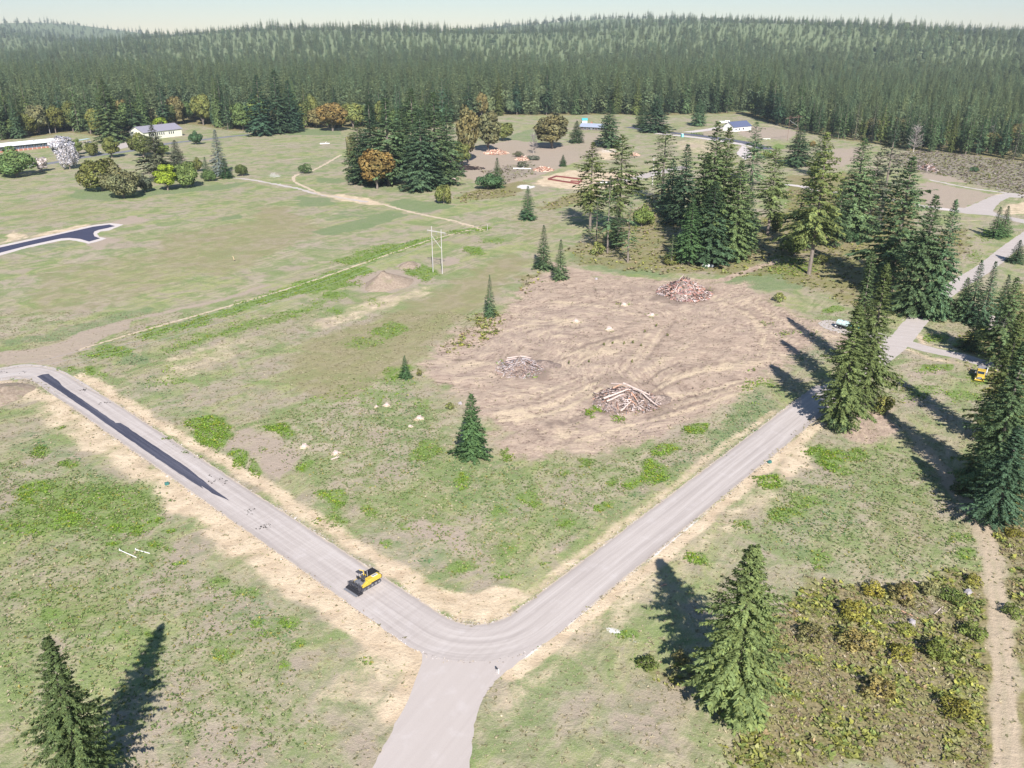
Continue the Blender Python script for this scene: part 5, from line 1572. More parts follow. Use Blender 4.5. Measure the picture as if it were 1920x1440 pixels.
def brush_at(X, Y):
    def f(rng, n):
        ye = np.array([[0.29, 0.30, 0.085], [0.36, 0.36, 0.09], [0.22, 0.27, 0.085], [0.30, 0.30, 0.13]]); br = np.array([[0.25, 0.20, 0.13], [0.38, 0.33, 0.23], [0.33, 0.25, 0.14], [0.25, 0.22, 0.12], [0.33, 0.30, 0.16], [0.24, 0.26, 0.09], [0.30, 0.30, 0.11]])
        k = patch(X, Y) + rng.normal(0, 0.35, n) > 0.05
        c = np.where(k[:, None], ye[rng.integers(0, len(ye), n)], br[rng.integers(0, len(br), n)])
        return c * rng.uniform(0.8, 1.2, (n, 1))
    return f


def brush_cols(rng, n):
    t = rng.random(n); out = np.zeros((n, 3))
    pal = np.array([[0.25, 0.26, 0.09], [0.33, 0.33, 0.08], [0.22, 0.18, 0.13], [0.42, 0.36, 0.27], [0.33, 0.25, 0.17], [0.18, 0.23, 0.09], [0.31, 0.27, 0.20], [0.28, 0.24, 0.19], [0.36, 0.36, 0.12]])
    return pal[rng.integers(0, len(pal), n)] * rng.uniform(0.75, 1.2, (n, 1))


def slash_cols(rng, n):
    pal = np.array([[0.22, 0.25, 0.09], [0.27, 0.27, 0.11], [0.24, 0.19, 0.17], [0.42, 0.37, 0.34], [0.15, 0.11, 0.09], [0.20, 0.21, 0.07], [0.24, 0.20, 0.09]])
    return pal[rng.integers(0, len(pal), n)] * rng.uniform(0.75, 1.2, (n, 1))


X, Y = scatter(330000, 72, 215, 'green', 0.17, 21, gain=0.85, clump=1)
R = np.random.default_rng(1)
mm_ = mask_at('green', X, Y)
tufts('weeds', X, Y, R.uniform(0.12, 0.42, len(X)) * (0.75 + 0.5 * mm_), R.uniform(0.1, 0.34, len(X)), lambda r, n: weed_cols(r, n, mm_), 5, 31)
X, Y = scatter(330000, 215, 480, 'green', 0.15, 22, gain=0.8, clump=1)
tufts('weeds', X, Y, R.uniform(0.22, 0.62, len(X)), R.uniform(0.15, 0.4, len(X)), weed_cols, 3, 32)
X, Y = scatter(60000, 72, 260, 'lush', 0.1, 23, gain=0.7, clump=1)
tufts('grass', X, Y, R.uniform(0.2, 0.5, len(X)), R.uniform(0.08, 0.22, len(X)), teal_cols, 5, 33)
# sparse tufts on everything mown
rg = np.random.default_rng(77)
n = 42000
Y = np.sqrt(rg.uniform(72 ** 2, 300 ** 2, n)); X = rg.uniform(-1, 1, n) * (Y * 0.66 + 10)
bare_ = np.maximum(np.maximum(mask_at('scrape', X, Y), mask_at('straw', X, Y)), mask_at('dirt', X, Y))
k = rg.random(n) > bare_ * 0.93


def on_road(X, Y):
    r = np.zeros(X.shape, bool)
    P = [at(*p).to_2d() for p in road_a + leg_b_up + leg_b_low[:-1] + bottom + outer[::-1] + road_a_low]
    r |= inside(X, Y, P)
    for c in ([(1548, 742), (1625, 690), (1680, 646), (1715, 606), (1750, 566), (1800, 531), (1850, 500), (1895, 464), (1960, 418)], [(1675, 636), (1740, 655), (1800, 668), (1870, 688), (1990, 712)]):
        r |= seg_dist(X, Y, [at(*p) for p in c], False) < 4.2
    return r


k &= ~on_road(X, Y)
X, Y = X[k], Y[k]
tufts('dry_grass', X, Y, R.uniform(0.2, 0.5, len(X)), R.uniform(0.08, 0.25, len(X)), dry_cols, 4, 34)
X, Y = scatter(200000, 72, 300, 'brush', 0.25, 24, gain=0.85)
kk = ~on_road(X, Y) & (mask_at('wheel', X, Y) < 0.3); X, Y = X[kk], Y[kk]
tufts('brush', X, Y, R.uniform(0.2, 0.6, len(X)) * (1 + 0.7 * (patch(X, Y) > 0.1)), R.uniform(0.12, 0.36, len(X)) * (1 + 0.9 * (patch(X, Y) > 0.1)), brush_at(X, Y), 5, 35)
X, Y = scatter(50000, 300, 560, 'brush', 0.25, 25, gain=0.8)
kk = ~on_road(X, Y); X, Y = X[kk], Y[kk]
tufts('brush', X, Y, R.uniform(0.4, 1.3, len(X)), R.uniform(0.25, 0.9, len(X)), brush_at(X, Y), 6, 36)
X, Y = scatter(60000, 250, 760, 'slash', 0.2, 26, gain=0.9)
tufts('slash', X, Y, R.uniform(0.5, 1.5, len(X)), R.uniform(0.3, 1.0, len(X)), slash_cols, 5, 37)
# clods and scraps on the cleared lot
n = 14000
rg = np.random.default_rng(78)
Y = np.sqrt(rg.uniform(140 ** 2, 345 ** 2, n)); X = rg.uniform(-40, 140, n)
k = (rg.random(n) < mask_at('scrape', X, Y)) & ~on_road(X, Y)
X, Y = X[k], Y[k]


def clod_cols(rng, n):
    pal = np.array([[0.13, 0.095, 0.07], [0.22, 0.16, 0.12], [0.09, 0.07, 0.05], [0.5, 0.4, 0.28], [0.16, 0.17, 0.06]])
    return pal[rng.integers(0, len(pal), n)]


tufts('scraps', X, Y, R.uniform(0.12, 0.42, len(X)), R.uniform(0.06, 0.25, len(X)), clod_cols, 3, 38, M_STICK)
# small clods on the verges
n = 30000
Y = np.sqrt(rg.uniform(75 ** 2, 240 ** 2, n)); X = rg.uniform(-1, 1, n) * (Y * .66)
k = (rg.random(n) < mask_at('straw', X, Y) * 0.5) & ~on_road(X, Y)
X, Y = X[k], Y[k]


def verge_cols(rng, n):
    pal = np.array([[0.20, 0.15, 0.10], [0.12, 0.14, 0.05], [0.30, 0.22, 0.14], [0.55, 0.45, 0.32], [0.14, 0.2, 0.05]])
    return pal[rng.integers(0, len(pal), n)]


tufts('scraps', X, Y, R.uniform(0.08, 0.3, len(X)), R.uniform(0.04, 0.18, len(X)), verge_cols, 3, 39, M_STICK)

n = 5000
rg = np.random.default_rng(79)
X, Y = [], []
for (qa, ha, _, _) in line:
    for k in range(14):
        i_ = int(rg.integers(0, len(line) - 1)); A_, B_ = line[i_][0], line[i_ + 1][0]
        d_ = (B_ - A_).normalized(); n_ = Vector((-d_.y, d_.x, 0)); t_ = line[i_][1] * (rg.choice([-1, 1]) * (0.97 + abs(rg.normal(0, .09))))
        q_ = A_.lerp(B_, rg.random()) + n_ * t_
        X.append(q_.x); Y.append(q_.y)
X = np.array(X); Y = np.array(Y)


def stone_cols(rng, n):
    pal = np.array([[0.62, 0.58, 0.55], [0.40, 0.35, 0.32], [0.20, 0.17, 0.15], [0.5, 0.42, 0.32]])
    return pal[rng.integers(0, len(pal), n)]


tufts('stones', X, Y, R.uniform(0.06, 0.28, len(X)), R.uniform(0.05, 0.16, len(X)), stone_cols, 3, 40, M_STICK)
cp = [at(*q) for q in ((152, 731), (158, 730), (163, 731), (392, 892), (397, 904), (411, 899), (421, 906), (467, 958), (470, 960), (490, 990), (496, 988), (501, 985), (3, 698), (41, 699), (190, 758), (198, 755))]
X = np.concatenate([p.x + R.normal(0, .5, 7) for p in cp]); Y = np.concatenate([p.y + R.normal(0, .5, 7) for p in cp])
tufts('asphalt_crumbs', X, Y, R.uniform(0.1, 0.4, len(X)), R.uniform(0.06, 0.14, len(X)), lambda r, n: np.full((n, 3), 0.045), 3, 41, M_STICK)

# ------------------------------------------------------------------ machines, buildings, poles, heaps
M_YEL = paint('yellow machine paint', (0.60, 0.42, 0.06), 0.55, 0.3, 0, 0.35, 1.6)
M_BLK = paint('black steel', (0.035, 0.035, 0.042), 0.6, 0.4, 0.2, 0.4)
M_DGR = paint('dark grey steel', (0.09, 0.09, 0.105), 0.55, 0.4, 0.3, 0.4, 2.0)
M_GRY = paint('worn grey steel', (0.28, 0.28, 0.30), 0.5, 0.4, 0.3, 0.3)
M_WHT = paint('white paint', (0.78, 0.77, 0.75), 0.5, 0.3, 0, 0.1)
M_RUB = paint('tyre rubber', (0.03, 0.03, 0.032), 0.85, 0.2)
M_GLS = paint('dark glass', (0.02, 0.03, 0.045), 0.08, 0.6, 0, 0.05)
M_ORG = paint('orange lamp', (0.8, 0.2, 0.02), 0.4)
M_TEAL = paint('pale teal tank', (0.50, 0.66, 0.64), 0.35, 0.5, 0, 0.15)
M_TURQ = paint('turquoise plastic', (0.08, 0.40, 0.42), 0.5, 0.3)
M_RED = paint('red form boards', (0.20, 0.065, 0.06), 0.75)
M_TAN = paint('tan plywood', (0.60, 0.44, 0.28), 0.8)
M_POLE = paint('silvered pole', (0.50, 0.475, 0.46), 0.8)
M_BPOLE = paint('brown pole', (0.20, 0.13, 0.10), 0.85)
M_SOIL = None


def heading(a, b):
    d = at(*b) - at(*a)
    return math.atan2(d.y, d.x)


def wheel(parent, x, y, z, r, w):
    mb = MB(); mb.tube((x, y - w / 2, z), (x, y + w / 2, z), r, n=14)
    t = mb.build('wheel', M_RUB, parent, 0.03)
    hb = MB(); hb.tube((x, y - w / 2 - .02, z), (x, y + w / 2 + .02, z), r * 0.5, n=10); hb.build('hub', M_GRY, t)


# --- paving machine on the road
pv = empty('paving_machine', at(686, 1097), heading((662, 1107), (710, 1080)), 'yellow and black tracked paving machine standing on the gravel road', 'paving machine')
for s in (-1, 1):
    y0 = s * 1.25
    mb = MB()
    prof = [(-1.9, 0.12), (-1.6, 0.0), (2.3, 0.0), (2.65, 0.14), (2.8, 0.42), (2.65, 0.70), (2.3, 0.84), (-1.6, 0.84), (-1.95, 0.66), (-2.05, 0.4)]
    mb.prism(prof, y0 - 0.22, y0 + 0.22)
    tr = mb.build('track', M_DGR, pv, 0.02)
    lug = MB()
    for i in range(17):
        x = -1.7 + i * 0.25
        lug.box(x, x + 0.12, y0 - 0.24, y0 + 0.24, 0.83, 0.90); lug.box(x, x + 0.12, y0 - 0.24, y0 + 0.24, 0.003, 0.02)
    lug.build('track_pads', M_BLK, tr)
    for x in (-1.5, -0.5, 0.5, 1.4, 2.25):
        rb = MB(); rb.tube((x, y0 - 0.25, 0.42), (x, y0 + 0.25, 0.42), 0.26, n=10); rb.build('roller', M_GRY, tr)
MB().box(-2.0, 2.4, -1.0, 1.0, 0.55, 1.05).build('chassis', M_DGR, pv, 0.03)
hood = MB(); hood.prism([(-0.4, 1.05), (2.75, 1.0), (3.0, 1.2), (2.95, 1.75), (2.6, 2.0), (-0.4, 2.05)], -1.5, -0.35); hd = hood.build('engine_hood', M_YEL, pv, 0.10)
MB().box(0.9, 2.2, -1.25, -0.6, 2.02, 2.07).build('grille', M_WHT, hd)
gl = MB()
for i in range(5): gl.box(1.0 + i * 0.24, 1.12 + i * 0.24, -1.15, -0.7, 2.075, 2.10)
gl.build('louvre', M_BLK, hd)
sd = MB(); sd.prism([(-1.9, 1.0), (0.2, 1.0), (0.2, 1.95), (-0.6, 1.9), (-1.9, 1.35)], -1.62, -1.05); sd.build('side_panel', M_YEL, pv, 0.05)
sd = MB(); sd.prism([(-1.9, 1.0), (1.2, 1.0), (1.2, 1.5), (-1.9, 1.35)], 1.05, 1.5); sd.build('side_panel', M_YEL, pv, 0.05)
hp = MB()   # open hopper
hp.box(1.0, 3.1, -0.3, 1.6, 1.05, 1.15); hp.box(1.0, 3.1, 1.5, 1.6, 1.15, 1.95); hp.box(1.0, 3.1, -0.3, -0.2, 1.15, 1.95)
hp.box(3.0, 3.1, -0.2, 1.5, 1.15, 1.9); hp.box(1.0, 1.1, -0.2, 1.5, 1.15, 1.95)
hp.build('hopper', M_BLK, pv, 0.02)
MB().box(-1.9, 0.4, -1.0, 1.2, 1.05, 1.45).build('deck', M_GRY, pv, 0.03)
con = MB(); con.box(-0.3, 0.15, -0.3, 1.1, 1.45, 2.15, 0.05); con.box(-0.25, 0.1, 0.2, 0.75, 2.15, 2.3); con.build('console', M_DGR, pv, 0.04)
for y in (-0.55, 0.75):
    st = MB(); st.box(-1.3, -0.75, y - 0.28, y + 0.28, 1.75, 1.92); st.box(-1.42, -1.28, y - 0.28, y + 0.28, 1.85, 2.55); st.tube((-1.02, y, 1.45), (-1.02, y, 1.75), 0.1)
    st.build('seat', M_BLK, pv, 0.04)
ex = MB(); ex.tube((0.5, -0.1, 1.9), (0.5, -0.1, 3.15), 0.11, n=10); ex.build('exhaust', M_GRY, pv)
mast = MB(); mast.tube((-0.1, 0.35, 2.1), (-0.1, 0.35, 3.4), 0.10, n=6); mast.tube((-0.1, 0.35, 3.3), (-0.6, 1.0, 3.5), 0.08, n=6); mast.build('mast', M_YEL, pv)
um = MB(); um.box(-1.2, -0.4, 0.6, 1.5, 3.05, 3.15); um.tube((-0.8, 1.0, 1.5), (-0.8, 1.0, 3.05), 0.05, n=6); um.build('canopy', M_DGR, pv)
sc_ = MB()
sc_.box(-3.5, -2.3, -2.0, 2.0, 0.06, 0.55); sc_.box(-3.3, -2.5, -1.8, 1.8, 0.55, 0.8)
scr = sc_.build('screed', M_BLK, pv, 0.04)
MB().box(-4.05, -3.5, -2.0, 2.0, 0.22, 0.30).build('foot_board', M_GRY, scr)
fr = MB()
for s in (-1, 1):
    fr.tube((-2.6, s * 1.7, 0.6), (0.3, s * 1.55, 0.9), 0.12, n=6)
    fr.tube((-3.0, s * 1.75, 0.6), (-3.0, s * 1.75, 1.7), 0.06, n=6); fr.tube((-3.0, s * 1.75, 1.7), (-2.2, s * 1.6, 1.55), 0.06, n=6)
    fr.tube((-2.5, s * 0.6, 0.7), (-1.9, s * 0.6, 1.6), 0.09, n=6)
    fr.box(-2.9, -2.5, s * 1.5 - .2, s * 1.5 + .2, 0.85, 1.5)
fr.tube((-3.0, -1.75, 1.65), (-3.0, 1.75, 1.65), 0.05, n=6); fr.tube((-2.4, -1.6, 1.1), (-2.4, 1.6, 1.1), 0.16, n=8)
fr.build('screed_frame', M_DGR, pv)
hs = MB(); rr_ = random.Random(4)
for i in range(16):
    y = rr_.uniform(-1.5, 1.5); hs.tube((-2.9, y, 0.8), (-2.0 + rr_.uniform(-.3, .3), y + rr_.uniform(-.4, .4), 1.3 + rr_.uniform(0, .4)), 0.05, n=5)
hs.build('hoses', M_BLK, pv)

pv.scale = (0.93, 0.93, 0.93)

# --- dump truck
dt = empty('dump_truck', at(1838, 709), heading((1846, 690), (1834, 722)), 'yellow dump truck with a pale open bed parked facing down in the shade edge', 'dump truck')
MB().box(-3.9, 3.4, -0.55, 0.55, 0.75, 1.0).build('chassis', M_BLK, dt)
for x in (-2.9, -1.6, 2.6):
    for s in (-1, 1): wheel(dt, x, s * 1.0, 0.52, 0.52, 0.42)
hd = MB(); hd.prism([(1.7, 1.0), (3.7, 0.95), (3.85, 1.2), (3.75, 1.75), (1.7, 1.95)], -0.85, 0.85); h_ = hd.build('hood', M_YEL, dt, 0.10)
gr = MB(); gr.box(3.82, 3.9, -0.6, 0.6, 1.05, 1.65); gr.build('grille', M_GRY, h_)
for s in (-1, 1):
    f = MB(); f.prism([(1.9, 0.85), (2.05, 1.15), (2.35, 1.3), (2.9, 1.3), (3.2, 1.15), (3.5, 0.85), (3.3, 0.8), (2.0, 0.8)], s * 1.0 - 0.28, s * 1.0 + 0.28); f.build('fender', M_YEL, dt, 0.05)
    hl = MB(); hl.tube((3.72, s * 0.98, 1.0), (3.82, s * 0.98, 1.0), 0.13, n=10); hl.build('headlight', M_WHT, dt)
    mi = MB(); mi.box(1.75, 1.85, s * 1.45 - .12, s * 1.45 + .12, 2.0, 2.55); mi.tube((1.7, s * 1.05, 2.3), (1.8, s * 1.45, 2.3), 0.025, n=5); mi.build('mirror', M_GRY, dt)
MB().box(3.7, 4.1, -1.25, 1.25, 0.5, 0.85).build('bumper', M_YEL, dt, 0.05)
cb_ = MB(); cb_.prism([(0.2, 1.0), (1.8, 1.0), (1.85, 1.9), (1.45, 2.75), (0.25, 2.8)], -1.05, 1.05); cab = cb_.build('cab', M_YEL, dt, 0.08)
ws = MB(); ws.add([(1.89, -0.9, 1.95), (1.89, 0.9, 1.95), (1.53, 0.88, 2.65), (1.53, -0.88, 2.65)], [(0, 1, 2, 3)]); ws.build('windscreen', M_GLS, cab)
for s in (-1, 1):
    w_ = MB(); w_.add([(0.5, s * 1.06, 1.95), (1.6, s * 1.06, 1.95), (1.35, s * 1.06, 2.6), (0.5, s * 1.06, 2.6)], [(0, 1, 2, 3)]); w_.build('window', M_GLS, cab)
bed = MB()
bed.box(-4.2, -0.1, -1.25, 1.25, 1.1, 1.25); bed.box(-4.2, -0.1, -1.25, -1.15, 1.25, 2.65); bed.box(-4.2, -0.1, 1.15, 1.25, 1.25, 2.65)
bed.box(-0.2, -0.1, -1.15, 1.15, 1.25, 2.9); bed.box(-4.2, -4.1, -1.15, 1.15, 1.25, 2.5)
bd = bed.build('dump_bed', M_GRY, dt, 0.02)
rib = MB()
for i in range(6):
    for s in (-1, 1): rib.box(-3.9 + i * .7, -3.8 + i * .7, s * 1.29 - .05, s * 1.29 + .05, 1.2, 2.6)
rib.build('side_ribs', M_WHT, bd)
ap = MB(); ap.box(-0.1, 0.9, -1.15, 1.15, 2.86, 2.95); ap.build('cab_guard', M_YEL, bd, 0.02)

# --- water tanker behind the road firs
tk = empty('tank_truck', at(1590, 619), heading((1640, 633), (1560, 612)), 'pale teal tank truck on the small gravel pad, half hidden by the road firs', 'tank truck')
MB().box(-4.6, 4.2, -0.6, 0.6, 0.8, 1.05).build('chassis', M_BLK, tk)
tb = MB()
n = 16
for x0, x1 in ((-0.6, 4.1),):
    ring = [(math.cos(2 * math.pi * i / n) * 1.25, 2.05 + math.sin(2 * math.pi * i / n) * 0.95) for i in range(n)]
    tb.prism([(y, z) for y, z in ring], x0, x1, axis='x')
tank = tb.build('tank', M_TEAL, tk, 0.12)
ht = MB(); ht.tube((1.8, 0, 2.95), (1.8, 0, 3.2), 0.35, n=12); ht.build('hatch', M_GRY, tank)
for x in (0.6, 2.0, 3.4):
    b_ = MB(); ring = [(math.cos(2 * math.pi * i / n) * 1.28, 2.05 + math.sin(2 * math.pi * i / n) * 0.98) for i in range(n)]
    b_.prism(ring, x - .05, x + .05, axis='x'); b_.build('band', M_GRY, tank)
for x in (-3.3, 2.2, 3.5):
    for s in (-1, 1): wheel(tk, x, s * 1.0, 0.52, 0.52, 0.42)
rb = MB(); rb.box(4.1, 4.4, -1.2, 1.2, 0.6, 1.0); rb.build('rear_bumper', M_WHT, tk)
sp = MB(); sp.tube((4.3, -1.0, 0.95), (4.3, 1.0, 0.95), 0.08, n=6); sp.box(4.2, 4.5, -0.35, 0.35, 1.05, 1.5); sp.build('spray_bar', paint('blue steel', (0.05, 0.12, 0.4)), tk)
cbm = MB(); cbm.prism([(-2.5, 1.0), (-0.9, 1.0), (-0.9, 2.7), (-2.1, 2.7), (-2.5, 1.9)], -1.05, 1.05); cb2 = cbm.build('cab', M_TURQ, tk, 0.08)
ws = MB(); ws.add([(-2.52, -0.9, 1.95), (-2.52, 0.9, 1.95), (-2.16, 0.88, 2.6), (-2.16, -0.88, 2.6)], [(0, 1, 2, 3)]); ws.build('windscreen', M_GLS, cb2)
hm = MB(); hm.prism([(-4.3, 1.0), (-2.4, 1.0), (-2.4, 1.9), (-4.2, 1.7)], -0.85, 0.85); hm.build('hood', M_TURQ, tk, 0.08)


def car(name, px, rz, col, label, cat, kind='car', L=4.6):
    c = empty(name, at(*px), rz, label, cat)
    b = MB()
    if kind == 'pickup': b.prism([(-2.7, .45), (2.6, .45), (2.7, .8), (2.6, 1.05), (1.1, 1.15), (-2.7, 1.15)], -0.95, 0.95)
    else: b.prism([(-2.2, .4), (2.2, .4), (2.3, .7), (2.1, .92), (-2.2, 1.0)], -0.88, 0.88)
    b.build('body', col, c, 0.06)
    k = MB()
    if kind == 'pickup': k.prism([(-0.9, 1.15), (1.2, 1.15), (0.5, 1.85), (-0.8, 1.88)], -0.85, 0.85)
    else: k.prism([(-1.9, .95), (1.1, .92), (0.3, 1.45), (-1.3, 1.47)], -0.8, 0.8)
    kk_ = k.build('cabin', M_GLS, c, 0.05)
    r_ = MB(); z = 1.89 if kind == 'pickup' else 1.48
    r_.box(-0.75 if kind == 'pickup' else -1.2, 0.45 if kind == 'pickup' else 0.25, -0.76, 0.76, z, z + .05); r_.build('roof', col, kk_)
    for x in (-1.45, 1.4):
        for s in (-1, 1): wheel(c, x, s * .85, 0.34, 0.34, 0.22)
    return c


car('pickup_truck', (1131, 344), 0.3, M_WHT, 'white pickup partly hidden behind the high crowned firs', 'pickup', 'pickup')
car('parked_car', (185, 287), 0.2, M_WHT, 'white car on the grey drive left of the olive tree', 'car')
car('parked_car', (168, 268), 0.1, M_GRY, 'grey car under the walkway roof by the long white building', 'car')


# --- buildings
def house(name, p1, p2, dep, wall_h, rise, m_wall, m_roof, label, over=0.6, windows=(), door=None, gable_front=False, cat='building'):
    """front wall foot runs p1 -> p2 (picture points); ridge along the front"""
    a, b = at(*p1), at(*p2)
    L = (b - a).length
    hz = math.atan2((b - a).y, (b - a).x)
    h = empty(name, a, hz, label, cat)
    w = MB()
    w.box(0, L, 0, dep, 0, wall_h)
    wl = w.build('wall', m_wall, h)
    gb = MB()
    for x in (0, L - .2):
        gb.add([(x, 0, wall_h), (x, dep, wall_h), (x, dep / 2, wall_h + rise), (x + .2, 0, wall_h), (x + .2, dep, wall_h), (x + .2, dep / 2, wall_h + rise)],
               [(0, 1, 2), (3, 5, 4), (0, 3, 4, 1), (1, 4, 5, 2), (2, 5, 3, 0)])
    gb.build('gable', m_wall, h)
    r = MB(); t = 0.25; k = rise / (dep / 2)
    for s in (0, 1):
        y_e = -over if s == 0 else dep + over
        z_e = wall_h - over * k + .04
        y_r = dep / 2
        pts_ = [(-over, y_e, z_e), (L + over, y_e, z_e), (L + over, y_r, wall_h + rise + .04), (-over, y_r, wall_h + rise + .04)]
        r.add(pts_ + [(x, y, z + t) for x, y, z in pts_], [(0, 1, 2, 3), (7, 6, 5, 4), (0, 4, 5, 1), (1, 5, 6, 2), (3, 2, 6, 7), (0, 3, 7, 4)])
    rf = r.build('roof', m_roof, h)
    rc = MB(); rc.box(-over, L + over, dep / 2 - .25, dep / 2 + .25, wall_h + rise + t, wall_h + rise + t + .1); rc.build('ridge_cap', m_roof, rf)
    for (x0, x1, z0, z1) in windows:
        f = MB(); f.box(x0 - .12, x1 + .12, -.06, 0.0, z0 - .12, z1 + .12); ff = f.build('window', M_WHT, h)
        p = MB(); p.box(x0, x1, -.075, -.062, z0, z1); p.build('pane', M_GLS, ff)
    if door:
        d = MB(); d.box(door[0], door[1], -.08, 0.0, 0, door[2]); d.build('door', M_GRY, h)
    return h, L


M_SROOF = paint('white membrane roof', (0.80, 0.80, 0.78), 0.6, 0.3, 0, 0.06, 0.3)
M_GROOF = paint('grey shingle', (0.27, 0.26, 0.31), 0.8, 0.2, 0, 0.2, 0.8)
M_DROOF = paint('dark blue grey shingle', (0.10, 0.12, 0.20), 0.8, 0.2, 0, 0.2, 0.8)
M_BROOF = paint('blue grey metal roof', (0.34, 0.38, 0.47), 0.5, 0.3, 0, 0.15, 0.8)
M_CREAM = paint('cream siding', (0.72, 0.72, 0.58), 0.8, 0.2, 0, 0.08)
M_BRICK = paint('red brick', (0.44, 0.20, 0.14), 0.9, 0.1, 0, 0.25, 1.0)
M_BLUEW = paint('blue grey cladding', (0.16, 0.20, 0.27), 0.6)
M_DWALL = paint('dark brown siding', (0.12, 0.10, 0.10), 0.8)

sch, L = house('long_building', (-110, 298), (120, 274), 24, 4.8, 1.2, M_BLUEW, M_SROOF, 'long low building with a wide white roof and brick base at the left edge', over=1.4)
bk = MB(); bk.box(2, L - 2, -.12, -.01, 0, 1.5)
bkw = bk.build('brick_base', M_BRICK, sch)
pl = MB()
for i in range(int(L / 4)): pl.box(2 + i * 4, 2.35 + i * 4, -.16, -.02, 0, 1.6)
pl.build('pilasters', M_WHT, sch)
for i in range(int(L / 4)):
    f = MB(); f.box(2.5 + i * 4, 5.8 + i * 4, -.06, -.0, 2.0, 4.0); ff = f.build('window', M_GLS, sch)
    m_ = MB()
    for q in range(1, 3): m_.box(2.5 + i * 4 + q * 1.1 - .05, 2.5 + i * 4 + q * 1.1 + .05, -.1, -.065, 2.0, 4.0)
    m_.build('mullions', M_WHT, ff)
for x, y in ((30, 8), (48, 9), (62, 15), (80, 7)):
    v = MB(); v.box(x, x + 1.2, y, y + 1.2, 5.3, 6.5); v.build('roof_vent', M_GRY, sch)
wk = empty('covered_walkway', at(149, 270), heading((149, 270), (172, 266)), 'flat roofed walkway shelter right of the long white building', 'shelter')
MB().box(0, 16, 0, 4, 2.9, 3.2).build('roof', paint('pale blue metal', (0.5, 0.62, 0.66)), wk)
for x in (0.4, 5.4, 10.4, 15.4):
    for y in (0.3, 3.7):
        p = MB(); p.tube((x, y, 0), (x, y, 2.9), .09, n=6); p.build('post', M_WHT, wk)
win = [(6 + i * 2.4 + (4.0 if i >= 8 else 0), 7.2 + i * 2.4 + (4.0 if i >= 8 else 0), 3.0, 5.4) for i in range(11)]
gb_, L = house('hall_building', (270, 263), (342, 254.5), 20, 7.0, 4.6, M_CREAM, M_GROOF, 'cream walled building with a grey gable roof and a row of narrow windows', over=0.9, windows=win)
house('gabled_wing', (259, 256), (272, 254.5), 12, 5.0, 3.0, M_WHT, M_GROOF, 'small white gabled wing at the left end of the grey roofed building')
house('white_house', (1376, 247), (1408, 244), 15, 4.4, 4.6, M_WHT, M_DROOF, 'white house with a dark blue grey roof on bare soil', windows=[(2, 4, 1.2, 3), (7, 9, 1.2, 3), (13, 15.5, 1.2, 3)], door=(10.2, 11.6, 2.6))
lh, L = house('low_house', (1088, 243), (1131, 245), 14, 3.4, 2.4, M_DWALL, M_BROOF, 'low dark walled house with a blue grey roof behind the round dark fir', over=1.4,
              windows=[(4, 7, .9, 2.4), (9, 11, .9, 2.4), (13.5, 16, .9, 2.4), (19, 22, .9, 2.4)], door=(11.6, 13, 2.4))
ch = MB(); ch.box(8.5, 10, 8.2, 9.7, 3.5, 7.6); ch.build('chimney', M_BRICK, lh)
house('outbuilding', (1092, 230.5), (1101, 230.5), 6, 3.0, 1.8, M_WHT, M_TURQ, 'small outbuilding with a turquoise roof behind the low house')
house('barn', (890, 247), (912, 245), 9, 3.2, 1.6, M_WHT, M_GROOF, 'pale low building seen through the branches of the maples')
for px, lb in (((1353, 232), 'white camper trailer, left one beside the white house'), ((1363, 231), 'white camper trailer, right one beside the white house')):
    c = empty('camper_trailer', at(*px), 0.1, lb, 'trailer', 'camper trailers by the white house')
    b = MB(); b.prism([(-3, .7), (3, .7), (3.2, 1.6), (2.7, 3.0), (-3, 3.0)], -1.2, 1.2); bb = b.build('body', M_WHT, c, 0.1)
    w_ = MB(); w_.box(-1.8, -.4, -1.23, -1.205, 1.6, 2.3); w_.box(.6, 1.8, -1.23, -1.205, 1.6, 2.3); w_.build('window', M_GLS, bb)
    for s in (-1, 1): wheel(c, 0, s * 1.05, .35, .35, .22)
pp = empty('portable_toilet', at(1279, 257), 0.2, 'turquoise portable toilet beside the grey far road', 'toilet')
b = MB(); b.box(-1.1, 1.1, -1.1, 1.1, 0, 3.0, 0.04); bb = b.build('cabin', M_TURQ, pp, 0.06)
b = MB(); b.prism([(-1.15, 3.0), (1.15, 3.0), (0.8, 3.35), (-0.8, 3.35)], -1.15, 1.15); b.build('roof', M_WHT, pp, 0.05)
b = MB(); b.box(-.7, .7, -1.14, -1.085, .15, 2.7); b.build('door', paint('pale turquoise', (0.3, 0.65, 0.66)), bb)
shd = empty('plywood_shed', at(1136, 276), 0.1, 'small tan plywood shed at the foot of the round dark fir', 'shed')
b = MB(); b.prism([(-1.8, 0), (1.8, 0), (1.8, 2.6), (-1.8, 3.1)], -1.5, 1.5); b.build('wall', M_TAN, shd)
b = MB(); b.add([(-2, -1.7, 3.2), (2, -1.7, 2.65), (2, 1.7, 2.65), (-2, 1.7, 3.2), (-2, -1.7, 3.32), (2, -1.7, 2.77), (2, 1.7, 2.77), (-2, 1.7, 3.32)], [(3, 2, 1, 0), (4, 5, 6, 7), (0, 1, 5, 4), (1, 2, 6, 5), (2, 3, 7, 6), (3, 0, 4, 7)])
b.build('roof', M_TAN, shd)
b = MB(); b.box(-.6, .5, -1.56, -1.51, .05, 2.1); b.build('door', M_BPOLE, shd)

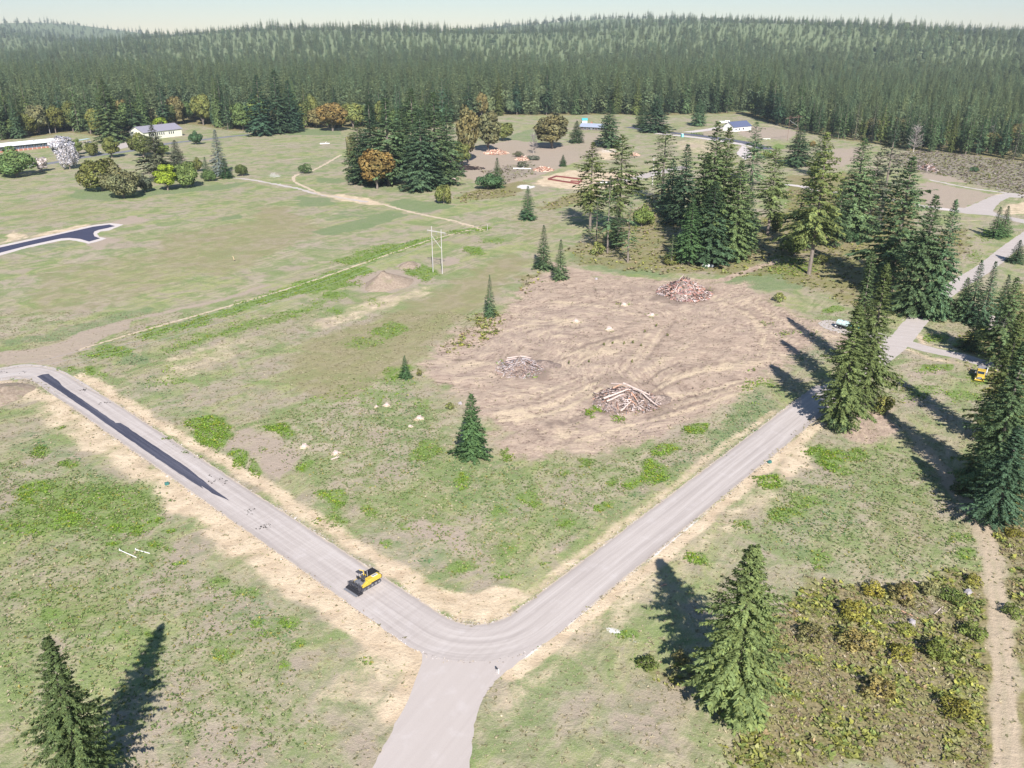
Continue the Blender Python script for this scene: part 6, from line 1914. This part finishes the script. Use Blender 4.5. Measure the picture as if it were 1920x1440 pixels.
# --- red foundation forms
ff_ = empty('foundation_form', (0, 0, 0), 0, 'red board foundation forms laid out on pale sand', 'foundation')
quad = [at(1028, 337), at(1043, 331.5), at(1092, 337.5), at(1084, 345.5)]
quad.append(at(1066, 343))
for i in range(5):
    a_, b_ = quad[i], quad[(i + 1) % 5]
    d = (b_ - a_).normalized(); nn = Vector((-d.y, d.x, 0)) * 0.35
    v = [a_ + nn, a_ - nn, b_ - nn, b_ + nn]
    m_ = MB(); m_.add([tuple(p + Vector((0, 0, -.02))) for p in v] + [tuple(p + Vector((0, 0, 1.0 - .004 * i))) for p in v], [(3, 2, 1, 0), (4, 5, 6, 7), (0, 1, 5, 4), (1, 2, 6, 5), (2, 3, 7, 6), (3, 0, 4, 7)])
    m_.build('board', M_RED, ff_)
a_, b_ = at(1070, 340.5), at(1088, 341.5); d = (b_ - a_).normalized(); nn = Vector((-d.y, d.x, 0)) * 0.3
v = [a_ + nn, a_ - nn, b_ - nn, b_ + nn]
m_ = MB(); m_.add([tuple(p) for p in v] + [tuple(p + Vector((0, 0, .9))) for p in v], [(3, 2, 1, 0), (4, 5, 6, 7), (0, 1, 5, 4), (1, 2, 6, 5), (2, 3, 7, 6), (3, 0, 4, 7)]); m_.build('board', M_RED, ff_)


# --- power poles
def h_frame(pa, pb, h, mat, m_arm, label, truss=False):
    A, B = at(*pa), at(*pb)
    mid = (A + B) / 2; rz = math.atan2((B - A).y, (B - A).x); s = (B - A).length / 2
    o = empty('power_pole', mid, rz, label, 'power pole', 'double power poles')
    for x, hh in ((-s, h * 1.04), (s, h)):
        m = MB(); m.tube((x, 0, -.2), (x, 0, hh), 0.17, 0.12, 9); m.build('post', mat, o)
    m = MB(); m.box(-s * 1.95, s * 1.95, -.12, .12, h * .93, h * .93 + .26); arm = m.build('cross_arm', m_arm, o)
    for x in (-s * 1.8, 0, s * 1.8):
        m = MB()
        for q in range(5): m.tube((x, 0, h * .93 - .2 - q * .22), (x, 0, h * .93 - .3 - q * .22), .13, .13, 8)
        m.tube((x, 0, h * .93), (x, 0, h * .93 - 1.3), .03, n=4)
        m.build('insulator', M_GRY, arm)
    if truss:
        m = MB()
        for x0, z0, x1, z1 in ((-s, 1.0, -s * 1.9, .93), (s, 1.0, s * 1.9, .93), (-s, 1.02, 0, .94), (s, 1.02, 0, .94)): m.tube((x0, 0, h * z0), (x1, 0, h * z1), .1, n=5)
        m.build('arm_brace', m_arm, o)
    m = MB(); m.tube((-s, -.25, h * .84), (s, -.25, h * .58), .09, n=5); m.build('brace', M_POLE if not truss else M_WHT, o)
    m = MB(); m.tube((-s, .25, h * .58), (s, .25, h * .82), .09, n=5); m.build('brace', mat if truss else M_BPOLE, o)
    ends = []
    for x in (-s * 1.8, 0, s * 1.8):
        ends.append(mid + Vector((math.cos(rz) * x, math.sin(rz) * x, h * .93 - 1.3)))
    return ends


e1 = h_frame((812, 510), (829.5, 513.5), 19.0, M_POLE, M_POLE, 'near silver grey double power pole with crossed braces in the field')
e2 = h_frame((1476, 264), (1492, 262), 22.0, M_BPOLE, M_BPOLE, 'far brown double power pole with a trussed arm near the forest', True)
M_WIRE = paint('wire', (0.45, 0.45, 0.46), 0.4, 0.5, 0.5)


def wire(a, b, sag, label):
    m = MB(); pr = None; n = 28
    for i in range(n + 1):
        t = i / n
        p = a.lerp(b, t); p.z -= sag * 4 * t * (1 - t)
        if pr is not None: m.tube(pr, p, .028, n=3, cap=False)
        pr = p
    o = m.build('power_line', M_WIRE)
    tag(o, label, 'wire', 'power lines over the field')


tgt = at(-250, 765, 17.0)
off = (e1[2] - e1[0]) / 2
for i, lb in enumerate(('left', 'middle', 'right')):
    wire(e1[i], tgt + off * (i - 1), 5.0, '%s thin power line from the near double pole to the left edge' % lb)
    wire(e1[i], e2[i], 9.0, '%s thin power line between the near and the far double pole' % lb)


def pole(px, h, r, mat, label, arm=True):
    o = empty('utility_pole', at(*px), 0.4, label, 'utility pole')
    m = MB(); m.tube((0, 0, -.2), (0, 0, h), r, r * .7, 8); m.build('post', mat, o)
    if arm:
        m = MB(); m.box(-1.0, 1.0, -.07, .07, h - .8, h - .6); m.build('cross_arm', mat, o)


pole((1223, 346), top_height(346, 296), .28, M_POLE, 'pale utility pole beside the ragged fir and the back gravel road')
pole((1240, 333), top_height(333, 317), .22, M_POLE, 'short pale pole right of the utility pole', False)
pole((94, 251), 11, .22, M_POLE, 'pale lamp post behind the long white building', False)
pole((316, 234), 11, .2, M_POLE, 'thin white pole behind the grey roofed building', False)
pole((296, 262), 9, .2, M_POLE, 'thin white pole in front of the grey roofed building', False)
pole((914, 432), 3.2, .12, M_POLE, 'short pale post at the end of the trail', False)
mk = empty('marker_post', at(931, 1262), 0, 'short marker post with a dark head on the road edge', 'post')
m = MB(); m.tube((0, 0, 0), (0, 0, .8), .04, n=6); m.build('stake', M_POLE, mk)
m = MB(); m.box(-.13, .13, -.03, .03, .72, 1.2); m.build('plate', M_BLK, mk, .02)
m = MB(); m.box(.22, .40, -.05, .05, 0, .75); m.box(.24, .38, -.04, .04, .75, .82); m.build('white_stake', M_WHT, mk)
mk = empty('marker_post', at(440, 489), 0, 'small white post with a dark foot in the dry upper field', 'post')
m = MB(); m.tube((0, 0, 0), (-.6, 0, 2.2), .14, n=6); m.build('stake', M_TAN, mk)
m = MB(); m.tube((0, 0, -.05), (0, 0, .35), .28, n=8); m.build('collar', M_BLK, mk)


# --- heaps
def lumps(name, rx, ry, h, seed, mat, parent=None, nr=9, ns=26, power=1.3, rough=0.12, apex=(0, 0)):
    rng = np.random.default_rng(seed)
    V = [(apex[0], apex[1], h)]; F = []
    ph = rng.uniform(0, 6.28, 4)
    for i in range(1, nr + 1):
        t = i / nr
        for j in range(ns):
            a = 2 * math.pi * j / ns
            k = 1 + .10 * math.sin(2 * a + ph[0]) + .08 * math.sin(3 * a + ph[1]) + .05 * math.sin(7 * a + ph[2])
            z = h * (1 - t) ** power * (1 + rng.normal(0, rough)) + (0.0 if i < nr else -0.08)
            V.append((apex[0] * (1 - t) + rx * t * k * math.cos(a), apex[1] * (1 - t) + ry * t * k * math.sin(a), max(z, -0.08)))
    for j in range(ns): F.append((0, 1 + j, 1 + (j + 1) % ns))
    for i in range(nr - 1):
        for j in range(ns):
            a = 1 + i * ns + j; b = 1 + i * ns + (j + 1) % ns
            F.append((a, a + ns, b + ns, b))
    me = bpy.data.meshes.new(name); me.from_pydata(V, [], F)
    for p in me.polygons: p.use_smooth = True
    me.materials.append(mat)
    return obj(name, me, parent)


def soil_mat(name, a, b, c):
    N = NT(name); P = N.pos()
    n1 = N.noise(P, 1.2, 4, .65); n2 = N.noise(P, .3, 3, .6)
    col = N.mix(N.step(n1, .3, .7), a, b)
    col = N.mix(N.math('MULTIPLY', N.step(n2, .55, .7), .5), col, c)
    return N.bsdf(col, .97, .05, bump=n1, bump_d=.3, bump_s=.6)


M_SOIL = soil_mat('heaped soil', (0.26, 0.20, 0.15), (0.38, 0.305, 0.235), (0.24, 0.24, 0.12))
M_CHIP = soil_mat('wood chips', (0.36, 0.28, 0.19), (0.55, 0.46, 0.34), (0.28, 0.24, 0.14))
M_DEB = soil_mat('debris earth', (0.16, 0.12, 0.10), (0.33, 0.26, 0.22), (0.40, 0.33, 0.28))
pm = px_m(530)
mo = lumps('soil_mound', 42 * pm, 13.5, 4.6, 3, M_SOIL, apex=(-2.5, 1.5), power=1.1, rough=.05); mo.location = at(728, 531); tag(mo, 'cone shaped mound of bare brown soil in the weeds left of the power pole', 'mound')
mo = lumps('soil_mound', 19 * pm, 7, 1.6, 4, M_SOIL, power=.8); mo.location = at(766, 498); tag(mo, 'low flat mound of brown soil behind the cone shaped one', 'mound')
mo = lumps('soil_mound', 11, 9, 2.6, 5, M_SOIL, power=.9); mo.location = at(-14, 742); tag(mo, 'brown soil mound cut by the left edge below the road bend', 'mound')
STICKS = np.array([[0.38, 0.29, 0.26], [0.50, 0.41, 0.38], [0.27, 0.19, 0.16], [0.15, 0.11, 0.095], [0.42, 0.25, 0.19], [0.58, 0.50, 0.47], [0.29, 0.25, 0.25], [0.12, 0.09, 0.08]])


def sticks(name, parent, rx, ry, h, n, seed, lmin, lmax, rmin, rmax, pal, power=1.2, spread=1.05):
    rng = np.random.default_rng(seed)
    V, F, T_ = [], [], []
    for i in range(n):
        a = rng.uniform(0, 6.28); t = math.sqrt(rng.uniform(0, 1)) * spread
        z = h * max(0, 1 - t) ** power
        c = np.array([rx * t * math.cos(a), ry * t * math.sin(a), z + rng.uniform(0, .3)])
        L = rng.uniform(lmin, lmax) * (0.6 if t > .85 else 1)
        hd_ = rng.uniform(0, 6.28)
        d = np.array([math.cos(hd_), math.sin(hd_), rng.normal(0, .28)])
        # follow the slope
        out = np.array([math.cos(a), math.sin(a)])
        d[2] -= (out @ d[:2]) * h / max(rx, ry) * power * .8
        d /= np.linalg.norm(d)
        r = rng.uniform(rmin, rmax)
        u = np.cross(d, [0, 0, 1.0]); u /= np.linalg.norm(u) + 1e-6; w = np.cross(u, d)
        p0, p1 = c - d * L / 2, c + d * L / 2
        p0[2] = max(p0[2], .05); p1[2] = max(p1[2], .05)
        n0 = len(V)
        for p, rr in ((p0, r), (p1, r * .6)):
            for q in range(4):
                an = math.pi / 2 * q
                V.append(p + (u * math.cos(an) + w * math.sin(an)) * rr)
        for q in range(4): F.append((n0 + q, n0 + (q + 1) % 4, n0 + 4 + (q + 1) % 4, n0 + 4 + q))
        F.append((n0 + 3, n0 + 2, n0 + 1, n0)); F.append((n0 + 4, n0 + 5, n0 + 6, n0 + 7))
        col = pal[rng.integers(0, len(pal))] * rng.uniform(.8, 1.2)
        T_ += [(*col, 1)] * 8
    me = np_mesh(name, V, F, np.array(T_))
    o = obj(name, me, parent, M_STICK)
    o['kind'] = 'stuff'
    return o


def logs(parent, lst, mat, name='log'):
    for (x0, y0, z0, x1, y1, z1, r) in lst:
        m = MB(); rl_ = random.Random(int(x0 * 100)); pa_ = Vector((x0, y0, z0)); pb_ = Vector((x1, y1, z1)); r *= .66
        q1_ = pa_.lerp(pb_, .35) + Vector((rl_.uniform(-.15, .15), rl_.uniform(-.15, .15), rl_.uniform(-.1, .1))); q2_ = pa_.lerp(pb_, .7) + Vector((rl_.uniform(-.15, .15), rl_.uniform(-.15, .15), rl_.uniform(-.1, .1)))
        m.tube(pa_, q1_, r, r * .88, 9); m.tube(q1_, q2_, r * .88, r * .74, 9); m.tube(q2_, pb_, r * .74, r * .5, 9)
        m.tube(q1_, q1_ + Vector((rl_.uniform(-1, 1), rl_.uniform(-1, 1), .5)) * .7, r * .25, r * .1, 5)
        l = m.build(name, mat, parent)
        e = MB(); d = (Vector((x1, y1, z1)) - Vector((x0, y0, z0))).normalized()
        e.tube(Vector((x0, y0, z0)) - d * .02, Vector((x0, y0, z0)) - d * .005, r * .9, n=9); e.build('cut_end', M_TAN, l)


pm = px_m(750)
dp = empty('debris_pile', at(1172, 752), 0, 'nearest pile of stumps and logs with long pale logs across its top', 'debris pile', 'debris piles on the cleared lot')
lumps('earth', 56 * pm, 8.0, 3.4, 11, M_DEB, dp, power=.9, rough=.2)
sticks('branches', dp, 60 * pm, 8.6, 3.6, 900, 12, .6, 2.6, .04, .17, STICKS, power=.9, spread=1.1)
logs(dp, [(-6.4, -3.2, 2.2, 0.6, -1.2, 4.2, .5), (-5.6, -4.0, 1.7, -.6, -2.4, 3.2, .42), (-2.2, -7.8, .5, 1.0, -4.8, 2.1, .4), (-.5, 2.0, 4.6, 6.4, -2.4, 2.8, .42), (4.4, -1.0, 3.0, 8.2, -5.4, 1.0, .36),
          (-3.4, 4.6, 3.4, .6, 1.0, 4.7, .34), (7.8, -3.8, 1.2, 8.6, -4.2, 3.4, .16), (7.9, -4.2, 1.2, 9.8, -4.6, 2.8, .14)], M_LOG)
logs(dp, [(-3.5, .8, 3.6, -1.0, 1.6, 4.4, .3), (1.4, -2.0, 3.4, 2.6, -4.6, 2.2, .3), (0.4, -3.6, 2.4, 2.2, -5.6, 1.4, .34)], M_REDLOG)
lumps('earth', 4.6, 3.2, 1.4, 13, M_DEB, dp, apex=(0, 0)).location = (9.2, 1.0, 0)
pm = px_m(690)
dp = empty('debris_pile', at(974, 690), 0, 'left pile of grey branches with two pale logs on top', 'debris pile', 'debris piles on the cleared lot')
lumps('earth', 34 * pm, 6.4, 2.7, 14, M_DEB, dp, power=.9, rough=.2)
sticks('branches', dp, 40 * pm, 7.4, 2.9, 800, 15, .6, 2.4, .03, .13, np.array([[.46, .42, .43], [.36, .31, .31], [.56, .50, .48], [.28, .21, .19], [.44, .30, .25], [.22, .17, .15]]), power=.9, spread=1.2)
logs(dp, [(-3.8, 1.0, 2.9, .4, 1.6, 3.3, .32), (-4.2, .2, 2.4, -.8, .6, 2.9, .3), (0.2, 1.8, 3.2, 3.6, 1.2, 2.8, .34)], M_LOG)
logs(dp, [(.8, .6, 2.9, 3.2, .5, 2.6, .26), (-4.2, -3.2, .8, -1.8, -1.2, 2.0, .18), (-3.2, -3.8, .6, -1.0, -1.6, 1.9, .18), (-2.4, -4.2, .6, -.4, -2.2, 1.7, .16)], paint('grey bark', (.42, .37, .37), .9))
lumps('earth', 5.5, 4.0, 1.3, 16, M_DEB, dp).location = (7.5, 3.0, 0)
pm = px_m(548)
dp = empty('debris_pile', at(1283, 549), 0, 'tallest far pile of reddish roots and branches at the back of the cleared lot', 'debris pile', 'debris piles on the cleared lot')
lumps('earth', 40 * pm, 10, 5.6, 17, M_DEB, dp, power=.95, rough=.2)
sticks('branches', dp, 43 * pm, 11, 5.9, 1000, 18, 1.0, 4.0, .08, .28, np.concatenate([STICKS, [[.48, .26, .20], [.34, .18, .16], [.36, .2, .19]]]), power=.95, spread=1.15)
logs(dp, [(-2.5, -1.0, 5.6, -.6, 1.0, 7.0, .22), (-5.0, -5.5, 2.4, -3.0, -2.6, 4.4, .3), (.5, -6.0, 2.6, 1.2, -3.0, 4.2, .3), (-3.8, -7.5, 1.0, .4, -7.2, 1.3, .35), (2.5, -3.5, 3.8, 4.5, -1.5, 4.6, .3)], M_LOG)
RED = np.array([[.50, .28, .2], [.6, .4, .3], [.36, .2, .15], [.68, .52, .42]])
for px, rx, ry, h, n_, lb in (((1019, 319), 17, 8, 1.8, 160, 'heap of red cut logs nearest the red foundation forms'), ((980, 299), 13, 7, 1.6, 110, 'heap of red cut logs in the middle of the logged ground'),
                              ((930, 287), 22, 12, 2.0, 200, 'wide heap of red cut logs under the high branched maple'), ((1740, 318), 12, 12, 3.6, 150, 'heap of pale logs at the corner of the logged slope'),
                              ((1190, 291), 8, 4, 1.0, 40, 'small heap of dark brush on the back meadow')):
    lp = empty('log_pile', at(*px), 0, lb, 'log pile', 'log piles beyond the field')
    lumps('earth', rx * .45 * px_m(px[1]) * 2, ry * .8, h * .8, n_, M_DEB, lp)
    sticks('logs', lp, rx * px_m(px[1]), ry, h, n_, n_ + 3, 2.5, 7, .2, .42, RED if px[0] != 1740 else STICKS)
bp = empty('brush_pile', at(868, 316), 0, 'dark heap of burnt brush at the foot of the leaning leafy tree', 'brush pile')
lumps('earth', 14, 8, 2.2, 21, soil_mat('burnt earth', (.03, .025, .025), (.09, .07, .065), (.05, .04, .04)), bp)
sticks('branches', bp, 16, 9, 2.4, 220, 22, 1.5, 5, .1, .25, np.array([[.05, .04, .04], [.10, .07, .06], [.03, .03, .03]]))
for px, w, lb in (((970, 291), 16, 'green brush heap, upper one on the logged ground'), ((1001, 297), 17, 'green brush heap, right one on the logged ground'), ((981, 310), 17, 'green brush heap, lower one on the logged ground')):
    tree(px[0], px[1] - 7, px[1] + 3, w * 1.4, 'shrub', 'grey', lb, 'green brush heaps on the logged ground', 'brush_heap', 'brush heap')
for (a_, b_, r, m, lb) in (((962, 317), (996, 317.5), .5, M_WHT, 'long pale log lying below the red log heaps'), ((600, 270.5), (618, 270), .55, M_WHT, 'pale log lying alone in the far field'),
                           ((848, 336.5), (860, 337), .5, M_LOG, 'pale log lying by the left hand grove'), ((621, 863), (635, 858), .22, M_LOG, 'small pale log beside a stump in the green field'),
                           ((1735, 1098), (1712, 1090), .14, M_LOG, 'thin dead stick above the rough corner'), ((1752, 1152), (1768, 1138), .12, M_LOG, 'thin pale branch lying in the rough corner'),
                           ((1690, 1146), (1722, 1160), .10, M_REDLOG, 'reddish dead branch in the rough corner'), ((1240, 1099), (1250, 1096), .12, M_REDLOG, 'short reddish stick on the verge'),
                           ((1700, 1262), (1660, 1215), .12, M_LOG, 'thin dead trunk lying in the dry brush'), ((1355, 333), (1390, 320), .3, M_LOG, 'pale fallen trunk behind the middle grove')):
    A, B = at(*a_), at(*b_)
    m_ = MB(); A.z = B.z = r * .9
    m_.tube(A, B, r, r * .7, 9); k_ = 3
    M_ = (A + B) / 2
    m_.tube(M_, M_ + Vector((r * 3, r * 2, r * 3)), r * .35, r * .15, 5)
    tag(m_.build('fallen_log', m), lb, 'log')
for (a_, b_, lb) in (((224, 1032), (256, 1046), 'longer white pipe lying in the lower left weeds'), ((254, 1031), (281, 1038.5), 'shorter white pipe lying in the lower left weeds')):
    A, B = at(*a_), at(*b_); A.z = B.z = .12
    p_ = empty('white_pipe', (0, 0, 0), 0, lb, 'pipe', 'white pipes in the weeds')
    m_ = MB(); m_.tube(A, B, .075, n=8); m_.build('tube', M_WHT, p_)
    d = (B - A).normalized(); m_ = MB(); m_.tube(A, A + d * .5, .12, n=8); m_.tube(A + d * .1, A + d * .1 + Vector((0, 0, .3)), .07, n=7); m_.build('fitting', M_WHT, p_)


def stump(px, s, label, chips=True, mat=None):
    o = empty('tree_stump', at(*px), px[0] * .7, label, 'stump', 'stumps in the green field and clearing')
    rng = np.random.default_rng(int(px[0]))
    if chips: lumps('wood_chips', 1.5 * s, 1.1 * s, .35 * s, int(px[0]), M_CHIP, o, nr=5, ns=18, power=.7, rough=.25)
    n_ = 11; V, F = [], []
    for i in range(n_):
        a = 2 * math.pi * i / n_; k = rng.uniform(.85, 1.15)
        V.append((.75 * s * k * math.cos(a), .75 * s * k * math.sin(a), -.05))
    for i in range(n_):
        a = 2 * math.pi * i / n_; k = rng.uniform(.85, 1.1)
        V.append((.5 * s * k * math.cos(a), .5 * s * k * math.sin(a), s * rng.uniform(.55, .75)))
    F = [(i, (i + 1) % n_, n_ + (i + 1) % n_, n_ + i) for i in range(n_)] + [tuple(range(n_, 2 * n_))]
    m_ = MB(); m_.v = V; m_.f = F
    m_.build('stem', mat or M_LOG, o)
    for i in range(4):
        a = rng.uniform(0, 6.28); r_ = MB(); r_.tube((.5 * s * math.cos(a), .5 * s * math.sin(a), .25 * s), (1.3 * s * math.cos(a), 1.3 * s * math.sin(a), .02), .16 * s, .05 * s, 6); r_.build('root', mat or M_LOG, o)


for px, s, lb, ch_ in (((725, 760), .9, 'pale stump with chips, right one of the upper pair in the green field', True), ((706, 763), .6, 'small pale stump, left one of the upper pair in the green field', True), ((786, 785), 1.15, 'wide flat stump left of the clearing edge', True),
                       ((769, 800), .7, 'low broken stump below the wide flat one', True), ((571, 838), 1.1, 'pale stump at the edge of the bare soil patch in the green field', True), ((630, 850), 1.0, 'pale stump with a small log in front of it', True),
                       ((863, 757), .8, 'white stump left of the top of the bushy fir', False), ((1080, 603), 1.3, 'grassy stump at the left of the middle of the clearing', True), ((1142, 618), 1.4, 'grassy stump in the middle of the clearing', True),
                       ((1222, 592), 1.5, 'pale sided stump below the tallest debris pile', True), ((1170, 572), 1.3, 'grassy stump left of the tallest debris pile', True), ((1118, 524), 1.0, 'pale stump right of the pair of firs above the clearing', False),
                       ((1710, 1168), .9, 'grey stump in the middle of the rough corner', False), ((1815, 1112), 1.0, 'grey stump by the wheel track in the rough corner', False), ((1627, 1172), .6, 'small grey stump in the dry brush', False)):
    stump(px, s, lb, ch_, paint('grey stump wood', (.36, .33, .34), .9) if not ch_ else None)
sn = empty('dead_trunk', at(1855, 622), 0, 'cut reddish dead trunk standing beside the small fir above the side road', 'dead tree')
m_ = MB(); m_.tube((0, 0, -.1), (.2, 0, top_height(622, 592)), .75, .6, 10); m_.build('stem', M_BARK_PALE, sn)
m_ = MB(); m_.tube((.1, 0, 3.0), (1.5, .2, 4.2), .15, .05, 6); m_.tube((.1, 0, 4.6), (-1.2, .1, 5.4), .13, .04, 6); m_.build('stub', M_BARK_PALE, sn)
sn = empty('dead_trunk', at(1698, 520), 0, 'thin leaning pale dead stem before the yellow shrub', 'dead tree')
m_ = MB(); m_.tube((0, 0, -.1), (-1.5, 0, 15), .22, .08, 7); m_.build('stem', M_BARK_PALE, sn)
for px, lb in (((313, 909), 'small green utility box on the straw beside the asphalt strip'), ((1443, 868), 'small green utility box on the right hand verge')):
    o = empty('utility_box', at(*px), .6, lb, 'utility box', 'green utility boxes')
    m_ = MB(); m_.box(-.45, .45, -.35, .35, 0, .5, .05); m_.build('case', paint('dull green plastic', (.05, .17, .15), .5), o, .05)
    m_ = MB(); m_.box(-.48, .48, -.38, .38, .5, .6, .06); m_.build('lid', paint('dull green plastic', (.05, .17, .15), .5), o, .03)
# rubble and a few rocks
rng = np.random.default_rng(9)
rp = empty('rubble_pile', at(1326, 499), 0, 'heap of white rubble beside the middle grove', 'rubble')
lumps('base', 2.6, 2.0, .7, 30, M_WHT, rp, nr=5, ns=14, rough=.4)
for i in range(16):
    a, t = rng.uniform(0, 6.28), math.sqrt(rng.random()) * 2.6
    s = rng.uniform(.25, .55)
    m_ = MB(); m_.box(-s, s, -s * .7, s * .8, 0, s * 1.1, s * .25)
    q = m_.build('rock', M_WHT, rp); q.location = (t * math.cos(a), t * math.sin(a) * .8, max(0, .6 - t * .22)); q.rotation_euler = (rng.uniform(-.4, .4), rng.uniform(-.4, .4), rng.uniform(0, 3))
# little rails by the far house
rl = empty('white_barrier', at(1437, 262), 0.1, 'low white barrier at the end of the far road', 'barrier')
for x in (-3.5, 0, 3.5):
    m_ = MB(); m_.box(x - .12, x + .12, -.12, .12, 0, 1.2); m_.build('post', M_WHT, rl)
m_ = MB(); m_.box(-3.8, 3.8, -.2, -.125, .7, 1.15); m_.build('rail', M_WHT, rl)
# young planted hedge by the far drive
for i in range(8):
    tree(1297 + i * 3, 246.5 + i * .4, 251 + i * .35, 2.6, 'spire', 'dgreen', 'small clipped conifer in the row beside the far drive', 'row of small conifers by the far drive', 'young_conifer', 'tree')
# seedlings on the cleared lot
for x, y in ((1209, 622), (1133, 646), (1149, 643), (1170, 644), (1187, 642), (1231, 610), (1067, 680), (1104, 678), (1415, 694), (1186, 678), (1202, 648), (1252, 628)):
    tree(x, y - 4, y + 2, 4.5, 'shrub', 'olive', 'small green seedling left standing on the raked soil of the clearing', 'seedlings on the cleared lot', 'seedling', 'plant')

# ------------------------------------------------------------------ the air
HAZE = 0.00007
m_ = MB(); m_.box(-7600, 7600, -140, 9300, -1.2, 420)
N = NT('air')
N.t.nodes.remove(N.out); N.out = N.n('ShaderNodeOutputMaterial')
pvn = N.n('ShaderNodeVolumePrincipled')
pvn.inputs['Color'].default_value = (0.80, 0.88, 1.0, 1)
pvn.inputs['Density'].default_value = HAZE
pvn.inputs['Anisotropy'].default_value = 0.2
N.link(pvn.outputs[0], N.out.inputs['Volume'])
hz_ = m_.build('haze', N.m)
tag(hz_, kind='stuff')
